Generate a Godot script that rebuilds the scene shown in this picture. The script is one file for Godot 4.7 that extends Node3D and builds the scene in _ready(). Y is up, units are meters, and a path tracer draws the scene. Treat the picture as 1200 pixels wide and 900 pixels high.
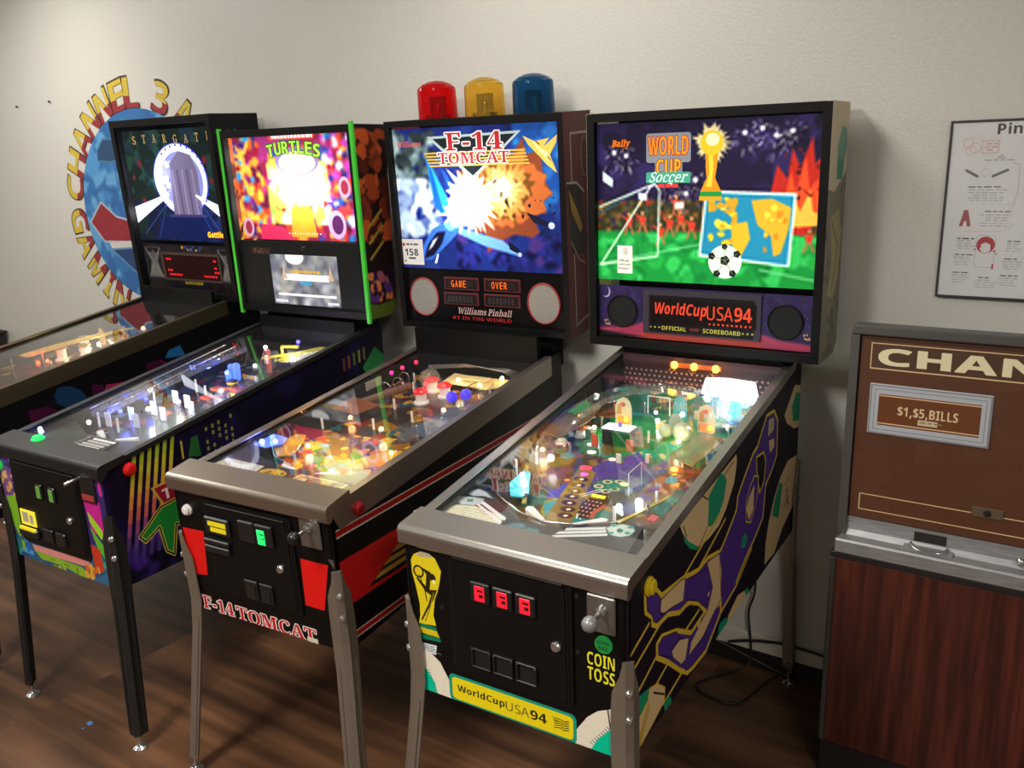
extends Node3D
# A row of four pinball machines along a pale wall, with a change machine and a framed poster at the right.

# traced outlines, in metres on the plane of the panel that wears them
const D := {
	"ws_ball1": [-0.27, 0.958, -0.314, 0.965, -0.663, 1, -0.67, 0.975, -0.653, 0.924, -0.592, 0.872, -0.539, 0.848, -0.471, 0.843, -0.399, 0.849, -0.33, 0.892, -0.29, 0.929],
	"ws_pent": [-0.543, 0.99, -0.59, 0.955, -0.573, 0.908, -0.515, 0.864, -0.457, 0.879, -0.459, 0.924, -0.457, 0.957],
	"ws_arc": [-0.296, 0.927, -0.33, 0.895, -0.392, 0.856, -0.388, 0.848, -0.337, 0.874, -0.303, 0.906],
	"ws_seam1": [-0.406, 0.98, -0.453, 0.952],
	"ws_seam2": [-0.568, 0.971, -0.639, 0.985],
	"ws_seam3": [-0.295, 0.947, -0.316, 0.913],
	"ws_seam4": [-0.454, 0.88, -0.399, 0.852],
	"ws_body": [-0.926, 1.026, -0.999, 1.019, -1.041, 0.98, -1.048, 0.869, -1.004, 0.838, -0.945, 0.813, -0.927, 0.717, -0.86, 0.686, -0.768, 0.655, -0.699, 0.624, -0.7, 0.61, -0.572, 0.592, -0.554, 0.711, -0.54, 0.777, -0.545, 0.772, -0.568, 0.779, -0.63, 0.811, -0.678, 0.839, -0.684, 0.872, -0.716, 0.895, -0.758, 0.922, -0.81, 0.952, -0.847, 0.959, -0.881, 0.99, -0.926, 1.026],
	"ws_hole": [-0.84, 0.93, -0.91, 0.923, -0.935, 0.887, -0.922, 0.828, -0.885, 0.81, -0.854, 0.871],
	"ws_arm": [-0.828, 0.88, -0.868, 0.866, -0.868, 0.816, -0.84, 0.776, -0.81, 0.75, -0.766, 0.768, -0.759, 0.832, -0.792, 0.862],
	"ws_hl1": [-0.786, 0.834, -0.831, 0.854, -0.83, 0.78, -0.794, 0.763, -0.761, 0.807],
	"ws_badge": [-0.759, 0.74, -0.784, 0.718, -0.764, 0.695, -0.731, 0.703, -0.733, 0.733],
	"ws_hand1": [-0.949, 1.007, -1.002, 0.998, -1.004, 0.96, -0.946, 0.958],
	"ws_hand2": [-0.958, 0.942, -1.012, 0.932, -1.016, 0.905, -0.974, 0.899],
	"ws_ball2": [-1.287, 0.794, -1.178, 0.809, -1.101, 0.784, -1.041, 0.739, -0.994, 0.683, -0.967, 0.621, -0.964, 0.548, -1.07, 0.542, -1.155, 0.591, -1.322, 0.634],
	"ws_ball2g": [-1.092, 0.767, -1.13, 0.747, -1.099, 0.648, -1.027, 0.684, -1.052, 0.735],
	"ws_ball3": [-1.221, 1.042, -1.146, 0.996, -1.111, 0.973, -1.145, 0.937, -1.236, 0.893, -1.301, 0.881, -1.3, 1.022],
	"ws_ball3g": [-1.239, 1.011, -1.197, 0.975, -1.219, 0.922, -1.296, 0.907, -1.292, 0.997],
	"ws_limb1": [-0.083, 0.88, -0.092, 0.891, -0.128, 0.876, -0.171, 0.836, -0.298, 0.818, -0.394, 0.794, -0.465, 0.795, -0.54, 0.777, -0.563, 0.707, -0.561, 0.624, -0.475, 0.635, -0.407, 0.7, -0.338, 0.738, -0.28, 0.74, -0.212, 0.77, -0.148, 0.775, -0.123, 0.791, -0.122, 0.81, -0.086, 0.839],
	"ws_shoe1": [-0.095, 0.881, -0.122, 0.874, -0.159, 0.84, -0.165, 0.826, -0.157, 0.803, -0.179, 0.786, -0.147, 0.783, -0.129, 0.796, -0.12, 0.816, -0.096, 0.837],
	"ws_sock1": [-0.169, 0.827, -0.284, 0.819, -0.313, 0.811, -0.301, 0.759, -0.231, 0.777, -0.185, 0.786, -0.166, 0.798],
	"ws_short1": [-0.335, 0.795, -0.458, 0.771, -0.485, 0.737, -0.471, 0.7, -0.457, 0.663, -0.399, 0.711, -0.322, 0.751],
	"ws_thigh": [-0.457, 0.786, -0.55, 0.77, -0.572, 0.632, -0.518, 0.62, -0.437, 0.592, -0.344, 0.593, -0.358, 0.622, -0.418, 0.639, -0.469, 0.651, -0.504, 0.697],
	"ws_limb2": [-0.148, 0.731, -0.173, 0.736, -0.261, 0.704, -0.356, 0.648, -0.469, 0.657, -0.569, 0.633, -0.572, 0.592, -0.465, 0.539, -0.377, 0.544, -0.338, 0.55, -0.286, 0.587, -0.215, 0.648, -0.149, 0.697],
	"ws_shoe2": [-0.158, 0.725, -0.18, 0.73, -0.261, 0.701, -0.283, 0.675, -0.234, 0.678, -0.242, 0.645, -0.162, 0.696],
	"ws_sock2": [-0.234, 0.666, -0.283, 0.669, -0.342, 0.643, -0.322, 0.594, -0.293, 0.598, -0.242, 0.645],
	"ws_purp2": [-0.322, 0.594, -0.405, 0.59, -0.47, 0.587, -0.448, 0.548, -0.361, 0.553, -0.323, 0.565],
	"ws_ln0": [-0.013, 0.779, -0.104, 0.803],
	"ws_ln1": [-0.035, 0.74, -0.173, 0.773],
	"ws_ln2": [-0.052, 0.673, -0.142, 0.701],
	"ws_ln3": [-0.15, 0.634, -0.215, 0.648],
	"ws_ln4": [-0.19, 0.558, -0.308, 0.574],
	"ws_ln5": [-0.298, 0.818, -0.55, 0.881],
	"ws_ln6": [-0.394, 0.794, -0.587, 0.848],
	"ws_ln7": [-0.572, 0.592, -0.7, 0.61, -0.826, 0.663],
	"ws_ln8": [-0.252, 0.76, -0.338, 0.732],
	"ws_ln9": [-0.318, 0.674, -0.408, 0.682],
	"ws_btl": [-0.11, 0.644, -0.15, 0.632, -0.196, 0.595, -0.193, 0.562, -0.114, 0.543, -0.053, 0.532, -0.05, 0.606, -0.1, 0.619],
	"ws_btlg1": [-0.048, 0.66, -0.11, 0.647, -0.094, 0.617, -0.05, 0.614],
	"ws_btlg2": [-0.19, 0.558, -0.224, 0.561, -0.243, 0.525, -0.198, 0.526],
	"ws_btlb": [-0.131, 0.624, -0.194, 0.582, -0.193, 0.577, -0.13, 0.619],
	"ws_btly": [-0.1, 0.614, -0.113, 0.6, -0.059, 0.528, -0.05, 0.539, -0.05, 0.556],
	"ws_low": [-0.803, 0.55, -0.714, 0.573, -0.639, 0.552, -0.622, 0.53, -0.708, 0.523, -0.789, 0.522],
	"ws_lowg1": [-0.802, 0.554, -0.831, 0.526, -0.799, 0.524, -0.775, 0.557],
	"ws_lowg2": [-0.62, 0.554, -0.632, 0.521, -0.55, 0.531, -0.565, 0.563],
	"wf_cup": [-0.265, 0.87, -0.256, 0.886, -0.236, 0.897, -0.213, 0.897, -0.195, 0.888, -0.18, 0.86, -0.186, 0.832, -0.193, 0.807, -0.203, 0.784, -0.21, 0.742, -0.204, 0.716, -0.255, 0.709, -0.249, 0.731, -0.248, 0.762, -0.256, 0.805, -0.264, 0.837],
	"wf_cupg1": [-0.252, 0.711, -0.204, 0.712, -0.203, 0.702, -0.256, 0.701],
	"wf_cupy": [-0.256, 0.701, -0.203, 0.702, -0.196, 0.687, -0.26, 0.686],
	"wf_cupg2": [-0.26, 0.684, -0.196, 0.686, -0.192, 0.676, -0.26, 0.67],
	"wf_cupk": [-0.254, 0.67, -0.207, 0.675, -0.209, 0.668, -0.255, 0.661],
	"wf_cupsh": [-0.24, 0.859, -0.209, 0.85, -0.216, 0.805, -0.195, 0.81, -0.206, 0.784, -0.244, 0.719, -0.246, 0.723, -0.223, 0.766, -0.213, 0.792, -0.228, 0.798, -0.253, 0.826, -0.249, 0.83, -0.227, 0.812, -0.223, 0.843],
	"wf_tag": [-0.255, 0.66, -0.206, 0.664, -0.21, 0.638, -0.256, 0.638],
	"wf_ballL": [-0.257, 0.641, -0.227, 0.641, -0.199, 0.622, -0.177, 0.584, -0.17, 0.54, -0.147, 0.525, -0.267, 0.517],
	"wf_ballLg": [-0.262, 0.607, -0.241, 0.591, -0.218, 0.561, -0.213, 0.526, -0.269, 0.521],
	"wf_ballR": [0.155, 0.566, 0.184, 0.61, 0.209, 0.633, 0.24, 0.648, 0.239, 0.53, 0.158, 0.533, 0.142, 0.535],
	"wf_ballRg": [0.191, 0.532, 0.208, 0.564, 0.24, 0.601, 0.239, 0.525],
	"wb_map": [0.011, 1.63, 0.279, 1.62, 0.266, 1.411, -0.007, 1.434],
	"ff_redL": [-0.281, 0.785, -0.188, 0.789, -0.204, 0.65, -0.269, 0.64],
	"ff_redR": [0.161, 0.781, 0.253, 0.782, 0.22, 0.643, 0.156, 0.644],
	"ts_T": [-0.091, 0.669, -0.178, 0.736, -0.272, 0.747, -0.268, 0.644, -0.223, 0.662, -0.202, 0.565, -0.177, 0.587, -0.163, 0.675, -0.109, 0.646],
	"ts_sign": [-0.156, 0.804, -0.235, 0.811, -0.268, 0.728, -0.189, 0.736],
	"mu_red": [-3.592, 1.611, -3.463, 1.536, -3.374, 1.522, -3.207, 1.539, -3.233, 1.406, -3.6, 1.399, -3.714, 1.503],
	"mu_whi": [-3.56, 1.397, -3.232, 1.414, -3.239, 1.379, -3.541, 1.364],
	"mu_navy": [-3.542, 1.359, -3.239, 1.379, -3.216, 1.242, -3.342, 1.244],
	"mu_hex": [-3.504, 1.936, -3.374, 1.939, -3.241, 1.856, -3.453, 1.818, -3.569, 1.828, -3.565, 1.88],
	"wp_card": [-0.269, 0.12, -0.264, 0.157, -0.252, 0.17, -0.205, 0.182, -0.159, 0.173, -0.109, 0.157, -0.101, 0.12, -0.125, 0.121, -0.144, 0.12, -0.148, 0.114],
	"wp_helm": [-0.267, 0.192, -0.265, 0.213, -0.236, 0.221, -0.205, 0.222, -0.195, 0.198, -0.211, 0.183, -0.242, 0.174],
	"wp_helm2": [-0.26, 0.228, -0.265, 0.251, -0.247, 0.263, -0.221, 0.256, -0.184, 0.23, -0.215, 0.234, -0.238, 0.224],
	"wp_helmg": [-0.246, 0.205, -0.23, 0.212, -0.223, 0.198, -0.236, 0.193],
	"wp_st1": [-0.2, 0.211, -0.102, 0.159, -0.1, 0.146, -0.201, 0.199],
	"wp_st2": [-0.207, 0.197, -0.102, 0.141, -0.1, 0.127, -0.206, 0.189],
	"wp_cloud": [-0.089, 0.125, -0.077, 0.144, -0.051, 0.152, -0.037, 0.14, -0.05, 0.124, -0.077, 0.119],
	"wp_cloud2": [-0.045, 0.122, -0.031, 0.142, -0.005, 0.143, 0.005, 0.126, -0.012, 0.112],
	"wp_h1": [0.048, 0.173, 0.131, 0.213, 0.135, 0.202, 0.051, 0.161],
	"wp_h2": [0.041, 0.152, 0.136, 0.2, 0.14, 0.189, 0.038, 0.139],
	"wp_h3": [0.035, 0.132, 0.144, 0.187, 0.149, 0.177, 0.036, 0.122],
	"wp_hb": [0.131, 0.207, 0.137, 0.224, 0.158, 0.239, 0.182, 0.24, 0.196, 0.221, 0.194, 0.197, 0.177, 0.183, 0.153, 0.183],
	"wp_hbg": [0.155, 0.211, 0.16, 0.219, 0.171, 0.214, 0.171, 0.203, 0.162, 0.2],
	"wp_edge": [-0.182, 0.235, -0.125, 0.195, -0.074, 0.171, -0.013, 0.164, 0.004, 0.154],
	"wp_blueL": [-0.102, 0.344, -0.112, 0.378, -0.096, 0.424, -0.089, 0.449, -0.059, 0.379, -0.075, 0.364],
	"wp_oliv": [-0.097, 0.33, -0.075, 0.355, -0.054, 0.331, -0.032, 0.277, -0.057, 0.251, -0.081, 0.28],
	"wp_teal": [-0.093, 0.315, -0.074, 0.339, -0.039, 0.297, -0.031, 0.262, -0.053, 0.253],
	"wp_in0": [-0.014, 0.281],
	"wp_in1": [-0.023, 0.312],
	"wp_in2": [-0.036, 0.343],
	"wp_in3": [-0.046, 0.376],
	"wp_in4": [-0.054, 0.406],
	"wp_in5": [-0.06, 0.438],
	"wp_in6": [-0.069, 0.471],
	"wp_grid": [-0.004, 0.328, -0.003, 0.385, 0.043, 0.388, 0.046, 0.357, 0.047, 0.287, 0.022, 0.284],
	"wp_tealbox": [-0.005, 0.288, 0.031, 0.311, 0.05, 0.266, 0.016, 0.245],
	"wp_red": [0.048, 0.369, 0.059, 0.362, 0.05, 0.319, 0.056, 0.291, 0.044, 0.294, 0.037, 0.322],
	"wp_purp": [-0.058, 0.511, -0.044, 0.54, 0.066, 0.524, 0.101, 0.47, 0.082, 0.453, 0.059, 0.495, -0.029, 0.469, -0.02, 0.412, -0.037, 0.413],
	"wp_purp2": [-0.02, 0.632, -0.001, 0.684, 0.048, 0.629, 0.059, 0.576, -0.001, 0.581],
	"wp_ball": [-0.028, 0.451, -0.021, 0.485, 0.003, 0.504, 0.037, 0.509, 0.062, 0.497, 0.069, 0.473, 0.054, 0.446, 0.021, 0.424, -0.009, 0.429],
	"wp_ballg": [0.005, 0.465, 0.014, 0.481, 0.034, 0.476, 0.037, 0.456, 0.018, 0.448],
	"wp_bw1": [0.047, 0.486],
	"wp_or": [-0.069, 0.593, -0.046, 0.641, 0.014, 0.558, 0.011, 0.521, -0.035, 0.539],
	"wp_yel": [0.017, 0.4],
	"wp_pink": [-0.088, 0.537],
	"wp_mag": [-0.076, 0.501],
	"wp_green": [-0.112, 0.667, -0.097, 0.77, -0.014, 0.823, 0.051, 0.792, 0.015, 0.716, -0.014, 0.684, -0.075, 0.63],
	"wp_orange": [0.072, 0.545, 0.083, 0.652, 0.133, 0.73, 0.178, 0.718, 0.182, 0.503, 0.154, 0.409, 0.143, 0.366],
	"wp_wh": [-0.046, 0.611, -0.12, 0.633, -0.136, 0.674],
}

var mats := {}
var fonts := {}
var glyphs := {}
var used := {}

# ---------------------------------------------------------------- mesh collector
class MB:
	var v := PackedVector3Array()
	var n := PackedVector3Array()
	var t := PackedVector2Array()
	var xf := Transform3D()

	func tri(a: Vector3, b: Vector3, c: Vector3, na: Vector3, nb: Vector3, nc: Vector3) -> void:
		if (b - a).cross(c - a).dot(na + nb + nc) > 0.0:
			var p := b
			b = c
			c = p
			p = nb
			nb = nc
			nc = p
		v.append_array([xf * a, xf * b, xf * c])
		n.append_array([(xf.basis * na).normalized(), (xf.basis * nb).normalized(), (xf.basis * nc).normalized()])

	func flat(p: Array, out: Vector3) -> void:
		var nn := Vector3.ZERO
		for i in p.size():
			var a: Vector3 = p[i]
			var b: Vector3 = p[(i + 1) % p.size()]
			nn += a.cross(b)
		if nn.length() < 1e-12:
			return
		nn = nn.normalized()
		if nn.dot(out) < 0.0:
			nn = -nn
		for i in range(1, p.size() - 1):
			tri(p[0], p[i], p[i + 1], nn, nn, nn)

	func cbox(c: Vector3, s: Vector3, bv := 0.0) -> MB:
		var e := s / 2.0
		bv = minf(bv, minf(e.x, minf(e.y, e.z)) * 0.9)
		var q := func(sg: Vector3, ax: int) -> Vector3:
			var r := Vector3((e.x - bv) * sg.x, (e.y - bv) * sg.y, (e.z - bv) * sg.z)
			r[ax] = e[ax] * sg[ax]
			return c + r
		for ax in 3:
			var u := (ax + 1) % 3
			var w := (ax + 2) % 3
			for s0 in [-1.0, 1.0]:
				var pts := []
				for k in [[-1.0, -1.0], [1.0, -1.0], [1.0, 1.0], [-1.0, 1.0]]:
					var sg := Vector3.ONE
					sg[ax] = s0
					sg[u] = k[0]
					sg[w] = k[1]
					pts.append(q.call(sg, ax))
				var o := Vector3.ZERO
				o[ax] = s0
				flat(pts, o)
			if bv > 0.0:
				for s1 in [-1.0, 1.0]:
					for s2 in [-1.0, 1.0]:
						var a := Vector3.ONE
						a[u] = s1
						a[w] = s2
						a[ax] = -1.0
						var b := a
						b[ax] = 1.0
						var o := Vector3.ZERO
						o[u] = s1
						o[w] = s2
						flat([q.call(a, u), q.call(b, u), q.call(b, w), q.call(a, w)], o)
		if bv > 0.0:
			for sx in [-1.0, 1.0]:
				for sy in [-1.0, 1.0]:
					for sz in [-1.0, 1.0]:
						var sg := Vector3(sx, sy, sz)
						flat([q.call(sg, 0), q.call(sg, 1), q.call(sg, 2)], sg)
		return self

	func at(ax: String, a: float, b: float, w: float) -> Vector3:
		return Vector3(w, b, a) if ax == "x" else (Vector3(a, b, w) if ax == "z" else Vector3(a, w, b))

	# f: flat list a0, b0, a1, b1 ... in the plane across ax ("x": z,y  "z": x,y  "y": x,z)
	func prism(f: Array, ax: String, w0: float, w1: float, caps := true) -> MB:
		var p := PackedVector2Array()
		for i in range(0, f.size(), 2):
			p.append(Vector2(f[i], f[i + 1]))
		var o := Vector3.ZERO
		o["xyz".find(ax)] = 1.0
		if caps:
			var ix := Geometry2D.triangulate_polygon(p)
			for w in [[w0, -signf(w1 - w0)], [w1, signf(w1 - w0)]]:
				for i in range(0, ix.size(), 3):
					flat([at(ax, p[ix[i]].x, p[ix[i]].y, w[0]), at(ax, p[ix[i + 1]].x, p[ix[i + 1]].y, w[0]), at(ax, p[ix[i + 2]].x, p[ix[i + 2]].y, w[0])], o * w[1])
		var ccw := not Geometry2D.is_polygon_clockwise(p)
		for i in p.size():
			var a := p[i]
			var b := p[(i + 1) % p.size()]
			var nn := Vector2(b.y - a.y, a.x - b.x) * (1.0 if ccw else -1.0)
			flat([at(ax, a.x, a.y, w0), at(ax, b.x, b.y, w0), at(ax, b.x, b.y, w1), at(ax, a.x, a.y, w1)], at(ax, nn.x, nn.y, 0.0))
		return self

	func tube(path: Array, r: float, k := 8) -> MB:
		var rows := []
		var side := Vector3.ZERO
		for i in path.size():
			var d: Vector3 = (path[mini(i + 1, path.size() - 1)] - path[maxi(i - 1, 0)]).normalized()
			if side == Vector3.ZERO:
				side = d.cross(Vector3.UP if absf(d.y) < 0.9 else Vector3.RIGHT).normalized()
			side = (side - d * side.dot(d)).normalized()
			var up := d.cross(side)
			var row := []
			for j in k:
				var a := TAU * j / k
				row.append(side * cos(a) + up * sin(a))
			rows.append(row)
		for i in path.size() - 1:
			for j in k:
				var j2 := (j + 1) % k
				var a: Vector3 = rows[i][j]
				var b: Vector3 = rows[i][j2]
				var c: Vector3 = rows[i + 1][j2]
				var d: Vector3 = rows[i + 1][j]
				var p0: Vector3 = path[i]
				var p1: Vector3 = path[i + 1]
				tri(p0 + a * r, p0 + b * r, p1 + c * r, a, b, c)
				tri(p0 + a * r, p1 + c * r, p1 + d * r, a, c, d)
		for e in [0, path.size() - 1]:
			var q := []
			for j in k:
				q.append(path[e] + rows[e][j] * r)
			flat(q, (path[e] - path[1 if e == 0 else e - 1]))
		return self

	# prof: [[r, y], ...] from the bottom up, about the y axis
	func lathe(prof: Array, k := 20) -> MB:
		for i in prof.size() - 1:
			var r0: float = prof[i][0]
			var y0: float = prof[i][1]
			var r1: float = prof[i + 1][0]
			var y1: float = prof[i + 1][1]
			var nr := y1 - y0
			var ny := r0 - r1
			for j in k:
				var a := TAU * j / k
				var b := TAU * (j + 1) / k
				var na := Vector3(cos(a) * nr, ny, sin(a) * nr)
				var nb := Vector3(cos(b) * nr, ny, sin(b) * nr)
				var p := Vector3(cos(a) * r0, y0, sin(a) * r0)
				var q := Vector3(cos(b) * r0, y0, sin(b) * r0)
				var u := Vector3(cos(b) * r1, y1, sin(b) * r1)
				var w := Vector3(cos(a) * r1, y1, sin(a) * r1)
				if r0 > 0.0:
					tri(p, q, u, na, nb, nb)
				if r1 > 0.0:
					tri(p, u, w, na, nb, na)
		return self

	func ball(c: Vector3, r: float, k := 12, squash := 1.0) -> MB:
		var keep := xf
		xf = xf * Transform3D(Basis(), c)
		var h := k / 2
		for i in h:
			var a0 := -PI / 2 + PI * i / h
			var a1 := -PI / 2 + PI * (i + 1) / h
			for j in k:
				var b0 := TAU * j / k
				var b1 := TAU * (j + 1) / k
				var p := Vector3(cos(a0) * cos(b0), sin(a0) * squash, cos(a0) * sin(b0))
				var q := Vector3(cos(a0) * cos(b1), sin(a0) * squash, cos(a0) * sin(b1))
				var u := Vector3(cos(a1) * cos(b1), sin(a1) * squash, cos(a1) * sin(b1))
				var w := Vector3(cos(a1) * cos(b0), sin(a1) * squash, cos(a1) * sin(b0))
				if i > 0:
					tri(p * r, q * r, u * r, p, q, u)
				if i < h - 1:
					tri(p * r, u * r, w * r, p, u, w)
		xf = keep
		return self

	# rows of closed sections, one quad between neighbours
	func loft(rows: Array, closed := true, caps := true) -> MB:
		for i in rows.size() - 1:
			var m: int = rows[i].size()
			var mid := Vector3.ZERO
			for q in rows[i]:
				mid += q / float(m)
			for j in (m if closed else m - 1):
				var j2 := (j + 1) % m
				var a: Vector3 = rows[i][j]
				var b: Vector3 = rows[i][j2]
				var c: Vector3 = rows[i + 1][j2]
				var d: Vector3 = rows[i + 1][j]
				flat([a, b, c, d], (a + b + c + d) / 4.0 - mid)
		if caps:
			flat(rows[0], rows[0][0] - rows[1][0])
			flat(rows[-1], rows[-1][0] - rows[-2][0])
		return self

	# planar texture coordinates over a rectangle a0..a1, b0..b1 of the two named axes, b upwards
	func planar(ax: String, a0: float, a1: float, b0: float, b1: float) -> MB:
		t.resize(v.size())
		var i0 := "xyz".find(ax[0])
		var i1 := "xyz".find(ax[1])
		for i in v.size():
			t[i] = Vector2((v[i][i0] - a0) / (a1 - a0), (b1 - v[i][i1]) / (b1 - b0))
		return self

	func mesh() -> ArrayMesh:
		var a := []
		a.resize(Mesh.ARRAY_MAX)
		a[Mesh.ARRAY_VERTEX] = v
		a[Mesh.ARRAY_NORMAL] = n
		if t.size() == v.size():
			a[Mesh.ARRAY_TEX_UV] = t
		var m := ArrayMesh.new()
		m.add_surface_from_arrays(Mesh.PRIMITIVE_TRIANGLES, a)
		return m

# ---------------------------------------------------------------- print: flat artwork on panels
class Art:
	var im: Image
	var x0: float
	var y1: float
	var x1: float
	var y0: float
	var s: float
	var home

	func _init(h, ax0: float, ax1: float, ay0: float, ay1: float, per_metre: float, c: Color) -> void:
		home = h
		x0 = ax0
		x1 = ax1
		y0 = ay0
		y1 = ay1
		s = per_metre
		im = Image.create(maxi(4, int((x1 - x0) * s)), maxi(4, int((y1 - y0) * s)), false, Image.FORMAT_RGB8)
		im.fill(c)

	func poly(f: Array, c: Color) -> void:
		var m := f.size() / 2
		var px := PackedFloat32Array()
		var py := PackedFloat32Array()
		var lo := 1e9
		var hi := -1e9
		for i in m:
			px.append((f[i * 2] - x0) * s)
			var y: float = (y1 - f[i * 2 + 1]) * s
			py.append(y)
			lo = minf(lo, y)
			hi = maxf(hi, y)
		for row in range(maxi(0, int(floor(lo - 0.5))), mini(im.get_height() - 1, int(ceil(hi))) + 1):
			var yc := row + 0.5
			var xs := PackedFloat32Array()
			for i in m:
				var j := (i + 1) % m
				if (py[i] <= yc) != (py[j] <= yc):
					xs.append(px[i] + (yc - py[i]) / (py[j] - py[i]) * (px[j] - px[i]))
			xs.sort()
			for i in range(0, xs.size() - 1, 2):
				var a := int(round(xs[i]))
				var b := int(round(xs[i + 1]))
				if b > a:
					im.fill_rect(Rect2i(a, row, b - a, 1), c)

	func rect(a: float, b: float, w: float, h: float, c: Color) -> void:
		poly([a, b, a + w, b, a + w, b + h, a, b + h], c)

	func disc(cx: float, cy: float, rx: float, ry: float, c: Color, k := 28) -> void:
		var f := []
		for i in k:
			f.append(cx + rx * cos(TAU * i / k))
			f.append(cy + ry * sin(TAU * i / k))
		poly(f, c)

	func line(f: Array, w: float, c: Color) -> void:
		for i in range(0, f.size() - 3, 2):
			var a := Vector2(f[i], f[i + 1])
			var b := Vector2(f[i + 2], f[i + 3])
			var d := (b - a).normalized().orthogonal() * w / 2.0
			poly([a.x + d.x, a.y + d.y, b.x + d.x, b.y + d.y, b.x - d.x, b.y - d.y, a.x - d.x, a.y - d.y], c)
			disc(a.x, a.y, w / 2, w / 2, c, 10)
			disc(b.x, b.y, w / 2, w / 2, c, 10)

	func loop(f: Array, w: float, c: Color) -> void:
		line(f + [f[0], f[1]], w, c)

	func edged(f: Array, c: Color, w: float, e: Color) -> void:
		poly(f, c)
		loop(f, w, e)

	func star(cx: float, cy: float, r: float, r2: float, k: int, c: Color, sd := 1) -> void:
		var g := RandomNumberGenerator.new()
		g.seed = sd
		var f := []
		for i in k * 2:
			var a := TAU * i / (k * 2)
			var q := (r if i % 2 == 0 else r2) * g.randf_range(0.75, 1.2)
			f.append(cx + q * cos(a))
			f.append(cy + q * sin(a))
		poly(f, c)

	# ragged patches of print inside a rectangle
	func blobs(a: float, b: float, w: float, h: float, many: int, r0: float, r1: float, cs: Array, sd: int) -> void:
		var g := RandomNumberGenerator.new()
		g.seed = sd
		for q in many:
			var cx := a + g.randf() * w
			var cy := b + g.randf() * h
			var r := g.randf_range(r0, r1)
			var st := g.randf_range(0.5, 1.0)
			var tw := g.randf() * TAU
			var f := []
			for i in 9:
				var an := TAU * i / 9
				var rr := r * g.randf_range(0.6, 1.25)
				var p := Vector2(cos(an) * rr, sin(an) * rr * st).rotated(tw)
				f.append(clampf(cx + p.x, a, a + w))
				f.append(clampf(cy + p.y, b, b + h))
			poly(f, cs[g.randi() % cs.size()])

	# a line of lettering: lower left corner x, y; width w (negative: mirrored for a panel seen along +x); height h of the whole box
	func text(str: String, x: float, y: float, w: float, h: float, c: Color, face := "sb", skew := 0.0, turn := 0.0) -> void:
		var g: Array = home.glyph(str, face)
		var bb: Rect2 = g[1]
		var pts: PackedVector2Array = g[0]
		var o := Vector2(x, y)
		for i in range(0, pts.size(), 3):
			var f := []
			for k in 3:
				var u := (pts[i + k].x - bb.position.x) / bb.size.x
				var q := (pts[i + k].y - bb.position.y) / bb.size.y
				var p := Vector2(u * w + skew * q * h * signf(w), q * h).rotated(turn)
				f.append(o.x + p.x)
				f.append(o.y + p.y)
			poly(f, c)

	func otext(str: String, x: float, y: float, w: float, h: float, c: Color, oc: Color, ow: float, face := "sb", skew := 0.0, turn := 0.0) -> void:
		for i in 10:
			text(str, x + cos(TAU * i / 10) * ow, y + sin(TAU * i / 10) * ow, w, h, oc, face, skew, turn)
		text(str, x, y, w, h, c, face, skew, turn)

	# rows of small unreadable print
	func lines(x: float, y: float, w: float, n: int, dy: float, th: float, c: Color, sd: int) -> void:
		var g := RandomNumberGenerator.new()
		g.seed = sd
		for i in n:
			var ww := w * g.randf_range(0.6, 1.0)
			var a := x + (w - ww) / 2
			while a < x + (w + ww) / 2:
				var k := g.randf_range(0.008, 0.02)
				rect(a, y - i * dy, k, th, c)
				a += k + 0.004

	# dye running together: the print so far loses its crisp edges
	func soften(k: int) -> void:
		var w := im.get_width()
		var h := im.get_height()
		im.resize(maxi(4, w / k), maxi(4, h / k), Image.INTERPOLATE_LANCZOS)
		im.resize(w, h, Image.INTERPOLATE_CUBIC)

	func tex() -> ImageTexture:
		return ImageTexture.create_from_image(im)

func glyph(str: String, face: String) -> Array:
	var key := face + str
	if not glyphs.has(key):
		if not fonts.has(face):
			var f := SystemFont.new()
			f.font_names = PackedStringArray(["Droid Serif" if face[0] == "r" else ("Droid Sans Mono" if face[0] == "m" else "Droid Sans")])
			f.font_weight = 700 if face[1] == "b" else 400
			fonts[face] = f
		var m := TextMesh.new()
		m.font = fonts[face]
		m.font_size = 48
		m.pixel_size = 0.01
		m.depth = 0.0
		m.curve_step = 2.0
		m.text = str
		var a := m.get_mesh_arrays()
		var vs: PackedVector3Array = a[Mesh.ARRAY_VERTEX]
		var ix: PackedInt32Array = a[Mesh.ARRAY_INDEX] if a[Mesh.ARRAY_INDEX] != null else PackedInt32Array(range(vs.size()))
		var out := PackedVector2Array()
		var bb := Rect2(vs[ix[0]].x, vs[ix[0]].y, 0, 0)
		for i in ix:
			var p := Vector2(vs[i].x, vs[i].y)
			out.append(p)
			bb = bb.expand(p)
		glyphs[key] = [out, bb]
	return glyphs[key]

# ---------------------------------------------------------------- materials
func col(h: String) -> Color:
	return Color.html(h)

func mat(key: String, c: Color, rough := 0.6, metal := 0.0, more := {}) -> StandardMaterial3D:
	if mats.has(key):
		return mats[key]
	var m := StandardMaterial3D.new()
	m.resource_name = key
	m.albedo_color = c
	m.roughness = rough
	m.metallic = metal
	for k in more:
		m.set(k, more[k])
	mats[key] = m
	return m

func glow(key: String, c: Color, e: float) -> StandardMaterial3D:
	return mat(key, c, 0.3, 0.0, {"emission_enabled": true, "emission": c, "emission_energy_multiplier": e})

func printed(key: String, a: Art, rough := 0.45, more := {}) -> StandardMaterial3D:
	var d := {"albedo_texture": a.tex(), "texture_repeat": false}
	d.merge(more)
	return mat(key, Color.WHITE, rough, 0.0, d)

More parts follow.
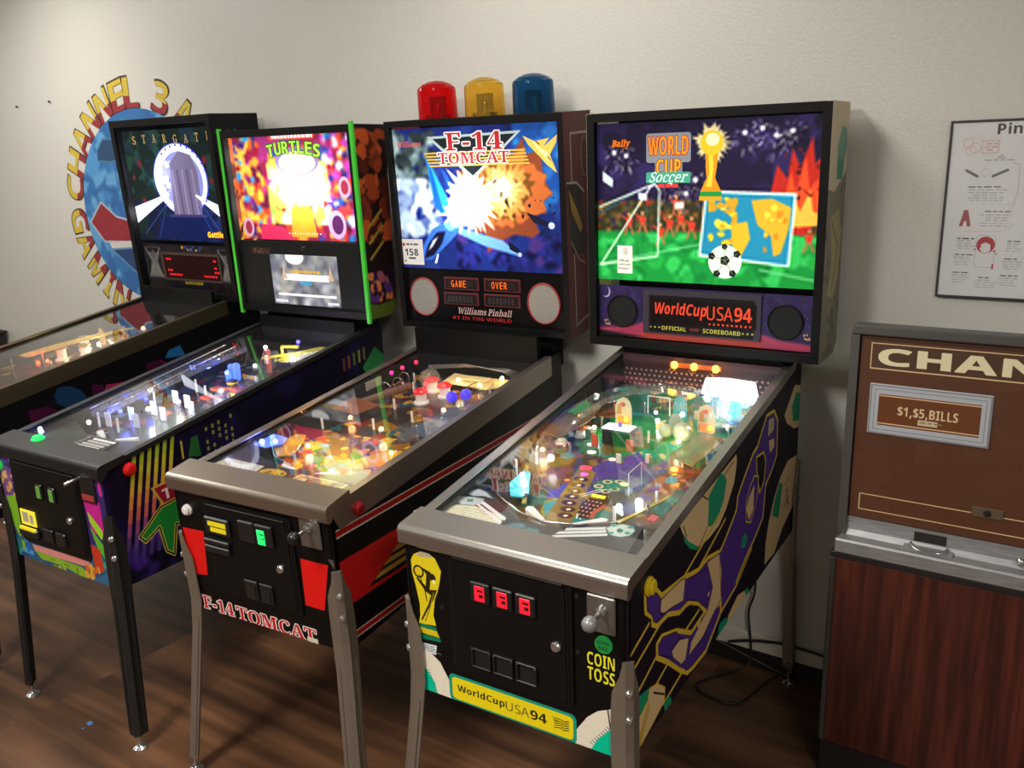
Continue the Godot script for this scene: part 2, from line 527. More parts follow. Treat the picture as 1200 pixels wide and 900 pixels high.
# artwork printed on a sheet that lamps shine through
func backlit(key: String, a: Art, e: float, through := 0.0) -> StandardMaterial3D:
	var t := a.tex()
	var m := mat(key, Color(0.55, 0.55, 0.55), 0.18, 0.0, {"albedo_texture": t, "texture_repeat": false, "emission_enabled": true, "emission_texture": t, "emission_energy_multiplier": e})
	if through > 0.0:
		m.albedo_color = Color.WHITE
		m.backlight_enabled = true
		m.backlight = Color(through, through, through)
	return m

func grained(key: String, dark: Color, light: Color, sc: Vector3, rough: float, freq := 0.02, oct := 4, sd := 3) -> StandardMaterial3D:
	var z := FastNoiseLite.new()
	z.seed = sd
	z.frequency = freq
	z.fractal_octaves = oct
	var t := NoiseTexture2D.new()
	t.width = 512
	t.height = 512
	t.seamless = true
	t.noise = z
	var g := Gradient.new()
	g.set_color(0, dark)
	g.set_color(1, light)
	g.set_offset(0, 0.15)
	g.set_offset(1, 0.85)
	t.color_ramp = g
	return mat(key, Color.WHITE, rough, 0.0, {"albedo_texture": t, "uv1_triplanar": true, "uv1_world_triplanar": true, "uv1_scale": sc})

# ---------------------------------------------------------------- nodes
func numbered(called: String) -> String:
	var k: int = used.get(called, 0)
	used[called] = k + 1
	return called if k == 0 else "%s_%03d" % [called, k]

func thing(called: String, label: String, category: String, where: Vector3, turn := 0.0, group := "") -> Node3D:
	var o := Node3D.new()
	o.name = numbered(called)
	add_child(o)
	o.position = where
	o.rotation.y = turn
	tag(o, label, category, group)
	return o

func tag(o: Node, label: String, category: String, group := "") -> void:
	o.set_meta("label", label)
	o.set_meta("category", category)
	if group:
		o.set_meta("group", group)

func part(parent: Node, called: String, mb: MB, m: Material, xf := Transform3D()) -> MeshInstance3D:
	var o := MeshInstance3D.new()
	o.name = called
	o.mesh = mb.mesh()
	o.material_override = m
	o.transform = xf
	parent.add_child(o, true)
	return o

func like(parent: Node, called: String, mesh: Mesh, m: Material, xf := Transform3D()) -> MeshInstance3D:
	var o := MeshInstance3D.new()
	o.name = called
	o.mesh = mesh
	o.material_override = m
	o.transform = xf
	parent.add_child(o, true)
	return o

func struct(called: String, mb: MB, m: Material) -> MeshInstance3D:
	var o := part(self, called, mb, m)
	o.set_meta("kind", "structure")
	return o

func omni(parent: Node, where: Vector3, c: Color, e: float, size := 0.01) -> OmniLight3D:
	var l := OmniLight3D.new()
	l.name = "glow_light"
	l.light_color = c
	l.light_energy = e
	l.light_size = size
	l.omni_range = 12.0
	l.omni_attenuation = 2.0
	l.shadow_enabled = true
	l.position = where
	parent.add_child(l, true)
	return l

func rrect(a: float, b: float, c: float, d: float, r: float, k := 4) -> Array:
	var f := []
	for q in [[c - r, d - r, 0.0], [a + r, d - r, 0.5], [a + r, b + r, 1.0], [c - r, b + r, 1.5]]:
		for i in k + 1:
			var an: float = PI * (q[2] + 0.5 * i / k)
			f.append(q[0] + r * cos(an))
			f.append(q[1] + r * sin(an))
	return f

func ring(cx: float, cy: float, r: float, k := 20, sq := 1.0) -> Array:
	var f := []
	for i in k:
		f.append(cx + r * cos(TAU * i / k))
		f.append(cy + r * sq * sin(TAU * i / k))
	return f

# ---------------------------------------------------------------- scene
func _ready() -> void:
	var cam := Camera3D.new()
	cam.name = "camera"
	cam.position = Vector3(0.9831, 1.7346, 2.7791)
	cam.rotation = Vector3(-0.2397, 0.5985, -0.0211)
	cam.fov = 47.36
	cam.near = 0.05
	add_child(cam)
	cam.current = true
	var we := WorldEnvironment.new()
	we.name = "environment"
	var env := Environment.new()
	env.background_mode = Environment.BG_COLOR
	env.background_color = Color(0, 0, 0)
	env.tonemap_mode = Environment.TONE_MAPPER_LINEAR
	env.tonemap_exposure = 1.0
	env.sdfgi_enabled = true
	env.ssao_enabled = true
	env.ssil_enabled = true
	we.environment = env
	add_child(we)
	for q in [[-0.7, 1.15, 2.0], [-3.6, 1.15, 3.2], [-0.7, 3.4, 9.5], [2.3, 3.4, 5.5], [-3.6, 3.4, 3.0], [-8.9, 2.5, 9.0]]:
		ceiling_light(q[0], q[1], q[2])
	room()
	soccer_machine()
	jet_machine()
	sewer_machine()
	ring_machine()
	change_machine()
	poster()
	mural()
	odds()

func ceiling_light(x: float, z: float, e: float) -> void:
	var o := thing("ceiling_light", "white ceiling panel light " + ("nearest the change machine" if x > 1.0 else ("in the far left corner" if x < -6.0 else (("along the back wall, " if z < 2.0 else "out in the room, ") + ("over the machine with the jets" if x > -2.0 else "over the far left machine")))), "light", Vector3(x, 2.93, z), 0.0, "ceiling panel lights")
	part(o, "frame", MB.new().cbox(Vector3(0, 0.02, 0), Vector3(0.64, 0.03, 1.24), 0.005), mat("lamp_frame", col("d8d8d4"), 0.5))
	part(o, "diffuser_light", MB.new().cbox(Vector3(0, 0.003, 0), Vector3(0.58, 0.01, 1.18), 0.002), glow("diffuser", col("fffaf2"), 3.0))
	var l := AreaLight3D.new()
	l.name = "panel_light"
	l.area_size = Vector2(0.56, 1.16)
	l.light_color = col("fff9f0")
	l.light_energy = e
	l.area_range = 14.0
	l.area_attenuation = 2.0
	l.shadow_enabled = true
	l.rotation.x = -PI / 2
	l.position = Vector3(0, -0.012, 0)
	o.add_child(l)

func room() -> void:
	var wall := grained("wall_paint", col("cac9c2"), col("cecdc6"), Vector3(2.0, 2.0, 2.0), 0.42, 0.05, 4, 8)
	var peel := FastNoiseLite.new()
	peel.seed = 12
	peel.frequency = 0.08
	var pt := NoiseTexture2D.new()
	pt.seamless = true
	pt.noise = peel
	pt.as_normal_map = true
	pt.bump_strength = 2.0
	wall.normal_enabled = true
	wall.normal_texture = pt
	wall.normal_scale = 0.25
	var x0 := -10.2
	var x1 := 4.2
	var z1 := 6.6
	var h := 3.0
	struct("floor", MB.new().cbox(Vector3((x0 + x1) / 2, -0.05, z1 / 2), Vector3(x1 - x0 + 0.4, 0.1, z1 + 0.4)), floor_mat())
	struct("ceiling", MB.new().cbox(Vector3((x0 + x1) / 2, h + 0.05, z1 / 2), Vector3(x1 - x0 + 0.4, 0.1, z1 + 0.4)), mat("ceiling_paint", col("c9c6be"), 0.9))
	struct("wall_back", MB.new().cbox(Vector3((x0 + x1) / 2, h / 2, -0.06), Vector3(x1 - x0 + 0.4, h, 0.12)), wall)
	struct("wall_left", MB.new().cbox(Vector3(x0 - 0.06, h / 2, z1 / 2), Vector3(0.12, h, z1)), wall)
	struct("wall_right", MB.new().cbox(Vector3(x1 + 0.06, h / 2, z1 / 2), Vector3(0.12, h, z1)), wall)
	struct("wall_front", MB.new().cbox(Vector3((x0 + x1) / 2, h / 2, z1 + 0.06), Vector3(x1 - x0 + 0.4, h, 0.12)), wall)
	struct("baseboard_back", MB.new().prism([0.0, 0.0, 0.006, 0.0, 0.004, 0.07, 0.0, 0.07], "x", x0, x1), mat("vinyl_black", col("15130f"), 0.5))
	struct("trim_1", MB.new().prism([0.0, 0.07, 0.014, 0.07, 0.014, 0.125, 0.008, 0.1325, 0.0, 0.1325], "x", x0, x1), mat("trim_white", col("cfcabd"), 0.6))

func floor_mat() -> StandardMaterial3D:
	# wood print: streaks along x with darker pores and blotches
	var im := Image.create(1024, 1024, false, Image.FORMAT_RGB8)
	var a := FastNoiseLite.new()
	a.seed = 5
	a.frequency = 0.006
	a.fractal_octaves = 5
	var b := FastNoiseLite.new()
	b.seed = 9
	b.frequency = 0.004
	b.fractal_octaves = 3
	var ga := a.get_seamless_image(1024, 1024)
	var gb := b.get_seamless_image(1024, 1024)
	var c0 := col("3a2619")
	var c1 := col("80593e")
	for y in 1024:
		for x in 1024:
			var g := ga.get_pixel((x / 6) % 1024, (y * 3) % 1024).r
			var f := gb.get_pixel((x / 2) % 1024, y).r
			var k := clampf((g - 0.5) * 1.0 + (f - 0.5) * 0.7 + 0.5, 0.0, 1.0)
			im.set_pixel(x, y, c0.lerp(c1, k))
	return mat("wood_floor", Color.WHITE, 0.42, 0.0, {"albedo_texture": ImageTexture.create_from_image(im), "uv1_triplanar": true, "uv1_world_triplanar": true, "uv1_scale": Vector3(0.55, 0.55, 0.55)})

# ---------------------------------------------------------------- the shell shared by the pinball machines
# cfg: at, turn, tilt (rear raised on its legs), w, yb, yt, long, m (slope of the glass), p0 and pm (playfield), rail, bw, by0, by1, bz0, bz1, deep
func machine(label: String, cfg: Dictionary) -> Dictionary:
	var root := thing("pinball_machine", label, "pinball machine", Vector3(cfg.at.x, 0, cfg.at.y), cfg.turn, "row of pinball machines")
	var piv := Vector3(0, cfg.yb, 0)
	var rx := Basis(Vector3.RIGHT, cfg.tilt)
	var mc := cfg.duplicate()
	mc.root = root
	mc.B = Transform3D(rx, piv - rx * piv)
	var w: float = cfg.w / 2
	var yb: float = cfg.yb
	var yt: float = cfg.yt
	var lg: float = cfg.long
	var m: float = cfg.m
	var black := mat("cabinet_black", col("0c0c0c"), 0.5, 0.0, {"metallic_specular": 0.3})
	var inner := mat("cabinet_inner", col("090909"), 0.6, 0.0, {"metallic_specular": 0.25})
	var t0 := yt - 0.014
	var t1 := t0 + m * lg
	for sd in [1.0, -1.0]:
		bp(mc, "side_panel", MB.new().prism([0.0, yb, 0.0, t0, -lg, t1, -lg, yb], "x", sd * w, sd * (w - 0.010)).planar("zy", -1.32, 0.02, 0.5, 1.16), cfg.side)
		bp(mc, "inner_wall", MB.new().prism([-0.018, yb + 0.02, -0.018, t0, -lg, t1, -lg, yb + 0.02], "x", sd * (w - 0.0102), sd * (w - 0.018)), inner)
		var sk := MB.new()
		sk.prism([0.004, t0 + 0.006, -1.21, t0 + m * 1.21 + 0.006, -1.21, t0 + m * 1.21 - cfg.rail, 0.0 if cfg.rail < 0.05 else -0.03, t0 - cfg.rail], "x", sd * (w + 0.0005), sd * (w + 0.0035))
		sk.prism([0.0, t0 + 0.001, -1.21, t0 + m * 1.21 + 0.001, -1.21, t0 + m * 1.21 + 0.006, 0.0, t0 + 0.006], "x", sd * (w + 0.0005), sd * (w - 0.020))
		bp(mc, "side_rail", sk, cfg.rail_mat)
	mc.front_panel = bp(mc, "front_panel", MB.new().cbox(Vector3(0, (yb + yt - 0.03) / 2, -0.009), Vector3(w * 2, yt - 0.03 - yb, 0.018), 0.003).planar("xy", -0.285, 0.285, 0.525, 0.96), cfg.front)
	bp(mc, "rear_panel", MB.new().cbox(Vector3(0, (yb + t1) / 2, -lg + 0.009), Vector3(w * 2 - 0.022, t1 - yb, 0.018)), black)
	bp(mc, "cabinet_floor", MB.new().cbox(Vector3(0, yb + 0.009, -lg / 2), Vector3(w * 2 - 0.04, 0.018, lg - 0.04)), black)
	bp(mc, "lockbar", MB.new().prism([0.012, yt - 0.046, 0.016, yt - 0.042, 0.017, yt - 0.014, 0.016, yt - 0.009, 0.0135, yt - 0.005, 0.010, yt - 0.002, 0.005, yt, -0.075, yt + 0.010, -0.078, yt + 0.006, -0.078, yt - 0.012, -0.02, yt - 0.020, 0.001, yt - 0.046], "x", -w - 0.006, w + 0.006), cfg.bar_mat)
	var g0 := t0 - 0.004
	var glass := mat("clear_glass", Color(1, 1, 1, 0.004), 0.0, 0.0, {"transparency": BaseMaterial3D.TRANSPARENCY_ALPHA})
	bp(mc, "glass", MB.new().prism([-0.079, g0 + m * 0.079, -1.20, g0 + m * 1.20, -1.20, g0 + m * 1.20 - 0.003, -0.079, g0 + m * 0.079 - 0.003], "x", -w + 0.0185, w - 0.0185), glass)
	mc.field = bp(mc, "playfield", MB.new().prism([-0.03, pfy(mc, 0.03), -1.14, pfy(mc, 1.14), -1.14, pfy(mc, 1.14) - 0.012, -0.03, pfy(mc, 0.03) - 0.012], "x", -w + 0.019, w - 0.019).planar("xz", -0.26, 0.26, 0.0, -1.15), cfg.field)
	bp(mc, "back_board", MB.new().cbox(Vector3(0, pfy(mc, 1.15) + 0.09, -1.16), Vector3(w * 2 - 0.04, 0.17, 0.02)), cfg.get("board", inner))
	# head
	var bw: float = cfg.bw / 2
	var y0: float = cfg.by0
	var y1: float = cfg.by1
	var z0: float = cfg.bz0
	var z1: float = cfg.bz1
	var zb: float = minf(z0, z1) - cfg.deep
	for sd in [1.0, -1.0]:
		bp(mc, "head_side", MB.new().prism([z0, y0, z1, y1, zb, y1, zb, y0 + 0.03, zb + 0.035, y0], "x", sd * bw, sd * (bw - 0.016)).planar("zy", zb - 0.005, maxf(z0, z1) + 0.005, y0, y1), cfg.head_side)
	var fr: Material = cfg.head_mat
	bp(mc, "head_top", MB.new().cbox(Vector3(0, y1 - 0.009, (z1 + zb) / 2), Vector3(bw * 2 - 0.033, 0.018, z1 - zb - 0.001), 0.002), fr)
	bp(mc, "head_bottom", MB.new().cbox(Vector3(0, y0 + 0.009, (z0 + zb + 0.035) / 2), Vector3(bw * 2 - 0.033, 0.018, z0 - zb - 0.036), 0.002), fr)
	bp(mc, "head_back", MB.new().cbox(Vector3(0, (y0 + y1) / 2 + 0.01, zb + 0.006), Vector3(bw * 2 - 0.033, y1 - y0 - 0.06, 0.011)), fr)
	bp(mc, "neck", MB.new().cbox(Vector3(0, (t0 + m * 1.23 + y0) / 2 - 0.03, z0 - 0.10), Vector3(w * 2 - 0.05, y0 - t0 - m * 1.23 + 0.08, 0.10), 0.003), black)
	var fw: float = cfg.get("frame", 0.026)
	var fz := func(y: float, o: float) -> float:
		return lerpf(z0, z1, (y - y0) / (y1 - y0)) - o
	var fm := MB.new()
	for q in [[y1 - fw, y1 - 0.001], [y0 + 0.001, y0 + fw]]:
		fm.prism([fz.call(q[0], -0.001), q[0], fz.call(q[1], -0.001), q[1], fz.call(q[1], 0.026), q[1], fz.call(q[0], 0.026), q[0]], "x", -bw + 0.001, bw - 0.001)
	for sd in [1.0, -1.0]:
		fm.prism([fz.call(y0 + fw, -0.001), y0 + fw, fz.call(y1 - fw, -0.001), y1 - fw, fz.call(y1 - fw, 0.026), y1 - fw, fz.call(y0 + fw, 0.026), y0 + fw], "x", sd * (bw - 0.001), sd * (bw - fw))
	bp(mc, "head_frame", fm, fr)
	mc.fz = fz
	# legs
	for sx in [-1.0, 1.0]:
		for sz in [1.0, -1.0]:
			leg(mc, sx, sz, cfg.leg_mat)
	return mc

func bp(mc: Dictionary, called: String, mb: MB, m: Material) -> MeshInstance3D:
	return part(mc.root, called, mb, m, mc.B)

func pfy(mc: Dictionary, d: float) -> float:
	return mc.p0 + mc.pm * d

func pf(mc: Dictionary, x: float, d: float, h := 0.0) -> Vector3:
	return Vector3(x, mc.p0 + mc.pm * d + h, -d)

func leg(mc: Dictionary, sx: float, sz: float, m: Material) -> void:
	var yb: float = mc.yb
	var w: float = mc.w / 2
	var zc: float = 0.0 if sz > 0 else -mc.long
	var splay: float = mc.get("splay", 0.0185) if sz > 0 else 0.0185
	var put := func(a: float, b: float, y: float) -> Vector3:
		# a, b: across and along from the cabinet's corner, outwards positive
		var p := Vector3(sx * (w + a), maxf(y, yb), zc + sz * b)
		p = mc.B * p
		if y < yb:
			var k := (yb - y) / yb
			p = Vector3(p.x + sx * splay * k, y + (p.y - yb) * (1.0 - k) , lerpf(p.z, zc + sz * (b + splay), k))
		return p
	var rows := []
	for q in [[yb + 0.240, 0.008, 0.0], [yb + 0.205, 0.016, 0.0], [yb + 0.165, 0.033, 0.0], [yb + 0.12, 0.036, 0.0], [yb + 0.03, 0.037, 0.0], [yb - 0.06, 0.034, 0.0], [yb - 0.25, 0.033, 0.0], [0.05, 0.031, 0.0]]:
		var a: float = q[1]
		var o := 0.005
		var row := []
		for p in [[-a, o], [-a, o + 0.0035], [-0.010, o + 0.0035], [-0.001, o + 0.007], [o + 0.007, -0.001], [o + 0.0035, -0.010], [o + 0.0035, -a], [o, -a], [o, -0.006], [-0.006, o]]:
			row.append(put.call(p[0], p[1], q[0]))
		rows.append(row)
	var lg := part(mc.root, "leg", MB.new().loft(rows), m)
	var rb := MB.new()
	for k in [[-0.022, 0.0095], [0.0095, -0.022]]:
		rb.tube([put.call(k[0], k[1], yb - 0.02), put.call(k[0], k[1], yb - 0.2), put.call(k[0], k[1], 0.07)], 0.003, 5)
	part(lg, "rib", rb, m)
	var chrome := mat("bolt_chrome", col("c4c4c2"), 0.2, 0.9)
	for y in [yb + 0.170, yb + 0.108]:
		var c: Vector3 = put.call(0.004, 0.004, y)
		var bm := MB.new()
		bm.xf = Transform3D(Basis(Quaternion(Vector3.UP, Vector3(sx, 0, sz).normalized())), c)
		bm.lathe([[0.0095, 0.0], [0.0095, 0.004], [0.007, 0.008], [0.0, 0.010]], 10)
		part(lg, "bolt", bm, chrome)
	var f: Vector3 = put.call(-0.008, -0.008, 0.0)
	var fm := MB.new()
	fm.xf = Transform3D(Basis(), f)
	fm.lathe([[0.021, 0.0], [0.022, 0.006], [0.012, 0.013], [0.005, 0.015], [0.005, 0.075]], 14)
	part(lg, "leveler_foot", fm, chrome)

func coin_door(mc: Dictionary, a: float, b: float, c: float, d: float) -> MeshInstance3D:
	var met := mat("door_black", col("0d0d0d"), 0.42, 0.0, {"metallic_specular": 0.35})
	var fr := bp(mc, "coin_door", MB.new().prism(rrect(a, b, c, d, 0.018), "z", -0.001, 0.005).prism(rrect(a + 0.014, b + 0.014, c - 0.014, d - 0.016, 0.014), "z", 0.005, 0.010), met)
	part(fr, "hinge", MB.new().tube([Vector3(a + 0.02, d - 0.012, 0.007), Vector3(c - 0.02, d - 0.012, 0.007)], 0.004, 6), mat("hinge_black", col("1c1c1c"), 0.3))
	part(fr, "door_edge", MB.new().tube([Vector3(a + 0.012, b + 0.02, 0.006), Vector3(a + 0.012, d - 0.03, 0.006), Vector3(a + 0.025, d - 0.018, 0.006), Vector3(c - 0.025, d - 0.018, 0.006), Vector3(c - 0.012, d - 0.03, 0.006), Vector3(c - 0.012, b + 0.02, 0.006)], 0.002, 5), mat("hinge_black", col("1c1c1c"), 0.3))
	return fr

func knob_at(c: Vector3, dir: Vector3) -> Transform3D:
	return Transform3D(Basis(Quaternion(Vector3.UP, dir.normalized())), c)

func lock(p: Node, x: float, y: float) -> void:
	var m := MB.new()
	m.xf = knob_at(Vector3(x, y, 0.009), Vector3.BACK)
	m.lathe([[0.012, 0.0], [0.012, 0.005], [0.009, 0.009], [0.0, 0.009]], 14)
	part(p, "lock", m, mat("bolt_chrome", col("c4c4c2"), 0.2, 0.9))

func plunger(mc: Dictionary, x0: float, y0: float, x1: float, y1: float, kx: float, ky: float, km: Material, z := 0.0) -> void:
	var pl := bp(mc, "plunger", MB.new().cbox(Vector3((x0 + x1) / 2, (y0 + y1) / 2, z + 0.004), Vector3(x1 - x0, y1 - y0, 0.008), 0.003), mat("cast_metal", col("8d8b86"), 0.4, 0.85))
	var m := MB.new()
	m.xf = knob_at(Vector3(kx, ky, z + 0.006), Vector3(0.0, -0.05, 1.0))
	m.lathe([[0.013, 0.0], [0.011, 0.01], [0.0055, 0.014], [0.0055, 0.05]], 12)
	part(pl, "rod", m, mat("bolt_chrome", col("c4c4c2"), 0.2, 0.9))
	part(pl, "knob", MB.new().ball(Vector3(kx, ky - 0.003, z + 0.062), 0.017, 14), km)

func button(mc: Dictionary, called: String, c: Vector3, dir: Vector3, r: float, m: Material) -> void:
	var b := MB.new()
	b.xf = knob_at(c, dir)
	b.lathe([[r * 1.25, 0.0], [r * 1.25, 0.005], [r, 0.007], [r, 0.012], [r * 0.7, 0.015], [0.0, 0.0155]], 16)
	bp(mc, called, b, m)

# things on a playfield
func bulb(mc: Dictionary, x: float, d: float, h: float, c: Color, e: float, light := 0.0, r := 0.007) -> void:
	var p := pf(mc, x, d, h)
	part(mc.field, "lamp_bulb", MB.new().ball(p, r, 8), glow("bulb_" + c.to_html(false) + str(e), c, e))
	if light > 0.0:
		omni(mc.root, mc.B * p, c, light * 2.0, r)

func post(mc: Dictionary, x: float, d: float, h: float, m: Material, r := 0.005) -> void:
	part(mc.field, "post", MB.new().tube([pf(mc, x, d), pf(mc, x, d, h)], r, 8), m)

func plastic(mc: Dictionary, called: String, f: Array, h: float, m: Material, th := 0.003) -> void:
	var rows := [[], []]
	for i in range(0, f.size(), 2):
		rows[0].append(pf(mc, f[i], f[i + 1], h))
		rows[1].append(pf(mc, f[i], f[i + 1], h + th))
	part(mc.field, called, MB.new().loft(rows), m)

func bumper(mc: Dictionary, x: float, d: float, r: float, h: float, cap: Material, body: Material) -> void:
	var b := MB.new()
	b.xf = Transform3D(Basis(), pf(mc, x, d))
	b.lathe([[r * 1.05, 0.0], [r * 1.05, 0.006], [r * 0.75, 0.010], [r * 0.75, h - 0.008]], 16)
	var o := part(mc.field, "bumper", b, body)
	var c := MB.new()
	c.xf = Transform3D(Basis(), pf(mc, x, d))
	c.lathe([[r * 0.7, h - 0.008], [r, h - 0.006], [r, h], [r * 0.7, h + r * 0.25], [0.0, h + r * 0.35]], 18)
	part(o, "cap", c, cap)

func wire(mc: Dictionary, f: Array, r: float, m: Material) -> void:
	var p := []
	for i in range(0, f.size(), 3):
		p.append(pf(mc, f[i], f[i + 1], f[i + 2]))
	part(mc.field, "wire_rail", MB.new().tube(p, r, 6), m)

# a channel of clear plastic along x, d, h points
func ramp(mc: Dictionary, f: Array, wd: float, m: Material) -> void:
	var p := []
	for i in range(0, f.size(), 3):
		p.append(pf(mc, f[i], f[i + 1], f[i + 2]))
	var rows := []
	for i in p.size():
		var d: Vector3 = (p[mini(i + 1, p.size() - 1)] - p[maxi(i - 1, 0)]).normalized()
		var s := d.cross(Vector3.UP).normalized() * wd / 2
		var u := Vector3.UP
		rows.append([p[i] - s + u * 0.02, p[i] - s, p[i] + s, p[i] + s + u * 0.02, p[i] + s * 0.92 + u * 0.02, p[i] + s * 0.92 + u * 0.002, p[i] - s * 0.92 + u * 0.002, p[i] - s * 0.92 + u * 0.02])
	part(mc.field, "ramp", MB.new().loft(rows), m)

func flipper(mc: Dictionary, x: float, d: float, tx: float, td: float, m: Material) -> void:
	var a := Vector2(x, d)
	var b := Vector2(tx, td)
	var n := (b - a).normalized().orthogonal()
	var f := []
	for q in [a + n * 0.011, b + n * 0.006, b - n * 0.006, a - n * 0.011, a - (b - a).normalized() * 0.010]:
		f.append(q.x)
		f.append(q.y)
	plastic(mc, "flipper", f, 0.012, m, 0.016)

# a thin sheet on the front of a head, leaning with it
func sheet(mc: Dictionary, called: String, a: float, b: float, c: float, d: float, off: float, m: Material, th := 0.003) -> MeshInstance3D:
	var fz: Callable = mc.fz
	if m is StandardMaterial3D and m.backlight_enabled:
		# translucent film: one surface, so that the lamps behind shine through it
		var film := MB.new()
		film.flat([Vector3(a, b, fz.call(b, off)), Vector3(c, b, fz.call(b, off)), Vector3(c, d, fz.call(d, off)), Vector3(a, d, fz.call(d, off))], Vector3.BACK)
		return bp(mc, called, film.planar("xy", a, c, b, d), m)
	return bp(mc, called, MB.new().prism([fz.call(b, off), b, fz.call(d, off), d, fz.call(d, off + th), d, fz.call(b, off + th), b], "x", a, c).planar("xy", a, c, b, d), m)

func grille(mc: Dictionary, x: float, y: float, rx: float, sq: float, off: float, m: Material, rim: Material) -> void:
	var z: float = mc.fz.call(y, off)
	var o := bp(mc, "speaker_grille", MB.new().prism(ring(x, y, rx, 32, sq), "z", z, z + 0.004), m)
	var p := []
	var f := ring(x, y, rx * 1.02, 36, sq)
	for i in range(0, f.size() + 2, 2):
		p.append(Vector3(f[i % f.size()], f[(i + 1) % f.size()], z + 0.003))
	part(o, "rim", MB.new().tube(p, 0.0035, 6), rim)

func hot(mc: Dictionary, x: float, y: float, back: float, e: float, c := Color.WHITE, size := 0.02) -> void:
	omni(mc.root, mc.B * Vector3(x, y, mc.fz.call(y, back)), c, e, size)

# ================================================================ soccer machine (right)
func soccer_machine() -> void:
	var cream := col("d8bd8d")
	var green := col("16946c")
	var purple := col("4e3187")
	var yellow := col("d9bb36")
	var dark := col("17121c")
	var s := Art.new(self, -1.32, 0.02, 0.5, 1.16, 1000, dark)
	for i in 22:
		s.line([-0.02 - i * 0.06, 0.5, -0.14 - i * 0.06, 1.1], 0.0016, col("2b1f42"))
		s.line([-1.3, 0.52 + i * 0.05, 0.0, 0.46 + i * 0.05], 0.0014, col("251b38"))
	for k in ["ball1", "ball2", "ball3"]:
		s.edged(D["ws_" + k], cream, 0.004, col("2a2018"))
	for k in ["pent", "arc", "ball2g", "ball3g"]:
		s.poly(D["ws_" + k], green)
	for k in ["seam1", "seam2", "seam3", "seam4"]:
		s.line(D["ws_" + k], 0.004, col("3a2c20"))
	s.blobs(-1.22, 0.64, 0.06, 0.11, 26, 0.004, 0.010, [col("7d5a58"), col("8f6a62")], 15)
	for i in 10:
		s.line(D["ws_ln%d" % i], 0.008, yellow)
	s.edged(D.ws_body, purple, 0.010, yellow)
	s.edged(D.ws_hole, dark, 0.007, yellow)
	s.edged(D.ws_arm, purple, 0.005, yellow)
	s.poly(D.ws_hl1, cream)
	s.poly(D.ws_badge, green)
	s.poly(D.ws_hand1, col("b9b48b"))
	s.poly(D.ws_hand2, cream)
	s.edged(D.ws_limb2, purple, 0.012, yellow)
	s.edged(D.ws_limb1, purple, 0.012, yellow)
	for k in ["shoe1", "short1", "shoe2", "purp2"]:
		s.edged(D["ws_" + k], purple, 0.003, col("241640"))
	for k in ["sock1", "thigh", "sock2"]:
		s.edged(D["ws_" + k], cream, 0.003, col("3a2c50"))
	s.blobs(-0.5, 0.6, 0.1, 0.15, 4, 0.006, 0.014, [cream, purple], 4)
	s.poly(D.ws_btlg1, green)
	s.poly(D.ws_btlg2, green)
	s.edged(D.ws_btl, cream, 0.004, yellow)
	s.poly(D.ws_btly, col("c2a24a"))
	s.poly(D.ws_btlb, col("3a2c20"))
	s.poly(D.ws_low, cream)
	s.poly(D.ws_lowg1, green)
	s.poly(D.ws_lowg2, green)

	var teal := col("00c9a0")
	var ivory := col("ece6d3")
	var sun := col("f2dd18")
	var f := Art.new(self, -0.285, 0.285, 0.525, 0.96, 1600, col("0d0c0c"))
	f.poly(D.wf_ballL, ivory)
	f.poly(D.wf_ballR, ivory)
	f.poly(D.wf_ballLg, teal)
	f.poly(D.wf_ballRg, teal)
	f.line([-0.253, 0.64, -0.262, 0.607], 0.003, col("2a2a24"))
	f.line([0.232, 0.645, 0.238, 0.60], 0.003, col("2a2a24"))
	for i in 9:
		f.line([0.196 + i * 0.005, 0.547 + i * 0.0062, 0.190 + i * 0.005, 0.552 + i * 0.0062], 0.0016, col("2a2a24"))
		f.line([-0.238 + i * 0.0024, 0.590 - i * 0.007, -0.232 + i * 0.0024, 0.592 - i * 0.007], 0.0014, col("5a5a50"))
	f.poly(rrect(-0.176, 0.531, 0.158, 0.604, 0.014), col("1b9d80"))
	f.poly(rrect(-0.168, 0.539, 0.150, 0.596, 0.010), sun)
	var ink := col("2c2a12")
	f.text("WorldCup", -0.154, 0.556, 0.130, 0.024, ink, "sb")
	f.text("USA", -0.021, 0.5565, 0.061, 0.023, col("6d6a2c"), "sr")
	f.text("94", 0.043, 0.556, 0.042, 0.024, ink, "sb")
	for i in 5:
		f.line([0.104, 0.556 + i * 0.0055, 0.116, 0.559 + i * 0.0055, 0.128, 0.556 + i * 0.0055, 0.139, 0.560 + i * 0.0055], 0.0022, ink)
	f.blobs(0.098, 0.572, 0.014, 0.014, 8, 0.001, 0.002, [ink], 3)
	f.poly(D.wf_cup, col("e3cf1f"))
	f.poly(D.wf_cupsh, col("2b2508"))
	f.disc(-0.245, 0.845, 0.0155, 0.016, col("2b2508"))
	f.disc(-0.245, 0.845, 0.011, 0.0115, col("dfc622"))
	f.disc(-0.205, 0.838, 0.008, 0.010, col("2b2508"))
	f.disc(-0.203, 0.828, 0.005, 0.006, col("f4ee9c"))
	f.poly([-0.252, 0.884, -0.236, 0.896, -0.213, 0.896, -0.2, 0.889, -0.22, 0.885], col("b5a89a"))
	f.line([-0.243, 0.835, -0.23, 0.80, -0.226, 0.775], 0.003, col("2b2508"))
	f.line([-0.205, 0.80, -0.222, 0.75, -0.235, 0.72], 0.003, col("8d7c12"))
	f.poly(D.wf_cupg1, col("0f7a58"))
	f.poly(D.wf_cupy, col("d8c41c"))
	f.poly(D.wf_cupg2, col("0f7a58"))
	f.poly(D.wf_cupk, col("161410"))
	f.text("COIN", 0.186, 0.739, 0.063, 0.030, col("efe92e"), "sb")
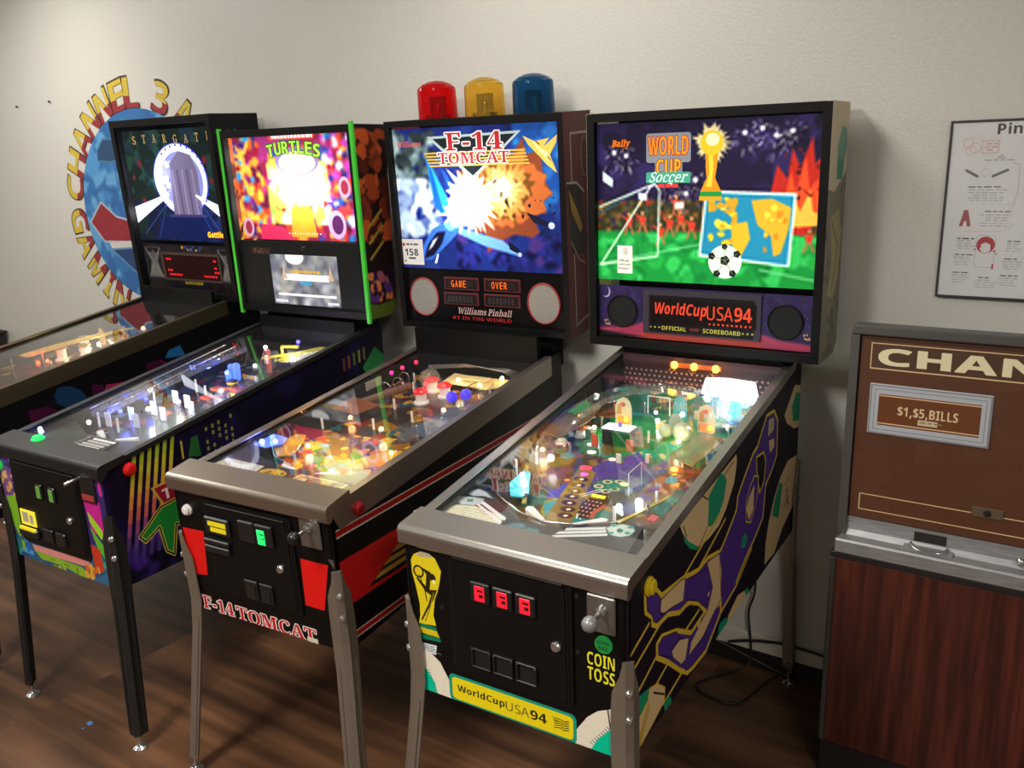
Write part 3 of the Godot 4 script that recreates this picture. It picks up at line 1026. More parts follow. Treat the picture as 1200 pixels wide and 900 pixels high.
	f.text("TOSS", 0.186, 0.703, 0.063, 0.031, col("efe92e"), "sb")
	f.poly(D.wf_tag, col("d9dde2"))
	f.lines(-0.252, 0.655, 0.04, 3, 0.006, 0.002, col("77787c"), 3)

	var hs := Art.new(self, -1.34, -1.10, 1.135, 1.864, 900, col("7d7768"))
	hs.blobs(-1.335, 1.14, 0.23, 0.72, 60, 0.006, 0.02, [col("5f5a50"), col("736d60")], 5)
	hs.poly([-1.105, 1.864, -1.34, 1.864, -1.34, 1.68, -1.30, 1.66, -1.24, 1.64, -1.18, 1.62, -1.105, 1.63], col("cfc2a4"))
	hs.poly([-1.24, 1.80, -1.31, 1.79, -1.33, 1.74, -1.29, 1.70, -1.22, 1.68, -1.19, 1.74], col("6fa08e"))
	hs.poly([-1.20, 1.72, -1.29, 1.70, -1.28, 1.65, -1.20, 1.655], col("3f8c76"))
	hs.poly([-1.15, 1.55, -1.26, 1.57, -1.31, 1.50, -1.30, 1.36, -1.24, 1.31, -1.16, 1.33, -1.20, 1.42], col("a89d6e"))
	hs.line([-1.17, 1.54, -1.27, 1.46, -1.22, 1.34], 0.008, col("5d5236"))
	hs.blobs(-1.33, 1.16, 0.2, 0.14, 16, 0.01, 0.03, [col("4c5b46"), col("8d8862"), col("55604e")], 7)

	var fld := soccer_field()
	var steel := mat("brushed_steel", col("a5a29c"), 0.30, 0.88)
	var board := Art.new(self, -0.26, 0.26, 0.0, 0.2, 1200, col("3a1a20"))
	for r in 4:
		for c in 30:
			board.disc(-0.25 + c * 0.0172 + (r % 2) * 0.006, 0.10 + r * 0.016, 0.0038, 0.0038, col("b8a29a"), 8)
	var mc := machine("pinball machine with goal, trophy and soccer ball backglass, beside the change machine", {
		"at": Vector2(0.0, 1.3571), "turn": 0.0375, "tilt": 0.031, "w": 0.5587, "yb": 0.5313, "yt": 0.959, "long": 1.293, "m": 0.140,
		"p0": 0.895, "pm": 0.085, "rail": 0.022, "bw": 0.739, "by0": 1.1353, "by1": 1.8635, "bz0": -1.1162, "bz1": -1.1162, "deep": 0.212,
		"side": printed("soccer_side", s, 0.5, {"metallic_specular": 0.3}), "front": printed("soccer_front", f, 0.45, {"metallic_specular": 0.3}), "head_side": printed("soccer_head_side", hs, 0.5),
		"field": printed("soccer_field", fld, 0.25), "rail_mat": steel, "bar_mat": steel, "leg_mat": mat("leg_steel", col("8c8376"), 0.45, 0.6), "splay": 0.045, "head_mat": mat("head_black", col("0e0e0e"), 0.5, 0.0, {"metallic_specular": 0.3})})
	soccer_head(mc)
	# front
	var door := coin_door(mc, -0.160, 0.618, 0.156, 0.920)
	var slot := mat("slot_black", col("1a1b1c"), 0.3)
	var red := glow("coin_red", col("f01a2e"), 0.7)
	for x in [-0.066, -0.008, 0.049]:
		var sl := part(door, "coin_slot", MB.new().cbox(Vector3(x, 0.842, 0.013), Vector3(0.050, 0.050, 0.010), 0.003), slot)
		part(sl, "lit_sign", MB.new().cbox(Vector3(x + 0.001, 0.842, 0.018), Vector3(0.026, 0.036, 0.003), 0.001), red)
		part(sl, "coin_mark", MB.new().cbox(Vector3(x + 0.004, 0.850, 0.0198), Vector3(0.014, 0.005, 0.001)).cbox(Vector3(x + 0.006, 0.838, 0.0198), Vector3(0.010, 0.008, 0.001)), mat("mark_dark", col("3a0408"), 0.5))
	for x in [-0.072, -0.014, 0.046]:
		var fr := part(door, "reject_slot", MB.new().cbox(Vector3(x, 0.698, 0.013), Vector3(0.05, 0.005, 0.008), 0.001).cbox(Vector3(x, 0.654, 0.013), Vector3(0.05, 0.005, 0.008), 0.001).cbox(Vector3(x - 0.023, 0.676, 0.013), Vector3(0.005, 0.04, 0.008), 0.001).cbox(Vector3(x + 0.023, 0.676, 0.013), Vector3(0.005, 0.04, 0.008), 0.001), mat("hinge_black", col("1c1c1c"), 0.3))
		part(fr, "flap", MB.new().cbox(Vector3(x, 0.674, 0.0105), Vector3(0.042, 0.036, 0.002)), slot)
	lock(door, 0.120, 0.764)
	plunger(mc, 0.190, 0.822, 0.254, 0.906, 0.226, 0.876, mat("knob_grey", col("8f8f90"), 0.35, 0.3))
	var eb := Art.new(self, 0.205, 0.247, 0.774, 0.816, 2400, col("23a84a"))
	eb.text("EXTRA", 0.2125, 0.7965, 0.027, 0.008, col("0c4a22"))
	eb.text("BALL", 0.2155, 0.7845, 0.021, 0.008, col("0c4a22"))
	bp(mc, "start_button", MB.new().prism(ring(0.226, 0.795, 0.0195, 24), "z", 0.0, 0.005).planar("xy", 0.205, 0.247, 0.774, 0.816), backlit("extra_ball", eb, 0.3))
	for q in [[-0.232, 0.917], [0.168, 0.925], [-0.182, 0.77], [0.166, 0.76], [0.166, 0.888]]:
		var b := MB.new()
		b.xf = knob_at(Vector3(q[0], q[1], 0.0), Vector3.BACK)
		b.lathe([[0.006, 0.0], [0.005, 0.003], [0.0, 0.004]], 10)
		bp(mc, "carriage_bolt", b, mat("hinge_black", col("1c1c1c"), 0.3))
	button(mc, "flipper_button", Vector3(0.280, 0.893, -0.098), Vector3.RIGHT, 0.017, mat("button_yellow", col("e0c01e"), 0.3))
	button(mc, "flipper_button", Vector3(-0.280, 0.893, -0.098), Vector3.LEFT, 0.017, mat("button_yellow", col("e0c01e"), 0.3))
	bp(mc, "lift_hook", MB.new().tube([Vector3(-0.288, 0.935, -0.05), Vector3(-0.296, 0.945, -0.055), Vector3(-0.298, 0.957, -0.065), Vector3(-0.292, 0.960, -0.08), Vector3(-0.286, 0.945, -0.085)], 0.0025, 6), steel)
	soccer_parts(mc, board)

func soccer_field() -> Art:
	var a := Art.new(self, -0.26, 0.26, 0.0, 1.15, 1100, col("4a3a24"))
	a.blobs(-0.26, 0.1, 0.52, 1.05, 200, 0.012, 0.045, [col("5a4424"), col("6e6a2a"), col("3c2a50"), col("2c6a58"), col("7a4a2a"), col("8a6a30"), col("38305c")], 21)
	a.poly([-0.16, 0.62, 0.16, 0.6, 0.24, 0.8, 0.24, 1.15, -0.2, 1.15], col("1f7a52"))
	a.blobs(-0.2, 0.66, 0.44, 0.48, 90, 0.01, 0.04, [col("1b8f86"), col("2f9a4a"), col("1c5c50"), col("c8b884"), col("b86a2a")], 22)
	a.soften(6)
	a.poly(D.wp_orange, col("8a5a34"))
	a.blobs(0.08, 0.38, 0.12, 0.34, 30, 0.008, 0.025, [col("a8683a"), col("6a4630"), col("c48a50"), col("7a4a8a")], 24)
	a.poly(D.wp_green, col("6d5a22"))
	a.poly(D.wp_or, col("9a6a1e"))
	a.poly([-0.10, 0.42, -0.02, 0.40, 0.10, 0.47, 0.11, 0.60, -0.06, 0.60], col("4b2f8c"))
	a.poly(D.wp_purp2, col("55379a"))
	a.poly(D.wp_blueL, col("4438a0"))
	a.poly(D.wp_oliv, col("8f8f22"))
	a.poly(D.wp_teal, col("2a8f9a"))
	a.poly(D.wp_tealbox, col("0f8078"))
	for i in 3:
		a.line([0.0 + i * 0.010, 0.300, 0.008 + i * 0.010, 0.280], 0.004, col("e8e8dc"))
	a.poly(D.wp_grid, col("4a2016"))
	for i in 4:
		for j in 5:
			a.disc(0.004 + i * 0.011, 0.30 + j * 0.018, 0.003, 0.004, col("c8a090"), 10)
	a.poly(D.wp_red, col("b8583a"))
	a.poly([-0.05, 0.24, 0.02, 0.25, -0.05, 0.52, -0.11, 0.55], col("8a6a1e"))
	for i in 7:
		var p: Array = D["wp_in%d" % i]
		a.disc(p[0], p[1], 0.020, 0.013, col("45180f"))
		a.disc(p[0] + 0.002, p[1], 0.006, 0.006, col("f2d8c0"))
	a.edged(D.wp_ball, col("15705a"), 0.004, col("0b4034"))
	for q in [[-0.008, 0.452], [0.002, 0.483], [0.036, 0.452], [0.030, 0.495], [0.020, 0.433]]:
		a.disc(q[0], q[1], 0.014, 0.011, col("cfc9a0"))
		a.disc(q[0], q[1], 0.007, 0.005, col("4a3020"))
	a.poly(D.wp_ballg, col("0f8a66"))
	a.line([-0.03, 0.39, 0.005, 0.44], 0.004, col("e0e0d4"))
	a.line([-0.022, 0.384, 0.013, 0.434], 0.004, col("e0e0d4"))
	return a

func soccer_head(mc: Dictionary) -> void:
	var a := Art.new(self, -0.345, 0.350, 1.350, 1.832, 1300, col("1c1531"))
	a.blobs(-0.345, 1.62, 0.695, 0.21, 60, 0.02, 0.05, [col("231a3e"), col("17122a"), col("2b2150")], 2)
	# stands and crowd
	a.rect(-0.345, 1.50, 0.695, 0.10, col("33301c"))
	a.blobs(-0.345, 1.49, 0.695, 0.115, 260, 0.004, 0.012, [col("5a4a22"), col("7d3a1e"), col("2c2a3c"), col("a86a2a"), col("3a5a2c"), col("8c2a22")], 3)
	# turf
	a.rect(-0.345, 1.350, 0.695, 0.155, col("138a35"))
	a.blobs(-0.345, 1.352, 0.695, 0.15, 90, 0.012, 0.04, [col("1fa040"), col("0f7a30"), col("2fb552"), col("148a3a")], 6)
	a.soften(12)
	a.line([-0.34, 1.40, 0.0, 1.47, 0.2, 1.47], 0.004, col("7ad08a"))
	a.line([0.18, 1.40, 0.34, 1.375], 0.005, col("6cc57c"))
	# fireworks
	var g := RandomNumberGenerator.new()
	g.seed = 11
	for q in [[-0.285, 1.745], [-0.245, 1.735], [0.125, 1.79], [0.175, 1.80], [0.215, 1.78], [-0.05, 1.62], [-0.1, 1.65], [0.26, 1.79], [-0.02, 1.66]]:
		for i in 26:
			var an := g.randf() * TAU
			var r := g.randf_range(0.015, 0.055)
			a.line([q[0] + cos(an) * r * 0.7, q[1] + sin(an) * r * 0.7 - r * 0.3, q[0] + cos(an) * r, q[1] + sin(an) * r - r * 0.45], 0.0018, col(["c9c3e8", "8f88b8", "e8dca0", "6a628f"][i % 4]))
		a.star(q[0], q[1], 0.012, 0.005, 8, col("f4f2ff"), i_of(q[0]))
		a.disc(q[0], q[1], 0.006, 0.006, col("ffffff"))
	# floodlights
	a.poly([-0.325, 1.69, -0.29, 1.665, -0.292, 1.64, -0.325, 1.66], col("d8f4f4"))
	a.poly([-0.205, 1.625, -0.175, 1.62, -0.175, 1.60, -0.203, 1.603], col("d2e6ff"))
	a.line([-0.34, 1.56, -0.28, 1.59, -0.22, 1.62], 0.008, col("2a4a58"))
	# players
	for q in [[-0.235, 1.53], [-0.19, 1.535], [-0.10, 1.525], [-0.065, 1.54], [-0.03, 1.52], [-0.13, 1.50], [-0.08, 1.585], [0.318, 1.49]]:
		a.disc(q[0], q[1] + 0.026, 0.006, 0.007, col("c98a5a"), 10)
		a.poly([q[0] - 0.012, q[1] + 0.018, q[0] + 0.013, q[1] + 0.016, q[0] + 0.008, q[1] - 0.008, q[0] - 0.008, q[1] - 0.008], col("d23a26"))
		a.line([q[0] - 0.010, q[1] + 0.014, q[0] - 0.022, q[1] + 0.022], 0.005, col("c8442e"))
		a.line([q[0] - 0.004, q[1] - 0.008, q[0] - 0.014, q[1] - 0.035], 0.006, col("b8683a"))
		a.line([q[0] + 0.004, q[1] - 0.008, q[0] + 0.014, q[1] - 0.033], 0.006, col("b8683a"))
	a.rect(-0.085, 1.575, 0.03, 0.02, col("e8d8d0"))
	# goal
	for l in [[-0.134, 1.631, -0.139, 1.430], [-0.150, 1.650, -0.134, 1.631], [-0.338, 1.580, -0.150, 1.650], [-0.335, 1.397, -0.165, 1.640], [-0.335, 1.397, -0.139, 1.430], [-0.165, 1.640, -0.150, 1.650]]:
		a.line(l, 0.005, col("e8f6e4"))
	for i in 9:
		a.line([-0.145 - i * 0.016, 1.635 - i * 0.022, -0.14 - i * 0.02, 1.43 - i * 0.003], 0.001, col("4f8f70"))
	# flames at the right
	a.poly([0.20, 1.60, 0.22, 1.70, 0.25, 1.66, 0.262, 1.745, 0.285, 1.69, 0.315, 1.775, 0.325, 1.70, 0.342, 1.72, 0.348, 1.55, 0.30, 1.50, 0.22, 1.52], col("b3261c"))
	a.poly([0.24, 1.58, 0.26, 1.68, 0.275, 1.62, 0.30, 1.72, 0.312, 1.63, 0.335, 1.66, 0.345, 1.56, 0.29, 1.52], col("e04a22"))
	a.poly([0.25, 1.55, 0.275, 1.60, 0.29, 1.57, 0.315, 1.63, 0.325, 1.57, 0.348, 1.56, 0.345, 1.53, 0.27, 1.525], col("ffb040"))
	a.blobs(0.24, 1.60, 0.105, 0.15, 14, 0.004, 0.012, [col("3a1014"), col("7a1a18")], 8)
	a.soften(5)
	# map of the world on a hanging banner
	a.poly(D.wb_map, col("f2f6ea"))
	a.poly([0.017, 1.623, 0.272, 1.613, 0.260, 1.417, 0.0, 1.441], col("1f86a8"))
	a.blobs(0.02, 1.47, 0.09, 0.14, 26, 0.008, 0.022, [col("e8c52c"), col("d89a24"), col("f0d84a")], 12)
	a.poly([0.15, 1.60, 0.21, 1.605, 0.265, 1.58, 0.26, 1.52, 0.24, 1.45, 0.22, 1.44, 0.21, 1.50, 0.17, 1.53], col("eba62c"))
	a.blobs(0.19, 1.45, 0.07, 0.14, 12, 0.006, 0.016, [col("f0d040"), col("d8861e")], 13)
	a.poly([0.09, 1.53, 0.14, 1.54, 0.15, 1.49, 0.12, 1.43, 0.10, 1.46], col("e2b02a"))
	a.soften(3)
	# trophy
	a.star(0.028, 1.765, 0.056, 0.040, 22, col("cfc48a"), 4)
	a.soften(8)
	a.poly([0.010, 1.74, 0.048, 1.74, 0.045, 1.70, 0.040, 1.665, 0.060, 1.625, -0.005, 1.625, 0.014, 1.665, 0.010, 1.70], col("d98a1a"))
	a.poly([0.018, 1.74, 0.032, 1.74, 0.034, 1.69, 0.030, 1.64, 0.012, 1.64, 0.022, 1.68], col("f6c23c"))
	a.disc(0.028, 1.765, 0.034, 0.035, col("f0b428"))
	a.disc(0.030, 1.775, 0.020, 0.018, col("fdf3b0"))
	a.rect(-0.006, 1.612, 0.066, 0.014, col("1e8a3a"))
	a.rect(-0.008, 1.600, 0.070, 0.012, col("d89a22"))
	# ball
	a.disc(0.076, 1.420, 0.051, 0.050, col("e4ecd8"))
	for q in [[0.076, 1.424, 0.016], [0.035, 1.436, 0.012], [0.112, 1.444, 0.012], [0.052, 1.384, 0.012], [0.100, 1.386, 0.012], [0.074, 1.465, 0.010]]:
		a.disc(q[0], q[1], q[2], q[2], col("16201a"), 5)
		a.line([0.076, 1.424, q[0], q[1]], 0.002, col("6a7468"))
	# logo
	for q in [[-0.178, 1.712, 0.142, 0.086], [-0.150, 1.660, 0.088, 0.060]]:
		a.poly(rrect(q[0], q[1], q[0] + q[2], q[1] + q[3], 0.008), col("7c8088"))
	a.otext("WORLD", -0.172, 1.734, 0.128, 0.055, col("f08a24"), col("8a1a14"), 0.002)
	a.otext("CUP", -0.145, 1.676, 0.078, 0.046, col("f0a01c"), col("7a1a14"), 0.002)
	a.poly(rrect(-0.178, 1.652, -0.036, 1.684, 0.004), col("3f9a7c"))
	a.text("Soccer", -0.170, 1.655, 0.118, 0.030, col("eaf4ea"), "rr", 0.4)
	a.lines(-0.140, 1.638, 0.06, 1, 0.01, 0.012, col("d83a34"), 6)
	a.otext("Bally", -0.296, 1.757, 0.060, 0.026, col("f47a14"), col("7a2a08"), 0.0012, "rb", 0.25)
	# sticker
	a.rect(-0.276, 1.372, 0.052, 0.088, col("ece8d2"))
	for i in 4:
		a.line([-0.256, 1.432 + i * 0.005, -0.248, 1.435 + i * 0.005, -0.240, 1.432 + i * 0.005], 0.002, col("c05a4a") if i > 1 else col("5a5a78"))
	a.text("Official", -0.271, 1.409, 0.034, 0.008, col("30302a"))
	a.text("Licensed", -0.271, 1.397, 0.038, 0.008, col("30302a"))
	a.text("Product", -0.271, 1.384, 0.036, 0.008, col("30302a"))
	sheet(mc, "backglass_screen", -0.345, 1.350, 0.350, 1.832, 0.022, backlit("soccer_glass", a, 0.95, 0.7))
	for q in [[-0.2, 1.62], [0.03, 1.70], [0.2, 1.52], [-0.1, 1.44], [0.27, 1.60]]:
		hot(mc, q[0], q[1], 0.12, 0.007)
	# speaker panel
	var p := Art.new(self, -0.343, 0.345, 1.165, 1.330, 1300, col("2c2150"))
	p.blobs(-0.343, 1.21, 0.69, 0.12, 90, 0.01, 0.03, [col("2f2456"), col("281d48"), col("36265c")], 4)
	p.soften(8)
	p.poly([-0.343, 1.165, 0.345, 1.165, 0.345, 1.185, 0.24, 1.195, 0.17, 1.215, -0.17, 1.225, -0.22, 1.205, -0.343, 1.19], col("a83a5c"))
	p.poly([-0.2, 1.165, 0.2, 1.165, 0.18, 1.200, -0.18, 1.21], col("b8443c"))
	p.poly([-0.343, 1.165, -0.16, 1.165, -0.343, 1.182], col("141218"))
	p.soften(10)
	g.seed = 5
	for i in 60:
		p.disc(g.randf_range(-0.34, 0.34), g.randf_range(1.22, 1.325), 0.0012, 0.0012, col("a8a0d0"), 6)
	p.disc(-0.318, 1.308, 0.015, 0.018, col("b8b0d8"))
	p.disc(-0.322, 1.311, 0.014, 0.017, col("30245a"))
	for q in [[-0.325, 1.20], [0.315, 1.20]]:
		p.blobs(q[0], q[1], 0.022, 0.022, 6, 0.003, 0.005, [col("d8b060")], 3)
	sheet(mc, "speaker_panel", -0.343, 1.165, 0.345, 1.330, 0.024, printed("soccer_speaker_panel", p, 0.3))
	var cloth := mat("speaker_cloth", col("0e0e0e"), 0.9)
	for x in [-0.259, 0.263]:
		grille(mc, x, 1.249, 0.049, 1.0, 0.0235, cloth, mat("cabinet_black", col("121212"), 0.42))
	var bz := Art.new(self, -0.185, 0.192, 1.186, 1.325, 1300, col("3d3742"))
	bz.rect(-0.165, 1.190, 0.337, 0.118, col("151218"))
	for i in 3:
		bz.star(-0.158 + i * 0.014, 1.206, 0.005, 0.002, 5, col("c9c04a"), i)
		bz.star(0.140 + i * 0.014, 1.206, 0.005, 0.002, 5, col("c9c04a"), i)
	bz.text("OFFICIAL", -0.122, 1.199, 0.082, 0.013, col("c9c04a"))
	bz.text("bally", -0.030, 1.199, 0.032, 0.013, col("8c3e22"), "rb", 0.2)
	bz.text("SCOREBOARD", 0.014, 1.199, 0.118, 0.013, col("c9c04a"))
	sheet(mc, "display_bezel", -0.185, 1.186, 0.192, 1.325, 0.017, printed("soccer_bezel", bz, 0.2), 0.006)
	var dm := Art.new(self, -0.158, 0.178, 1.218, 1.296, 1700, col("0a0505"))
	var led := col("ff4a28")
	dm.text("WorldCup", -0.150, 1.238, 0.172, 0.050, led, "sb", 0.12)
	dm.text("USA", 0.026, 1.241, 0.082, 0.042, led, "sr")
	dm.text("94", 0.112, 1.241, 0.054, 0.044, led, "sb")
	for i in 10:
		dm.star(0.036 + i * 0.0140, 1.228, 0.0045, 0.0025, 5, led, i)
	for i in 140:
		dm.im.fill_rect(Rect2i(i * 5, 0, 1, 400), col("0a0505"))
		dm.im.fill_rect(Rect2i(0, i * 5, 800, 1), col("0a0505"))
	sheet(mc, "dot_display", -0.158, 1.218, 0.178, 1.296, 0.0155, backlit("soccer_dots", dm, 1.7))

func i_of(x: float) -> int:
	return int(absf(x) * 1000.0)

func soccer_parts(mc: Dictionary, board: Art) -> void:
	var ap := Art.new(self, -0.262, 0.262, 0.06, 0.36, 1500, col("1d1d1c"))
	ap.poly(D.wp_card, col("d5d2b4"))
	ap.lines(-0.23, 0.165, 0.11, 4, 0.011, 0.003, col("a9a68c"), 6)
	for k in ["helm", "helm2"]:
		ap.edged(D["wp_" + k], col("b9c3c9"), 0.003, col("55646a"))
	ap.poly(D.wp_helmg, col("0f7a68"))
	for k in ["st1", "st2", "h1", "h2", "h3"]:
		ap.poly(D["wp_" + k], col("dfe1e0"))
	ap.edged(D.wp_cloud, col("4d7480"), 0.002, col("2a4a50"))
	ap.edged(D.wp_cloud2, col("3f7d74"), 0.002, col("2a4a50"))
	ap.edged(D.wp_hb, col("ccd6cf"), 0.003, col("4a6a5c"))
	ap.poly(D.wp_hbg, col("0f7a5c"))
	for q in [[0.142, 0.225], [0.184, 0.206], [0.150, 0.192], [0.180, 0.232]]:
		ap.disc(q[0], q[1], 0.008, 0.007, col("3f9a80"), 5)
	var rows := [[], []]
	var f := [-0.260, 0.075, 0.222, 0.075, 0.222, 0.10, 0.205, 0.245, 0.150, 0.240, 0.045, 0.178, 0.0, 0.162, -0.07, 0.172, -0.125, 0.198, -0.182, 0.238, -0.260, 0.290]
	for i in range(0, f.size(), 2):
		rows[0].append(pf(mc, f[i], f[i + 1], 0.0))
		rows[1].append(pf(mc, f[i], f[i + 1], 0.034))
	var am := MB.new()
	am.loft(rows, true, false)
	var tri := PackedVector2Array()
	for i in range(0, f.size(), 2):
		tri.append(Vector2(f[i], f[i + 1]))
	var ix := Geometry2D.triangulate_polygon(tri)
	for i in range(0, ix.size(), 3):
		am.flat([rows[1][ix[i]], rows[1][ix[i + 1]], rows[1][ix[i + 2]]], Vector3.UP)
	am.planar("xz", -0.262, 0.262, -0.06, -0.36)
	part(mc.field, "apron", am, printed("soccer_apron", ap, 0.35))
	var clear := mat("clear_plastic", Color(0.9, 0.92, 0.95, 0.03), 0.06, 0.0, {"transparency": BaseMaterial3D.TRANSPARENCY_ALPHA})
	var chrome := mat("bolt_chrome", col("c4c4c2"), 0.2, 0.9)
	var white := mat("white_plastic", col("e9e9e4"), 0.35)
	# flippers and slingshots
	flipper(mc, -0.085, 0.235, -0.025, 0.195, white)
	flipper(mc, 0.105, 0.250, 0.045, 0.200, white)
	plastic(mc, "sling_plastic", [-0.205, 0.40, -0.185, 0.41, -0.125, 0.30, -0.13, 0.275, -0.16, 0.27, -0.20, 0.33], 0.026, mat("teal_plastic", col("3fb8c4"), 0.25))
	plastic(mc, "sling_plastic", [0.10, 0.30, 0.15, 0.42, 0.175, 0.42, 0.175, 0.34, 0.135, 0.285], 0.026, clear)
	plastic(mc, "lane_guide", [-0.225, 0.45, -0.215, 0.45, -0.11, 0.262, -0.12, 0.258], 0.020, mat("gold_plastic", col("b8a040"), 0.3))
	plastic(mc, "lane_guide", [0.20, 0.45, 0.208, 0.45, 0.14, 0.258, 0.13, 0.262], 0.020, mat("gold_plastic", col("b8a040"), 0.3))
	wire(mc, [-0.24, 0.33, 0.03, -0.19, 0.26, 0.03, -0.10, 0.205, 0.03, -0.02, 0.185, 0.03, 0.06, 0.20, 0.03, 0.14, 0.25, 0.03], 0.003, chrome)
	for q in [[-0.20, 0.405], [-0.127, 0.29], [-0.19, 0.30], [-0.238, 0.412], [0.105, 0.305], [0.165, 0.415], [0.172, 0.345], [-0.225, 0.51], [-0.17, 0.60], [0.07, 0.60], [0.15, 0.62], [0.19, 0.70], [-0.05, 0.72], [0.0, 0.75], [-0.21, 0.64], [0.10, 0.80], [-0.17, 0.80], [0.20, 0.85], [0.02, 0.88], [-0.10, 0.95], [0.12, 0.98], [0.05, 1.02]]:
		post(mc, q[0], q[1], 0.035, chrome if i_of(q[0]) % 3 else white, 0.004)
	# lamps
	bulb(mc, -0.150, 0.320, 0.040, col("c8ffff"), 8.0, 0.0030, 0.010)
	bulb(mc, -0.185, 0.370, 0.036, col("d8ffff"), 6.0, 0.0014, 0.007)
	bulb(mc, 0.150, 0.345, 0.036, col("e8ffff"), 8.0, 0.0030, 0.010)
	bulb(mc, 0.115, 0.310, 0.034, col("e8ffff"), 7.0, 0.0012, 0.008)
	bulb(mc, -0.174, 0.500, 0.030, col("ffffff"), 7.0, 0.0028, 0.010)
	bulb(mc, 0.150, 0.565, 0.020, col("ffb030"), 9.0, 0.0050, 0.011)
	bulb(mc, -0.235, 0.56, 0.02, col("ffd8b0"), 4.0, 0.0022)
	bulb(mc, 0.10, 0.72, 0.03, col("ffe8c0"), 4.0, 0.0035)
	bulb(mc, -0.16, 0.73, 0.03, col("fff0d8"), 4.0, 0.0030)
	bulb(mc, -0.02, 0.86, 0.02, col("f0fff0"), 5.0, 0.0035, 0.008)
	bulb(mc, 0.17, 0.93, 0.03, col("80f0ff"), 6.0, 0.0060, 0.010)
	bulb(mc, 0.14, 0.86, 0.02, col("ffa028"), 6.0, 0.0016, 0.008)
	bulb(mc, -0.11, 0.84, 0.02, col("ffa028"), 6.0, 0.0016, 0.008)
	bulb(mc, 0.03, 0.93, 0.02, col("ffffff"), 6.0, 0.0, 0.008)
	bulb(mc, -0.05, 0.92, 0.02, col("ffffff"), 5.0, 0.0, 0.006)
	for q in [[-0.046, 0.611, "fff4e0", 0.010], [-0.12, 0.633, "ffffff", 0.013], [-0.145, 0.68, "ffffff", 0.012], [-0.088, 0.537, "ff3a5a", 0.017], [-0.074, 0.500, "ff5ad8", 0.011], [0.047, 0.486, "fff2a8", 0.012], [-0.10, 0.452, "ff7a4a", 0.007]]:
		part(mc.field, "insert_lamp", MB.new().prism(ring(q[0], -q[1], q[3], 16, 0.8), "y", pfy(mc, q[1]) - 0.002, pfy(mc, q[1]) + 0.0016), glow("insert_" + q[2], col(q[2]), 1.1))
	part(mc.field, "insert_lamp", MB.new().cbox(pf(mc, 0.017, 0.400, 0.0), Vector3(0.036, 0.004, 0.013), 0.001), glow("insert_yellow", col("fff02a"), 1.0))
	# the goalkeeper's lit box with dark front, drop targets either side
	part(mc.field, "goal_display", MB.new().cbox(pf(mc, -0.075, 0.715, 0.048), Vector3(0.085, 0.004, 0.05), 0.001), glow("box_white", col("efeaff"), 1.3))
	part(mc.field, "goal_box", MB.new().cbox(pf(mc, -0.075, 0.715, 0.022), Vector3(0.085, 0.043, 0.05), 0.003), mat("head_black", col("0e0e0e"), 0.5, 0.0, {"metallic_specular": 0.3}))
	part(mc.field, "cup_figure", MB.new().cbox(pf(mc, -0.070, 0.712, 0.058), Vector3(0.012, 0.016, 0.006), 0.003), mat("violet", col("7a4ac0"), 0.4))
	for x in [-0.130, -0.022]:
		part(mc.field, "drop_target", MB.new().cbox(pf(mc, x, 0.672, 0.018), Vector3(0.022, 0.036, 0.005), 0.002), mat("target_red", col("c8442e"), 0.35))
	# standing cup-shaped plastics
	for q in [[-0.120, 0.845], [0.125, 0.870]]:
		var p := pf(mc, q[0], q[1], 0.0)
		var sh := []
		for e in [[-0.026, 0.0], [0.026, 0.0], [0.026, 0.055], [0.020, 0.075], [0.0, 0.086], [-0.020, 0.075], [-0.026, 0.055]]:
			sh.append(p.x + e[0])
			sh.append(p.y + e[1])
		var o := part(mc.field, "cup_plastic", MB.new().prism(sh, "z", p.z, p.z + 0.003), mat("ivory_plastic", col("cfd2a4"), 0.35))
		o.rotation.y = 0.0
		part(mc.field, "cup_light", MB.new().cbox(p + Vector3(0, 0.016, 0.004), Vector3(0.036, 0.024, 0.003), 0.001), glow("cup_orange", col("ff7a1e"), 1.2))
		part(mc.field, "cup_star", MB.new().prism(ring(p.x, p.y + 0.064, 0.007, 12), "z", p.z + 0.003, p.z + 0.005), mat("target_red", col("c8442e"), 0.35))
		part(mc.field, "cup_print", MB.new().prism([p.x - 0.02, p.y + 0.034, p.x - 0.006, p.y + 0.034, p.x - 0.006, p.y + 0.07, p.x - 0.02, p.y + 0.06], "z", p.z + 0.003, p.z + 0.0045), mat("print_orange", col("c98a3a"), 0.4))
	# rear: goal net, green figures, lit white panel, amber lamps
	var gp := pf(mc, -0.055, 0.955, 0.0)
	part(mc.field, "goal_net", MB.new().tube([gp + Vector3(-0.035, 0, 0), gp + Vector3(-0.035, 0.055, 0), gp + Vector3(0.035, 0.055, 0), gp + Vector3(0.035, 0, 0)], 0.0025, 6), white)
	for i in 6:
		part(mc.field, "net_bar", MB.new().tube([gp + Vector3(-0.03 + i * 0.012, 0.0, -0.012), gp + Vector3(-0.03 + i * 0.012, 0.052, -0.012)], 0.001, 4), mat("mark_grey", col("40504a"), 0.5))
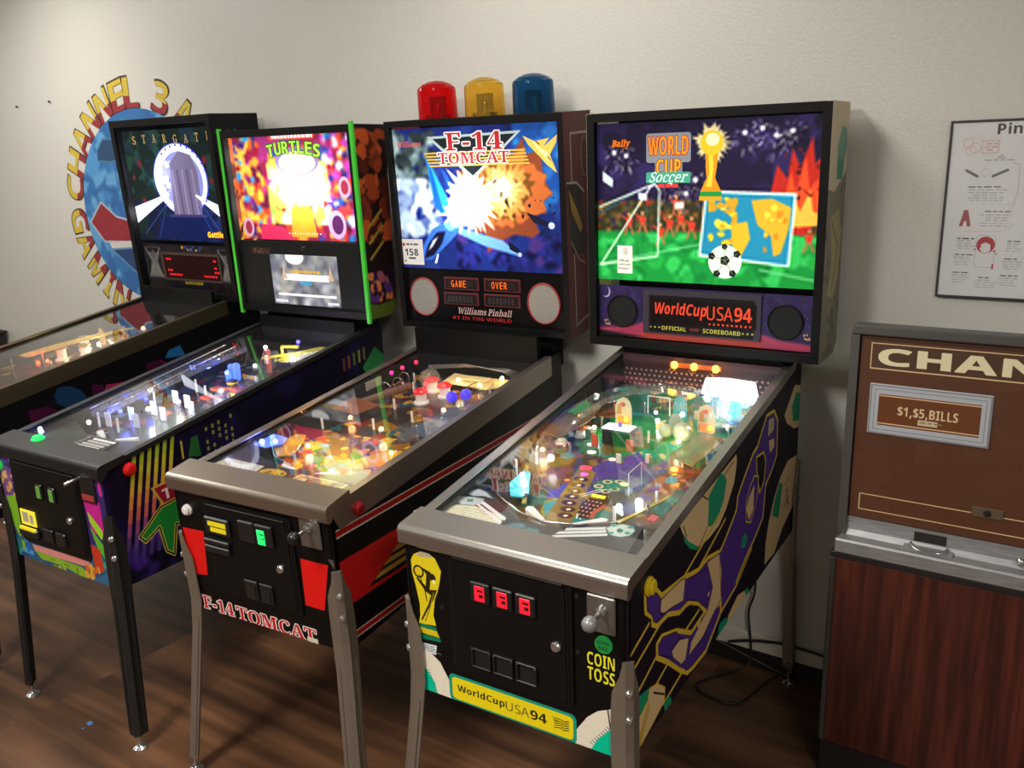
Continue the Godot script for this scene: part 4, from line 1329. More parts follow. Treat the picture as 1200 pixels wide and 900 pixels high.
	for q in [[-0.13, 0.95, "17604c"], [0.01, 0.965, "2f9a9a"], [0.065, 0.98, "1e5a40"], [-0.16, 1.0, "2a6a4a"], [0.11, 1.0, "1f8fae"], [0.17, 0.98, "35c4e8"], [0.05, 0.83, "b9c8b0"], [-0.02, 0.80, "3a8a5a"], [0.20, 0.78, "2a7a70"]]:
		var p := pf(mc, q[0], q[1], 0.0)
		part(mc.field, "target_plastic", MB.new().prism([p.x - 0.022, p.y, p.x + 0.022, p.y, p.x + 0.020, p.y + 0.045, p.x + 0.008, p.y + 0.062, p.x - 0.012, p.y + 0.060, p.x - 0.021, p.y + 0.040], "z", p.z, p.z + 0.003), mat("tp_" + q[2], col(q[2]), 0.3))
	for q in [[0.03, 0.80, 0.020], [0.085, 0.79, 0.028], [-0.03, 0.83, 0.018]]:
		part(mc.field, "ball_dome", MB.new().ball(pf(mc, q[0], q[1], q[2]), q[2], 14), mat("dome_cream", col("c9cfae"), 0.3))
	var lp := pf(mc, 0.115, 1.085, 0.055)
	part(mc.field, "lit_panel_light", MB.new().prism([lp.x - 0.085, lp.y - 0.022, lp.x - 0.02, lp.y - 0.034, lp.x + 0.08, lp.y - 0.036, lp.x + 0.092, lp.y - 0.01, lp.x + 0.082, lp.y + 0.030, lp.x + 0.0, lp.y + 0.034, lp.x - 0.07, lp.y + 0.028], "z", lp.z - 0.003, lp.z + 0.003), glow("panel_white", col("f4fbff"), 2.2))
	for q in [[0.06, 1.045, "9fe8f4"], [0.115, 1.04, "e8f6f8"], [0.175, 1.03, "4ac4e4"], [0.205, 0.93, "7ad8ec"], [0.20, 1.06, "c8f0f8"]]:
		plastic(mc, "rear_plastic", [q[0] - 0.028, q[1] - 0.02, q[0] + 0.024, q[1] - 0.024, q[0] + 0.03, q[1] + 0.016, q[0] - 0.012, q[1] + 0.024], 0.030, mat("rp_" + q[2], col(q[2]), 0.3))
	omni(mc.root, mc.B * pf(mc, 0.115, 1.06, 0.055), col("eef8ff"), 0.012, 0.02)
	var bd := part(mc.field, "perforated_board", MB.new().cbox(pf(mc, 0, 1.14, 0.062), Vector3(0.515, 0.115, 0.004)).planar("xy", -0.26, 0.26, pfy(mc, 1.14) - 0.08, pfy(mc, 1.14) + 0.12), printed("soccer_board", board, 0.5))
	for x in [-0.075, -0.010, 0.060]:
		part(bd, "amber_lamp", MB.new().ball(pf(mc, x, 1.128, 0.098), 0.012, 10), glow("amber_hot", col("ffc040"), 6.0))
		omni(mc.root, mc.B * pf(mc, x, 1.11, 0.098), col("ff9a20"), 0.0022, 0.012)
	part(bd, "amber_glow_bar", MB.new().cbox(pf(mc, -0.008, 1.134, 0.097), Vector3(0.17, 0.016, 0.004), 0.001), glow("amber_glow", col("a8541a"), 0.35))  # added bar; its emission stands in for the amber lamps' orange glow
	# clear ramps over the left and right
	ramp(mc, [-0.20, 0.48, 0.02, -0.215, 0.58, 0.045, -0.215, 0.70, 0.06, -0.195, 0.82, 0.065, -0.14, 0.92, 0.07, -0.04, 0.97, 0.07, 0.06, 0.95, 0.07], 0.055, clear)
	ramp(mc, [0.10, 0.38, 0.055, 0.13, 0.46, 0.052, 0.165, 0.55, 0.058, 0.185, 0.66, 0.065, 0.185, 0.78, 0.07, 0.16, 0.90, 0.07, 0.10, 1.02, 0.08], 0.055, clear)
	plastic(mc, "clear_plastic_cover", [0.06, 0.36, 0.10, 0.44, 0.16, 0.43, 0.15, 0.33, 0.10, 0.29], 0.045, clear)
	wire(mc, [0.085, 0.43, 0.0, 0.085, 0.43, 0.06, 0.088, 0.50, 0.06, 0.088, 0.50, 0.0], 0.0015, white)
	wire(mc, [-0.24, 0.43, 0.0, -0.24, 0.43, 0.045], 0.003, white)
	plastic(mc, "ramp_plastic", [-0.255, 0.60, -0.19, 0.58, -0.17, 0.72, -0.19, 0.84, -0.255, 0.86], 0.050, mat("brown_plastic", col("7a6248"), 0.3))
	plastic(mc, "ramp_plastic", [-0.25, 0.74, -0.22, 0.73, -0.20, 0.80, -0.24, 0.84], 0.060, mat("green_lit", col("3fa05a"), 0.3))
	plastic(mc, "ramp_plastic", [0.12, 0.60, 0.20, 0.56, 0.22, 0.75, 0.15, 0.78], 0.040, mat("copper_plastic", col("9a6a48"), 0.3))
	plastic(mc, "side_plastic", [0.208, 0.30, 0.232, 0.29, 0.235, 0.42, 0.212, 0.42], 0.040, mat("dark_teal", col("1f6a58"), 0.3))
	plastic(mc, "side_plastic", [0.205, 0.265, 0.225, 0.26, 0.226, 0.285, 0.208, 0.288], 0.041, mat("coral", col("d85a58"), 0.3))
	var g := RandomNumberGenerator.new()
	g.seed = 77
	var tones := ["2f8f86", "c8b07a", "8a4a2a", "5a3a9a", "d8d4c0", "b8742e", "3a7a4a", "6ab0b8"]
	for i in 26:
		var sx := -0.22 if i % 2 == 0 else 0.13
		var x := sx + g.randf() * 0.085
		var d := g.randf_range(0.50, 1.04)
		var r := g.randf_range(0.012, 0.026)
		var f2 := []
		for k in 6:
			f2.append(x + cos(TAU * k / 6) * r * g.randf_range(0.7, 1.2))
			f2.append(d + sin(TAU * k / 6) * r * g.randf_range(0.7, 1.2))
		plastic(mc, "trim_plastic", f2, g.randf_range(0.018, 0.040), mat("tone_" + tones[i % 8], col(tones[i % 8]), 0.25), 0.002)
	for i in 16:
		var x := g.randf_range(-0.22, 0.21)
		var d := g.randf_range(0.58, 1.05)
		part(mc.field, "target", MB.new().cbox(pf(mc, x, d, 0.014), Vector3(0.016, 0.028, 0.004), 0.002), mat("tone_" + tones[(i * 3) % 8], col(tones[(i * 3) % 8]), 0.25))
	for q in [[-0.20, 0.72, "b0643a"], [0.14, 0.67, "c07a3a"], [-0.23, 0.66, "c8b0a0"], [0.17, 0.74, "8a5a4a"]]:
		bumper(mc, q[0], q[1], 0.018, 0.03, mat("bc_" + q[2], col(q[2]), 0.25), white)

# ================================================================ jet machine (second from the right)
func jet_machine() -> void:
	var red := col("c81c1c")
	var s := Art.new(self, -1.32, 0.02, 0.5, 1.16, 900, col("0e0d0d"))
	s.poly([-0.012, 0.876, -1.3, 0.800, -1.3, 0.775, -0.012, 0.852], col("cfc3b8"))
	s.poly([-0.012, 0.872, -1.3, 0.796, -1.3, 0.780, -0.012, 0.857], col("a01a18"))
	s.poly([-0.026, 0.577, -1.3, 0.500, -1.3, 0.475, -0.026, 0.555], col("cfc3b8"))
	s.poly([-0.026, 0.573, -1.3, 0.496, -1.3, 0.480, -0.026, 0.559], col("a01a18"))
	s.poly([-0.009, 0.789, -0.9, 0.72, -0.9, 0.60, -0.035, 0.656], red)
	s.poly([-0.300, 0.742, -0.112, 0.664, -0.62, 0.62, -0.62, 0.70], col("120f0a"))
	for i in 4:
		var k := i * 0.020
		s.poly([-0.138 - i * 0.042, 0.672 + k, -0.165 - i * 0.042, 0.684 + k, -0.60, 0.652 + k * 0.9, -0.60, 0.638 + k * 0.9], col("c2a23a"))
	var f := Art.new(self, -0.285, 0.285, 0.525, 0.96, 1500, col("0d0c0c"))
	f.poly(D.ff_redL, col("e01c18"))
	f.poly(D.ff_redR, col("e01c18"))
	f.otext("F-14", -0.243, 0.537, 0.120, 0.040, col("c41f28"), col("eadfd8"), 0.0034, "rb")
	f.otext("TOMCAT", -0.112, 0.533, 0.290, 0.041, col("c41f28"), col("eadfd8"), 0.0034, "rb")
	var hs := Art.new(self, -1.44, -1.2, 1.06, 1.83, 700, col("5a1a20"))
	hs.loop([-1.26, 1.76, -1.40, 1.76, -1.40, 1.12, -1.26, 1.10], 0.008, col("a09888"))
	hs.poly([-1.22, 1.60, -1.34, 1.58, -1.36, 1.34, -1.24, 1.36], col("0e0c0e"))
	hs.poly([-1.23, 1.58, -1.30, 1.50, -1.34, 1.44, -1.32, 1.42, -1.25, 1.50], col("a8852c"))
	hs.line([-1.22, 1.60, -1.30, 1.595, -1.36, 1.56], 0.008, col("b0a898"))
	hs.line([-1.24, 1.40, -1.30, 1.33, -1.35, 1.31], 0.007, col("8d8468"))
	hs.disc(-1.37, 1.68, 0.03, 0.07, col("6a6258"))
	hs.disc(-1.375, 1.68, 0.026, 0.062, col("5a1a20"))
	var fa := Art.new(self, -0.26, 0.26, 0.0, 1.15, 900, col("2a2620"))
	fa.blobs(-0.26, 0.1, 0.52, 1.05, 220, 0.012, 0.05, [col("3c2a1c"), col("6a2a1c"), col("8a5a1e"), col("1f4a58"), col("29313c"), col("a8862a"), col("3a3f44")], 31)
	fa.soften(5)
	fa.blobs(-0.2, 0.24, 0.42, 0.3, 60, 0.01, 0.03, [col("c8641e"), col("d8a020"), col("b02a1c"), col("2a6a86")], 32)
	for i in 12:
		fa.disc(-0.11 + (i % 4) * 0.07, 0.30 + (i / 4) * 0.07, 0.012, 0.012, col(["e8d05a", "d83a2a", "5aa0d8"][i % 3]))
	var steel := mat("brushed_steel_warm", col("a0968a"), 0.30, 0.88)
	var mc := machine("pinball machine with fighter jet backglass and red, amber and blue beacon domes on top", {
		"at": Vector2(-0.8026, 1.3715), "turn": 0.0828, "tilt": 0.0769, "w": 0.5587, "yb": 0.5313, "yt": 0.952, "long": 1.293, "m": 0.043,
		"p0": 0.880, "pm": 0.02, "rail": 0.066, "bw": 0.7237, "by0": 1.0626, "by1": 1.8237, "bz0": -1.2163, "bz1": -1.2163, "deep": 0.215, "frame": 0.022,
		"side": printed("jet_side", s, 0.32, {"metallic_specular": 0.3}), "front": printed("jet_front", f, 0.35, {"metallic_specular": 0.3}), "head_side": printed("jet_head_side", hs, 0.4, {"metallic_specular": 0.3}),
		"field": printed("jet_field", fa, 0.25), "rail_mat": steel, "bar_mat": steel, "leg_mat": mat("leg_steel", col("8c8376"), 0.45, 0.6), "head_mat": mat("head_black_b", col("0f0e0e"), 0.5, 0.0, {"metallic_specular": 0.3}), "splay": 0.045})
	# backglass
	var a := Art.new(self, -0.350, 0.342, 1.290, 1.795, 1300, col("1d2f78"))
	a.blobs(-0.35, 1.29, 0.692, 0.505, 120, 0.02, 0.06, [col("1a2a70"), col("243c8c"), col("182258")], 41)
	a.rect(0.16, 1.56, 0.19, 0.235, col("1c4fa0"))
	a.blobs(0.15, 1.50, 0.19, 0.29, 40, 0.015, 0.04, [col("2a6ab8"), col("1a4690"), col("2f7fd0")], 42)
	a.blobs(-0.35, 1.57, 0.19, 0.225, 60, 0.012, 0.035, [col("6f8a8c"), col("38484c"), col("9fb8b8"), col("2a3438"), col("51666a")], 43)
	a.blobs(-0.35, 1.40, 0.20, 0.22, 60, 0.014, 0.04, [col("d8e8f0"), col("b8cfe0"), col("8aa0c8"), col("eef6fa"), col("5a6aa8")], 44)
	a.blobs(-0.10, 1.29, 0.44, 0.13, 50, 0.015, 0.04, [col("20246a"), col("2a2f88"), col("141640"), col("46307c")], 45)
	a.soften(14)
	# fireball
	a.star(0.12, 1.560, 0.185, 0.150, 16, col("8a4428"), 5)
	a.star(0.12, 1.565, 0.160, 0.130, 18, col("c86a34"), 6)
	a.star(0.115, 1.570, 0.115, 0.100, 26, col("7a4a20"), 7)
	a.star(0.115, 1.570, 0.105, 0.088, 26, col("d89a4a"), 8)
	a.star(0.112, 1.575, 0.078, 0.060, 22, col("f0c878"), 9)
	a.star(0.112, 1.582, 0.042, 0.030, 18, col("fff2cc"), 10)
	a.blobs(0.03, 1.47, 0.18, 0.2, 16, 0.003, 0.008, [col("3a2014"), col("5a3018")], 46)
	a.poly([0.115, 1.535, 0.125, 1.555, 0.135, 1.51], col("1c1a20"))
	a.poly([0.06, 1.61, 0.095, 1.612, 0.075, 1.598], col("1c1a20"))
	a.soften(8)
	# jet and explosion; the white bursts also paint in the lamps' hot spot
	a.poly([-0.202, 1.690, -0.176, 1.655, -0.105, 1.520, -0.150, 1.490, -0.178, 1.520], col("2aa8e8"))
	a.poly([-0.195, 1.680, -0.186, 1.664, -0.140, 1.500, -0.150, 1.490, -0.178, 1.520], col("1c5fc8"))
	a.poly([-0.140, 1.655, -0.120, 1.640, -0.085, 1.570, -0.105, 1.560], col("2458d0"))
	a.poly([-0.10, 1.45, 0.10, 1.40, 0.17, 1.345, 0.02, 1.38, -0.08, 1.42], col("6fa8f0"))
	a.poly([-0.262, 1.320, -0.245, 1.375, -0.20, 1.435, -0.12, 1.475, -0.05, 1.48, -0.08, 1.43, -0.15, 1.37, -0.21, 1.325], col("3a6ed8"))
	a.poly([-0.245, 1.325, -0.225, 1.375, -0.18, 1.425, -0.14, 1.430, -0.16, 1.385, -0.20, 1.34], col("15132e"))
	a.poly([-0.225, 1.355, -0.20, 1.395, -0.175, 1.41, -0.20, 1.375], col("d8e4f6"))
	a.disc(-0.118, 1.455, 0.024, 0.022, col("6ad0f0"))
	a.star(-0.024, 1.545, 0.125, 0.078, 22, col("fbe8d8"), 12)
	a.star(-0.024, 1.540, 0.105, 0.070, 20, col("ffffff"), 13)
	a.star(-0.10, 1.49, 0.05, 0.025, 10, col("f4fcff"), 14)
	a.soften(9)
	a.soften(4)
	a.poly([-0.20, 1.31, -0.185, 1.345, -0.178, 1.345, -0.19, 1.31], col("f2f6ff"))
	# golden jets and wreckage at the right
	a.poly([0.20, 1.755, 0.245, 1.735, 0.30, 1.745, 0.275, 1.715, 0.33, 1.755, 0.325, 1.73, 0.30, 1.69, 0.325, 1.63, 0.285, 1.66, 0.262, 1.685, 0.245, 1.70, 0.22, 1.725], col("e8c458"))
	a.poly([0.235, 1.74, 0.262, 1.715, 0.29, 1.70, 0.30, 1.665, 0.275, 1.69, 0.25, 1.715], col("f8eca8"))
	a.line([0.25, 1.735, 0.262, 1.725], 0.004, col("5a3a14"))
	a.line([0.29, 1.685, 0.302, 1.672], 0.004, col("5a3a14"))
	a.poly([0.20, 1.50, 0.245, 1.485, 0.29, 1.462, 0.28, 1.45, 0.225, 1.465], col("1a1c30"))
	a.disc(0.295, 1.455, 0.012, 0.012, col("cfe0ff"))
	a.poly([0.12, 1.40, 0.15, 1.38, 0.172, 1.362, 0.15, 1.358, 0.125, 1.37], col("15172c"))
	a.disc(0.165, 1.352, 0.008, 0.008, col("b8c8ff"))
	a.blobs(0.18, 1.40, 0.14, 0.16, 14, 0.003, 0.008, [col("1c1e34"), col("2a1c20")], 47)
	# title
	a.poly([-0.19, 1.764, 0.196, 1.773, -0.006, 1.612], col("aebfc2"))
	a.poly([-0.165, 1.756, 0.172, 1.764, -0.006, 1.626], col("1d2426"))
	for i in 5:
		a.poly([-0.205 + i * 0.004, 1.709 - i * 0.011, 0.205 + i * 0.004, 1.712 - i * 0.011, 0.208 + i * 0.004, 1.706 - i * 0.011, -0.203 + i * 0.004, 1.703 - i * 0.011], col("d8b24c"))
	a.otext("F-14", -0.112, 1.714, 0.232, 0.060, col("b02a30"), col("e8e4dc"), 0.005, "rb")
	a.otext("TOMCAT", -0.148, 1.669, 0.292, 0.038, col("b02a30"), col("e8e4dc"), 0.004, "rb")
	a.text("Williams", -0.325, 1.732, 0.105, 0.020, col("d86a60"), "rb", 0.2)
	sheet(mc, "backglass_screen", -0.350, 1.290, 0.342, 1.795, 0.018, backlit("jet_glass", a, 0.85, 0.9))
	hot(mc, -0.03, 1.545, 0.070, 0.16, col("f4f8ff"), 0.03)
	hot(mc, -0.11, 1.48, 0.075, 0.020, col("e4f2ff"), 0.03)
	hot(mc, -0.27, 1.53, 0.11, 0.012, col("eaf4ff"))
	hot(mc, 0.13, 1.57, 0.10, 0.010, col("fff0d8"))
	hot(mc, 0.26, 1.65, 0.11, 0.007)
	hot(mc, 0.05, 1.37, 0.10, 0.012, col("b8c0ff"))
	# price card taped on the glass
	var cd := Art.new(self, -0.354, -0.246, 1.302, 1.398, 1500, col("e9e8e6"))
	cd.disc(-0.333, 1.378, 0.006, 0.006, col("b8302c"))
	cd.lines(-0.324, 1.375, 0.058, 1, 0.01, 0.007, col("5a5a5a"), 2)
	cd.text("158", -0.330, 1.336, 0.060, 0.026, col("2a2a2a"))
	cd.rect(-0.315, 1.324, 0.032, 0.006, col("2a2a2a"))
	cd.disc(-0.330, 1.316, 0.004, 0.004, col("6a6a6a"))
	sheet(mc, "paper_card", -0.354, 1.302, -0.246, 1.398, 0.0155, printed("jet_card", cd, 0.8), 0.001)
	# speaker panel and displays
	var sp := Art.new(self, -0.340, 0.340, 1.085, 1.290, 1100, col("0e0d0d"))
	sp.text("Williams Pinball", -0.118, 1.122, 0.232, 0.026, col("c8a8a2"), "rb", 0.3)
	sp.text("#1 IN THE WORLD", -0.142, 1.100, 0.256, 0.014, col("b02a2a"), "sb")
	sheet(mc, "speaker_panel", -0.340, 1.085, 0.340, 1.290, 0.020, printed("jet_speaker_panel", sp, 0.25, {"metallic_specular": 0.3}))
	for x in [-0.259, 0.252]:
		grille(mc, x, 1.180, 0.062, 1.14, 0.0195, grained("speaker_felt", col("86847f"), col("95938d"), Vector3(6, 6, 6), 0.9, 0.03, 3, 4), mat("rim_red", col("9a2a2a"), 0.4))
	var di := [["GAME", -0.164, 1.213], ["OVER", 0.010, 1.214], ["", -0.169, 1.156], ["", 0.006, 1.157]]
	for q in di:
		var d := Art.new(self, 0.0, 0.150, 0.0, 0.047, 2400, col("1a0f10"))
		for i in 7:
			d.text("8", 0.019 + i * 0.0162, 0.012, 0.010, 0.023, col("24221f") if q[0] != "" else col("33332f"), "mr")
		for i in q[0].length():
			d.rect(0.030 + i * 0.0172, 0.008, 0.016, 0.031, col("1e0e08"))
			d.text(q[0][i], 0.033 + i * 0.0172, 0.011, 0.0115, 0.025, col("ff6a18"), "mb")
		var fr := bp(mc, "display_frame", MB.new().cbox(Vector3(q[1] + 0.075, q[2] + 0.0235, mc.fz.call(q[2], 0.019)), Vector3(0.152, 0.048, 0.006), 0.002), mat("frame_maroon", col("5a2022"), 0.4))
		var dd := MB.new()
		dd.cbox(Vector3(0.075, 0.0235, 0.0), Vector3(0.138, 0.036, 0.002)).planar("xy", 0.0, 0.150, 0.0, 0.047)
		part(fr, "segment_display", dd, backlit("jet_disp_" + q[0] + str(q[1]), d, 1.6), Transform3D(Basis(), Vector3(q[1], q[2], mc.fz.call(q[2], 0.0155))))
	# beacons on top
	for q in [[-0.186, "f0404a", 0.072], [0.013, "f6d878", 0.072], [0.206, "4a8cb4", 0.073]]:
		var bm := MB.new()
		var zc: float = mc.bz1 - 0.10
		bm.xf = Transform3D(Basis(), Vector3(q[0], mc.by1, zc))
		var r: float = q[2]
		bm.lathe([[r, 0.0], [r * 0.985, 0.05], [r * 0.965, 0.098], [r * 0.93, 0.106], [r * 0.72, 0.118], [r * 0.4, 0.127], [0.0, 0.131]], 32)
		bm.lathe([[0.0, 0.128], [r * 0.38, 0.124], [r * 0.69, 0.115], [r * 0.90, 0.103], [r * 0.935, 0.097], [r * 0.955, 0.05], [r * 0.97, 0.0]], 32)
		var c := col(q[1])
		c.a = 0.04
		var dome := bp(mc, "beacon_dome", bm, mat("beacon_" + q[1], c, 0.06, 0.0, {"refraction_enabled": true, "refraction_scale": 0.02}))
		var rf := MB.new()
		rf.xf = Transform3D(Basis(Vector3.UP, 0.5), Vector3(q[0], mc.by1 + 0.001, zc))
		rf.lathe([[0.045, 0.0], [0.045, 0.012], [0.012, 0.016], [0.012, 0.03], [0.010, 0.05], [0.0, 0.055]], 16)
		rf.cbox(Vector3(0, 0.045, -0.022), Vector3(0.06, 0.06, 0.004), 0.002)
		part(dome, "reflector", rf, mat("bolt_chrome", col("c4c4c2"), 0.2, 0.9))
	# front
	var door := coin_door(mc, -0.172, 0.606, 0.150, 0.892)
	var slot := mat("slot_black", col("1a1b1c"), 0.3)
	var s1 := part(door, "bill_slot", MB.new().cbox(Vector3(-0.110, 0.825, 0.014), Vector3(0.092, 0.052, 0.012), 0.004).cbox(Vector3(-0.118, 0.778, 0.016), Vector3(0.094, 0.016, 0.016), 0.003).cbox(Vector3(-0.125, 0.752, 0.014), Vector3(0.094, 0.022, 0.012), 0.003), slot)
	part(s1, "yellow_label", MB.new().cbox(Vector3(-0.106, 0.834, 0.021), Vector3(0.066, 0.013, 0.002)).cbox(Vector3(-0.103, 0.817, 0.021), Vector3(0.058, 0.012, 0.002)), glow("label_yellow", col("d8c81e"), 0.25))
	var s2 := part(door, "coin_slot", MB.new().cbox(Vector3(0.000, 0.832, 0.014), Vector3(0.058, 0.062, 0.012), 0.003).cbox(Vector3(0.062, 0.832, 0.014), Vector3(0.060, 0.062, 0.012), 0.003), slot)
	part(s2, "lit_sign", MB.new().cbox(Vector3(0.054, 0.828, 0.0205), Vector3(0.026, 0.042, 0.003), 0.001), glow("sign_green", col("22e86a"), 1.0))
	part(s2, "coin_mark", MB.new().cbox(Vector3(0.060, 0.838, 0.0225), Vector3(0.012, 0.003, 0.001)).cbox(Vector3(0.062, 0.826, 0.0225), Vector3(0.008, 0.003, 0.001)), mat("mark_green", col("064a20"), 0.5))
	for x in [-0.018, 0.036]:
		var fr := part(door, "reject_slot", MB.new().cbox(Vector3(x, 0.654, 0.013), Vector3(0.046, 0.058, 0.008), 0.002), slot)
		part(fr, "flap", MB.new().cbox(Vector3(x, 0.652, 0.018), Vector3(0.030, 0.036, 0.002)), mat("hinge_black", col("1c1c1c"), 0.3))
	lock(door, 0.098, 0.742)
	plunger(mc, 0.180, 0.824, 0.247, 0.912, 0.214, 0.882, mat("knob_black", col("141414"), 0.35))
	button(mc, "start_button", Vector3(-0.234, 0.847, 0.0), Vector3.BACK, 0.013, mat("button_white", col("dedbd6"), 0.35))
	button(mc, "flipper_button", Vector3(0.283, 0.900, -0.102), Vector3.RIGHT, 0.016, mat("button_red", col("8a1418"), 0.25))
	button(mc, "flipper_button", Vector3(-0.283, 0.900, -0.102), Vector3.LEFT, 0.016, mat("button_red", col("8a1418"), 0.25))
	part(mc.front_panel, "serial_sticker", MB.new().cbox(Vector3(0.165, 0.540, 0.0005), Vector3(0.036, 0.013, 0.001)), mat("sticker_cream", col("d8d2bc"), 0.6))
	part(mc.front_panel, "corner_plate", MB.new().prism([0.258, 0.80, 0.276, 0.80, 0.276, 0.775], "z", 0.0, 0.002), mat("cast_metal", col("8d8b86"), 0.4, 0.85))
	jet_parts(mc)

func apron(mc: Dictionary, a: Art, key: String, h: float, d1: float) -> void:
	var am := MB.new()
	am.loft([[pf(mc, -0.258, 0.075), pf(mc, 0.258, 0.075), pf(mc, 0.258, d1), pf(mc, 0.09, d1 - 0.06), pf(mc, -0.07, d1 - 0.06), pf(mc, -0.258, d1 + 0.02)], [pf(mc, -0.258, 0.075, h), pf(mc, 0.258, 0.075, h), pf(mc, 0.258, d1, h), pf(mc, 0.09, d1 - 0.06, h), pf(mc, -0.07, d1 - 0.06, h), pf(mc, -0.258, d1 + 0.02, h)]], true, false)
	for q in [[-0.258, -0.07, d1 + 0.02, d1 - 0.06], [-0.07, 0.09, d1 - 0.06, d1 - 0.06], [0.09, 0.258, d1 - 0.06, d1]]:
		am.flat([pf(mc, q[0], 0.075, h), pf(mc, q[1], 0.075, h), pf(mc, q[1], q[3], h), pf(mc, q[0], q[2], h)], Vector3.UP)
	am.planar("xz", -0.262, 0.262, -0.06, -0.36)
	part(mc.field, "apron", am, printed(key, a, 0.35))

func jet_parts(mc: Dictionary) -> void:
	var ap := Art.new(self, -0.262, 0.262, 0.06, 0.36, 1200, col("171614"))
	ap.edged([-0.256, 0.128, -0.248, 0.176, -0.095, 0.168, -0.088, 0.122], col("c4c1b0"), 0.003, col("2a2820"))
	ap.lines(-0.235, 0.16, 0.13, 3, 0.012, 0.004, col("a8a594"), 3)
	ap.disc(-0.040, 0.140, 0.046, 0.024, col("c99a1e"))
	ap.blobs(-0.075, 0.128, 0.07, 0.024, 10, 0.004, 0.009, [col("3a2408"), col("8a6410")], 9)
	ap.edged([0.040, 0.118, 0.046, 0.160, 0.212, 0.155, 0.206, 0.112], col("8a7a5a"), 0.005, col("d8d0c0"))
	ap.blobs(0.06, 0.118, 0.12, 0.026, 12, 0.005, 0.012, [col("b03028"), col("d8c8a0"), col("4a3a2a")], 4)
	ap.blobs(-0.1, 0.19, 0.2, 0.06, 14, 0.01, 0.03, [col("a8781e"), col("6a3a16")], 6)
	apron(mc, ap, "jet_apron", 0.047, 0.24)
	var white := mat("white_plastic", col("e9e9e4"), 0.35)
	var chrome := mat("bolt_chrome", col("c4c4c2"), 0.2, 0.9)
	var clear := mat("clear_plastic", Color(0.9, 0.92, 0.95, 0.03), 0.06, 0.0, {"transparency": BaseMaterial3D.TRANSPARENCY_ALPHA})
	flipper(mc, -0.085, 0.235, -0.02, 0.205, white)
	flipper(mc, 0.10, 0.24, 0.04, 0.205, white)
	plastic(mc, "sling_plastic", [-0.21, 0.42, -0.17, 0.42, -0.10, 0.29, -0.14, 0.26, -0.20, 0.31], 0.030, mat("amber_plastic", col("c9962a"), 0.25))
	plastic(mc, "sling_plastic", [0.09, 0.29, 0.15, 0.42, 0.20, 0.42, 0.20, 0.31, 0.14, 0.27], 0.030, mat("amber_plastic", col("c9962a"), 0.25))
	plastic(mc, "corner_plastic", [-0.256, 0.285, -0.20, 0.278, -0.172, 0.32, -0.19, 0.36, -0.256, 0.372], 0.042, glow("blue_glow_plastic", col("5a7aff"), 0.9))  # the blue bulbs' glow is put into this plastic as emission
	plastic(mc, "upper_plastic", [-0.05, 1.00, 0.06, 0.99, 0.07, 1.08, -0.06, 1.10], 0.028, mat("straw_plastic", col("e8d49a"), 0.3))
	plastic(mc, "upper_plastic", [0.075, 0.985, 0.15, 0.97, 0.20, 1.02, 0.19, 1.09, 0.08, 1.08], 0.030, mat("buff_plastic", col("d8b878"), 0.3))
	plastic(mc, "upper_plastic", [0.02, 1.02, 0.12, 1.02, 0.12, 1.06, 0.02, 1.06], 0.040, mat("straw_plastic", col("e8d49a"), 0.3))
	plastic(mc, "upper_plastic", [-0.24, 0.62, -0.12, 0.60, -0.10, 0.70, -0.24, 0.74], 0.040, mat("rust_plastic", col("8a4a28"), 0.3))
	plastic(mc, "upper_plastic", [0.12, 0.55, 0.22, 0.52, 0.23, 0.80, 0.15, 0.78], 0.034, mat("slate_plastic", col("40586a"), 0.3))
	for q in [[-0.19, 0.40], [-0.11, 0.30], [0.10, 0.30], [0.18, 0.41], [-0.22, 0.55], [-0.05, 0.60], [0.12, 0.60], [0.03, 0.70], [-0.10, 0.78], [0.14, 0.82], [-0.14, 0.95], [0.16, 0.98], [-0.2, 1.04]]:
		post(mc, q[0], q[1], 0.036, chrome if i_of(q[0]) % 2 else white, 0.004)
	for q in [[-0.045, 0.86, "d8202a"], [0.00, 0.94, "d8202a"], [-0.08, 0.98, "c8242a"]]:
		bumper(mc, q[0], q[1], 0.026, 0.044, mat("bumper_red", col("d8202a"), 0.2, 0.0, {"emission_enabled": true, "emission": col("d8202a"), "emission_energy_multiplier": 0.5}), white)
	for q in [[0.065, 0.885], [0.100, 0.920]]:
		part(mc.field, "flasher_light", MB.new().ball(pf(mc, q[0], q[1], 0.026), 0.020, 12), glow("flash_blue", col("3a2ad8"), 1.3))
	part(mc.field, "clear_dome", MB.new().ball(pf(mc, -0.13, 1.04, 0.02), 0.04, 18), mat("dome_smoke", Color(0.8, 0.76, 0.68, 0.25), 0.08, 0.0, {"transparency": BaseMaterial3D.TRANSPARENCY_ALPHA}))
	for q in [[-0.20, 0.94], [-0.215, 1.00], [-0.21, 0.88], [-0.16, 0.90]]:
		var b := MB.new()
		var c := pf(mc, q[0], q[1], 0.03)
		var p := []
		for i in 17:
			p.append(c + Vector3(cos(TAU * i / 16) * 0.022, sin(TAU * i / 16) * 0.020, 0))
		part(mc.field, "wire_loop", b.tube(p, 0.0025, 6), chrome)
	part(mc.field, "cannon", MB.new().tube([pf(mc, -0.20, 0.72, 0.03), pf(mc, -0.13, 0.83, 0.045), pf(mc, -0.10, 0.88, 0.05)], 0.014, 12), mat("gun_brown", col("6a4a34"), 0.35))
	part(mc.field, "name_plate", MB.new().cbox(pf(mc, -0.245, 0.86, 0.05), Vector3(0.003, 0.03, 0.09), 0.001), mat("plate_grey", col("b8b4a8"), 0.4))
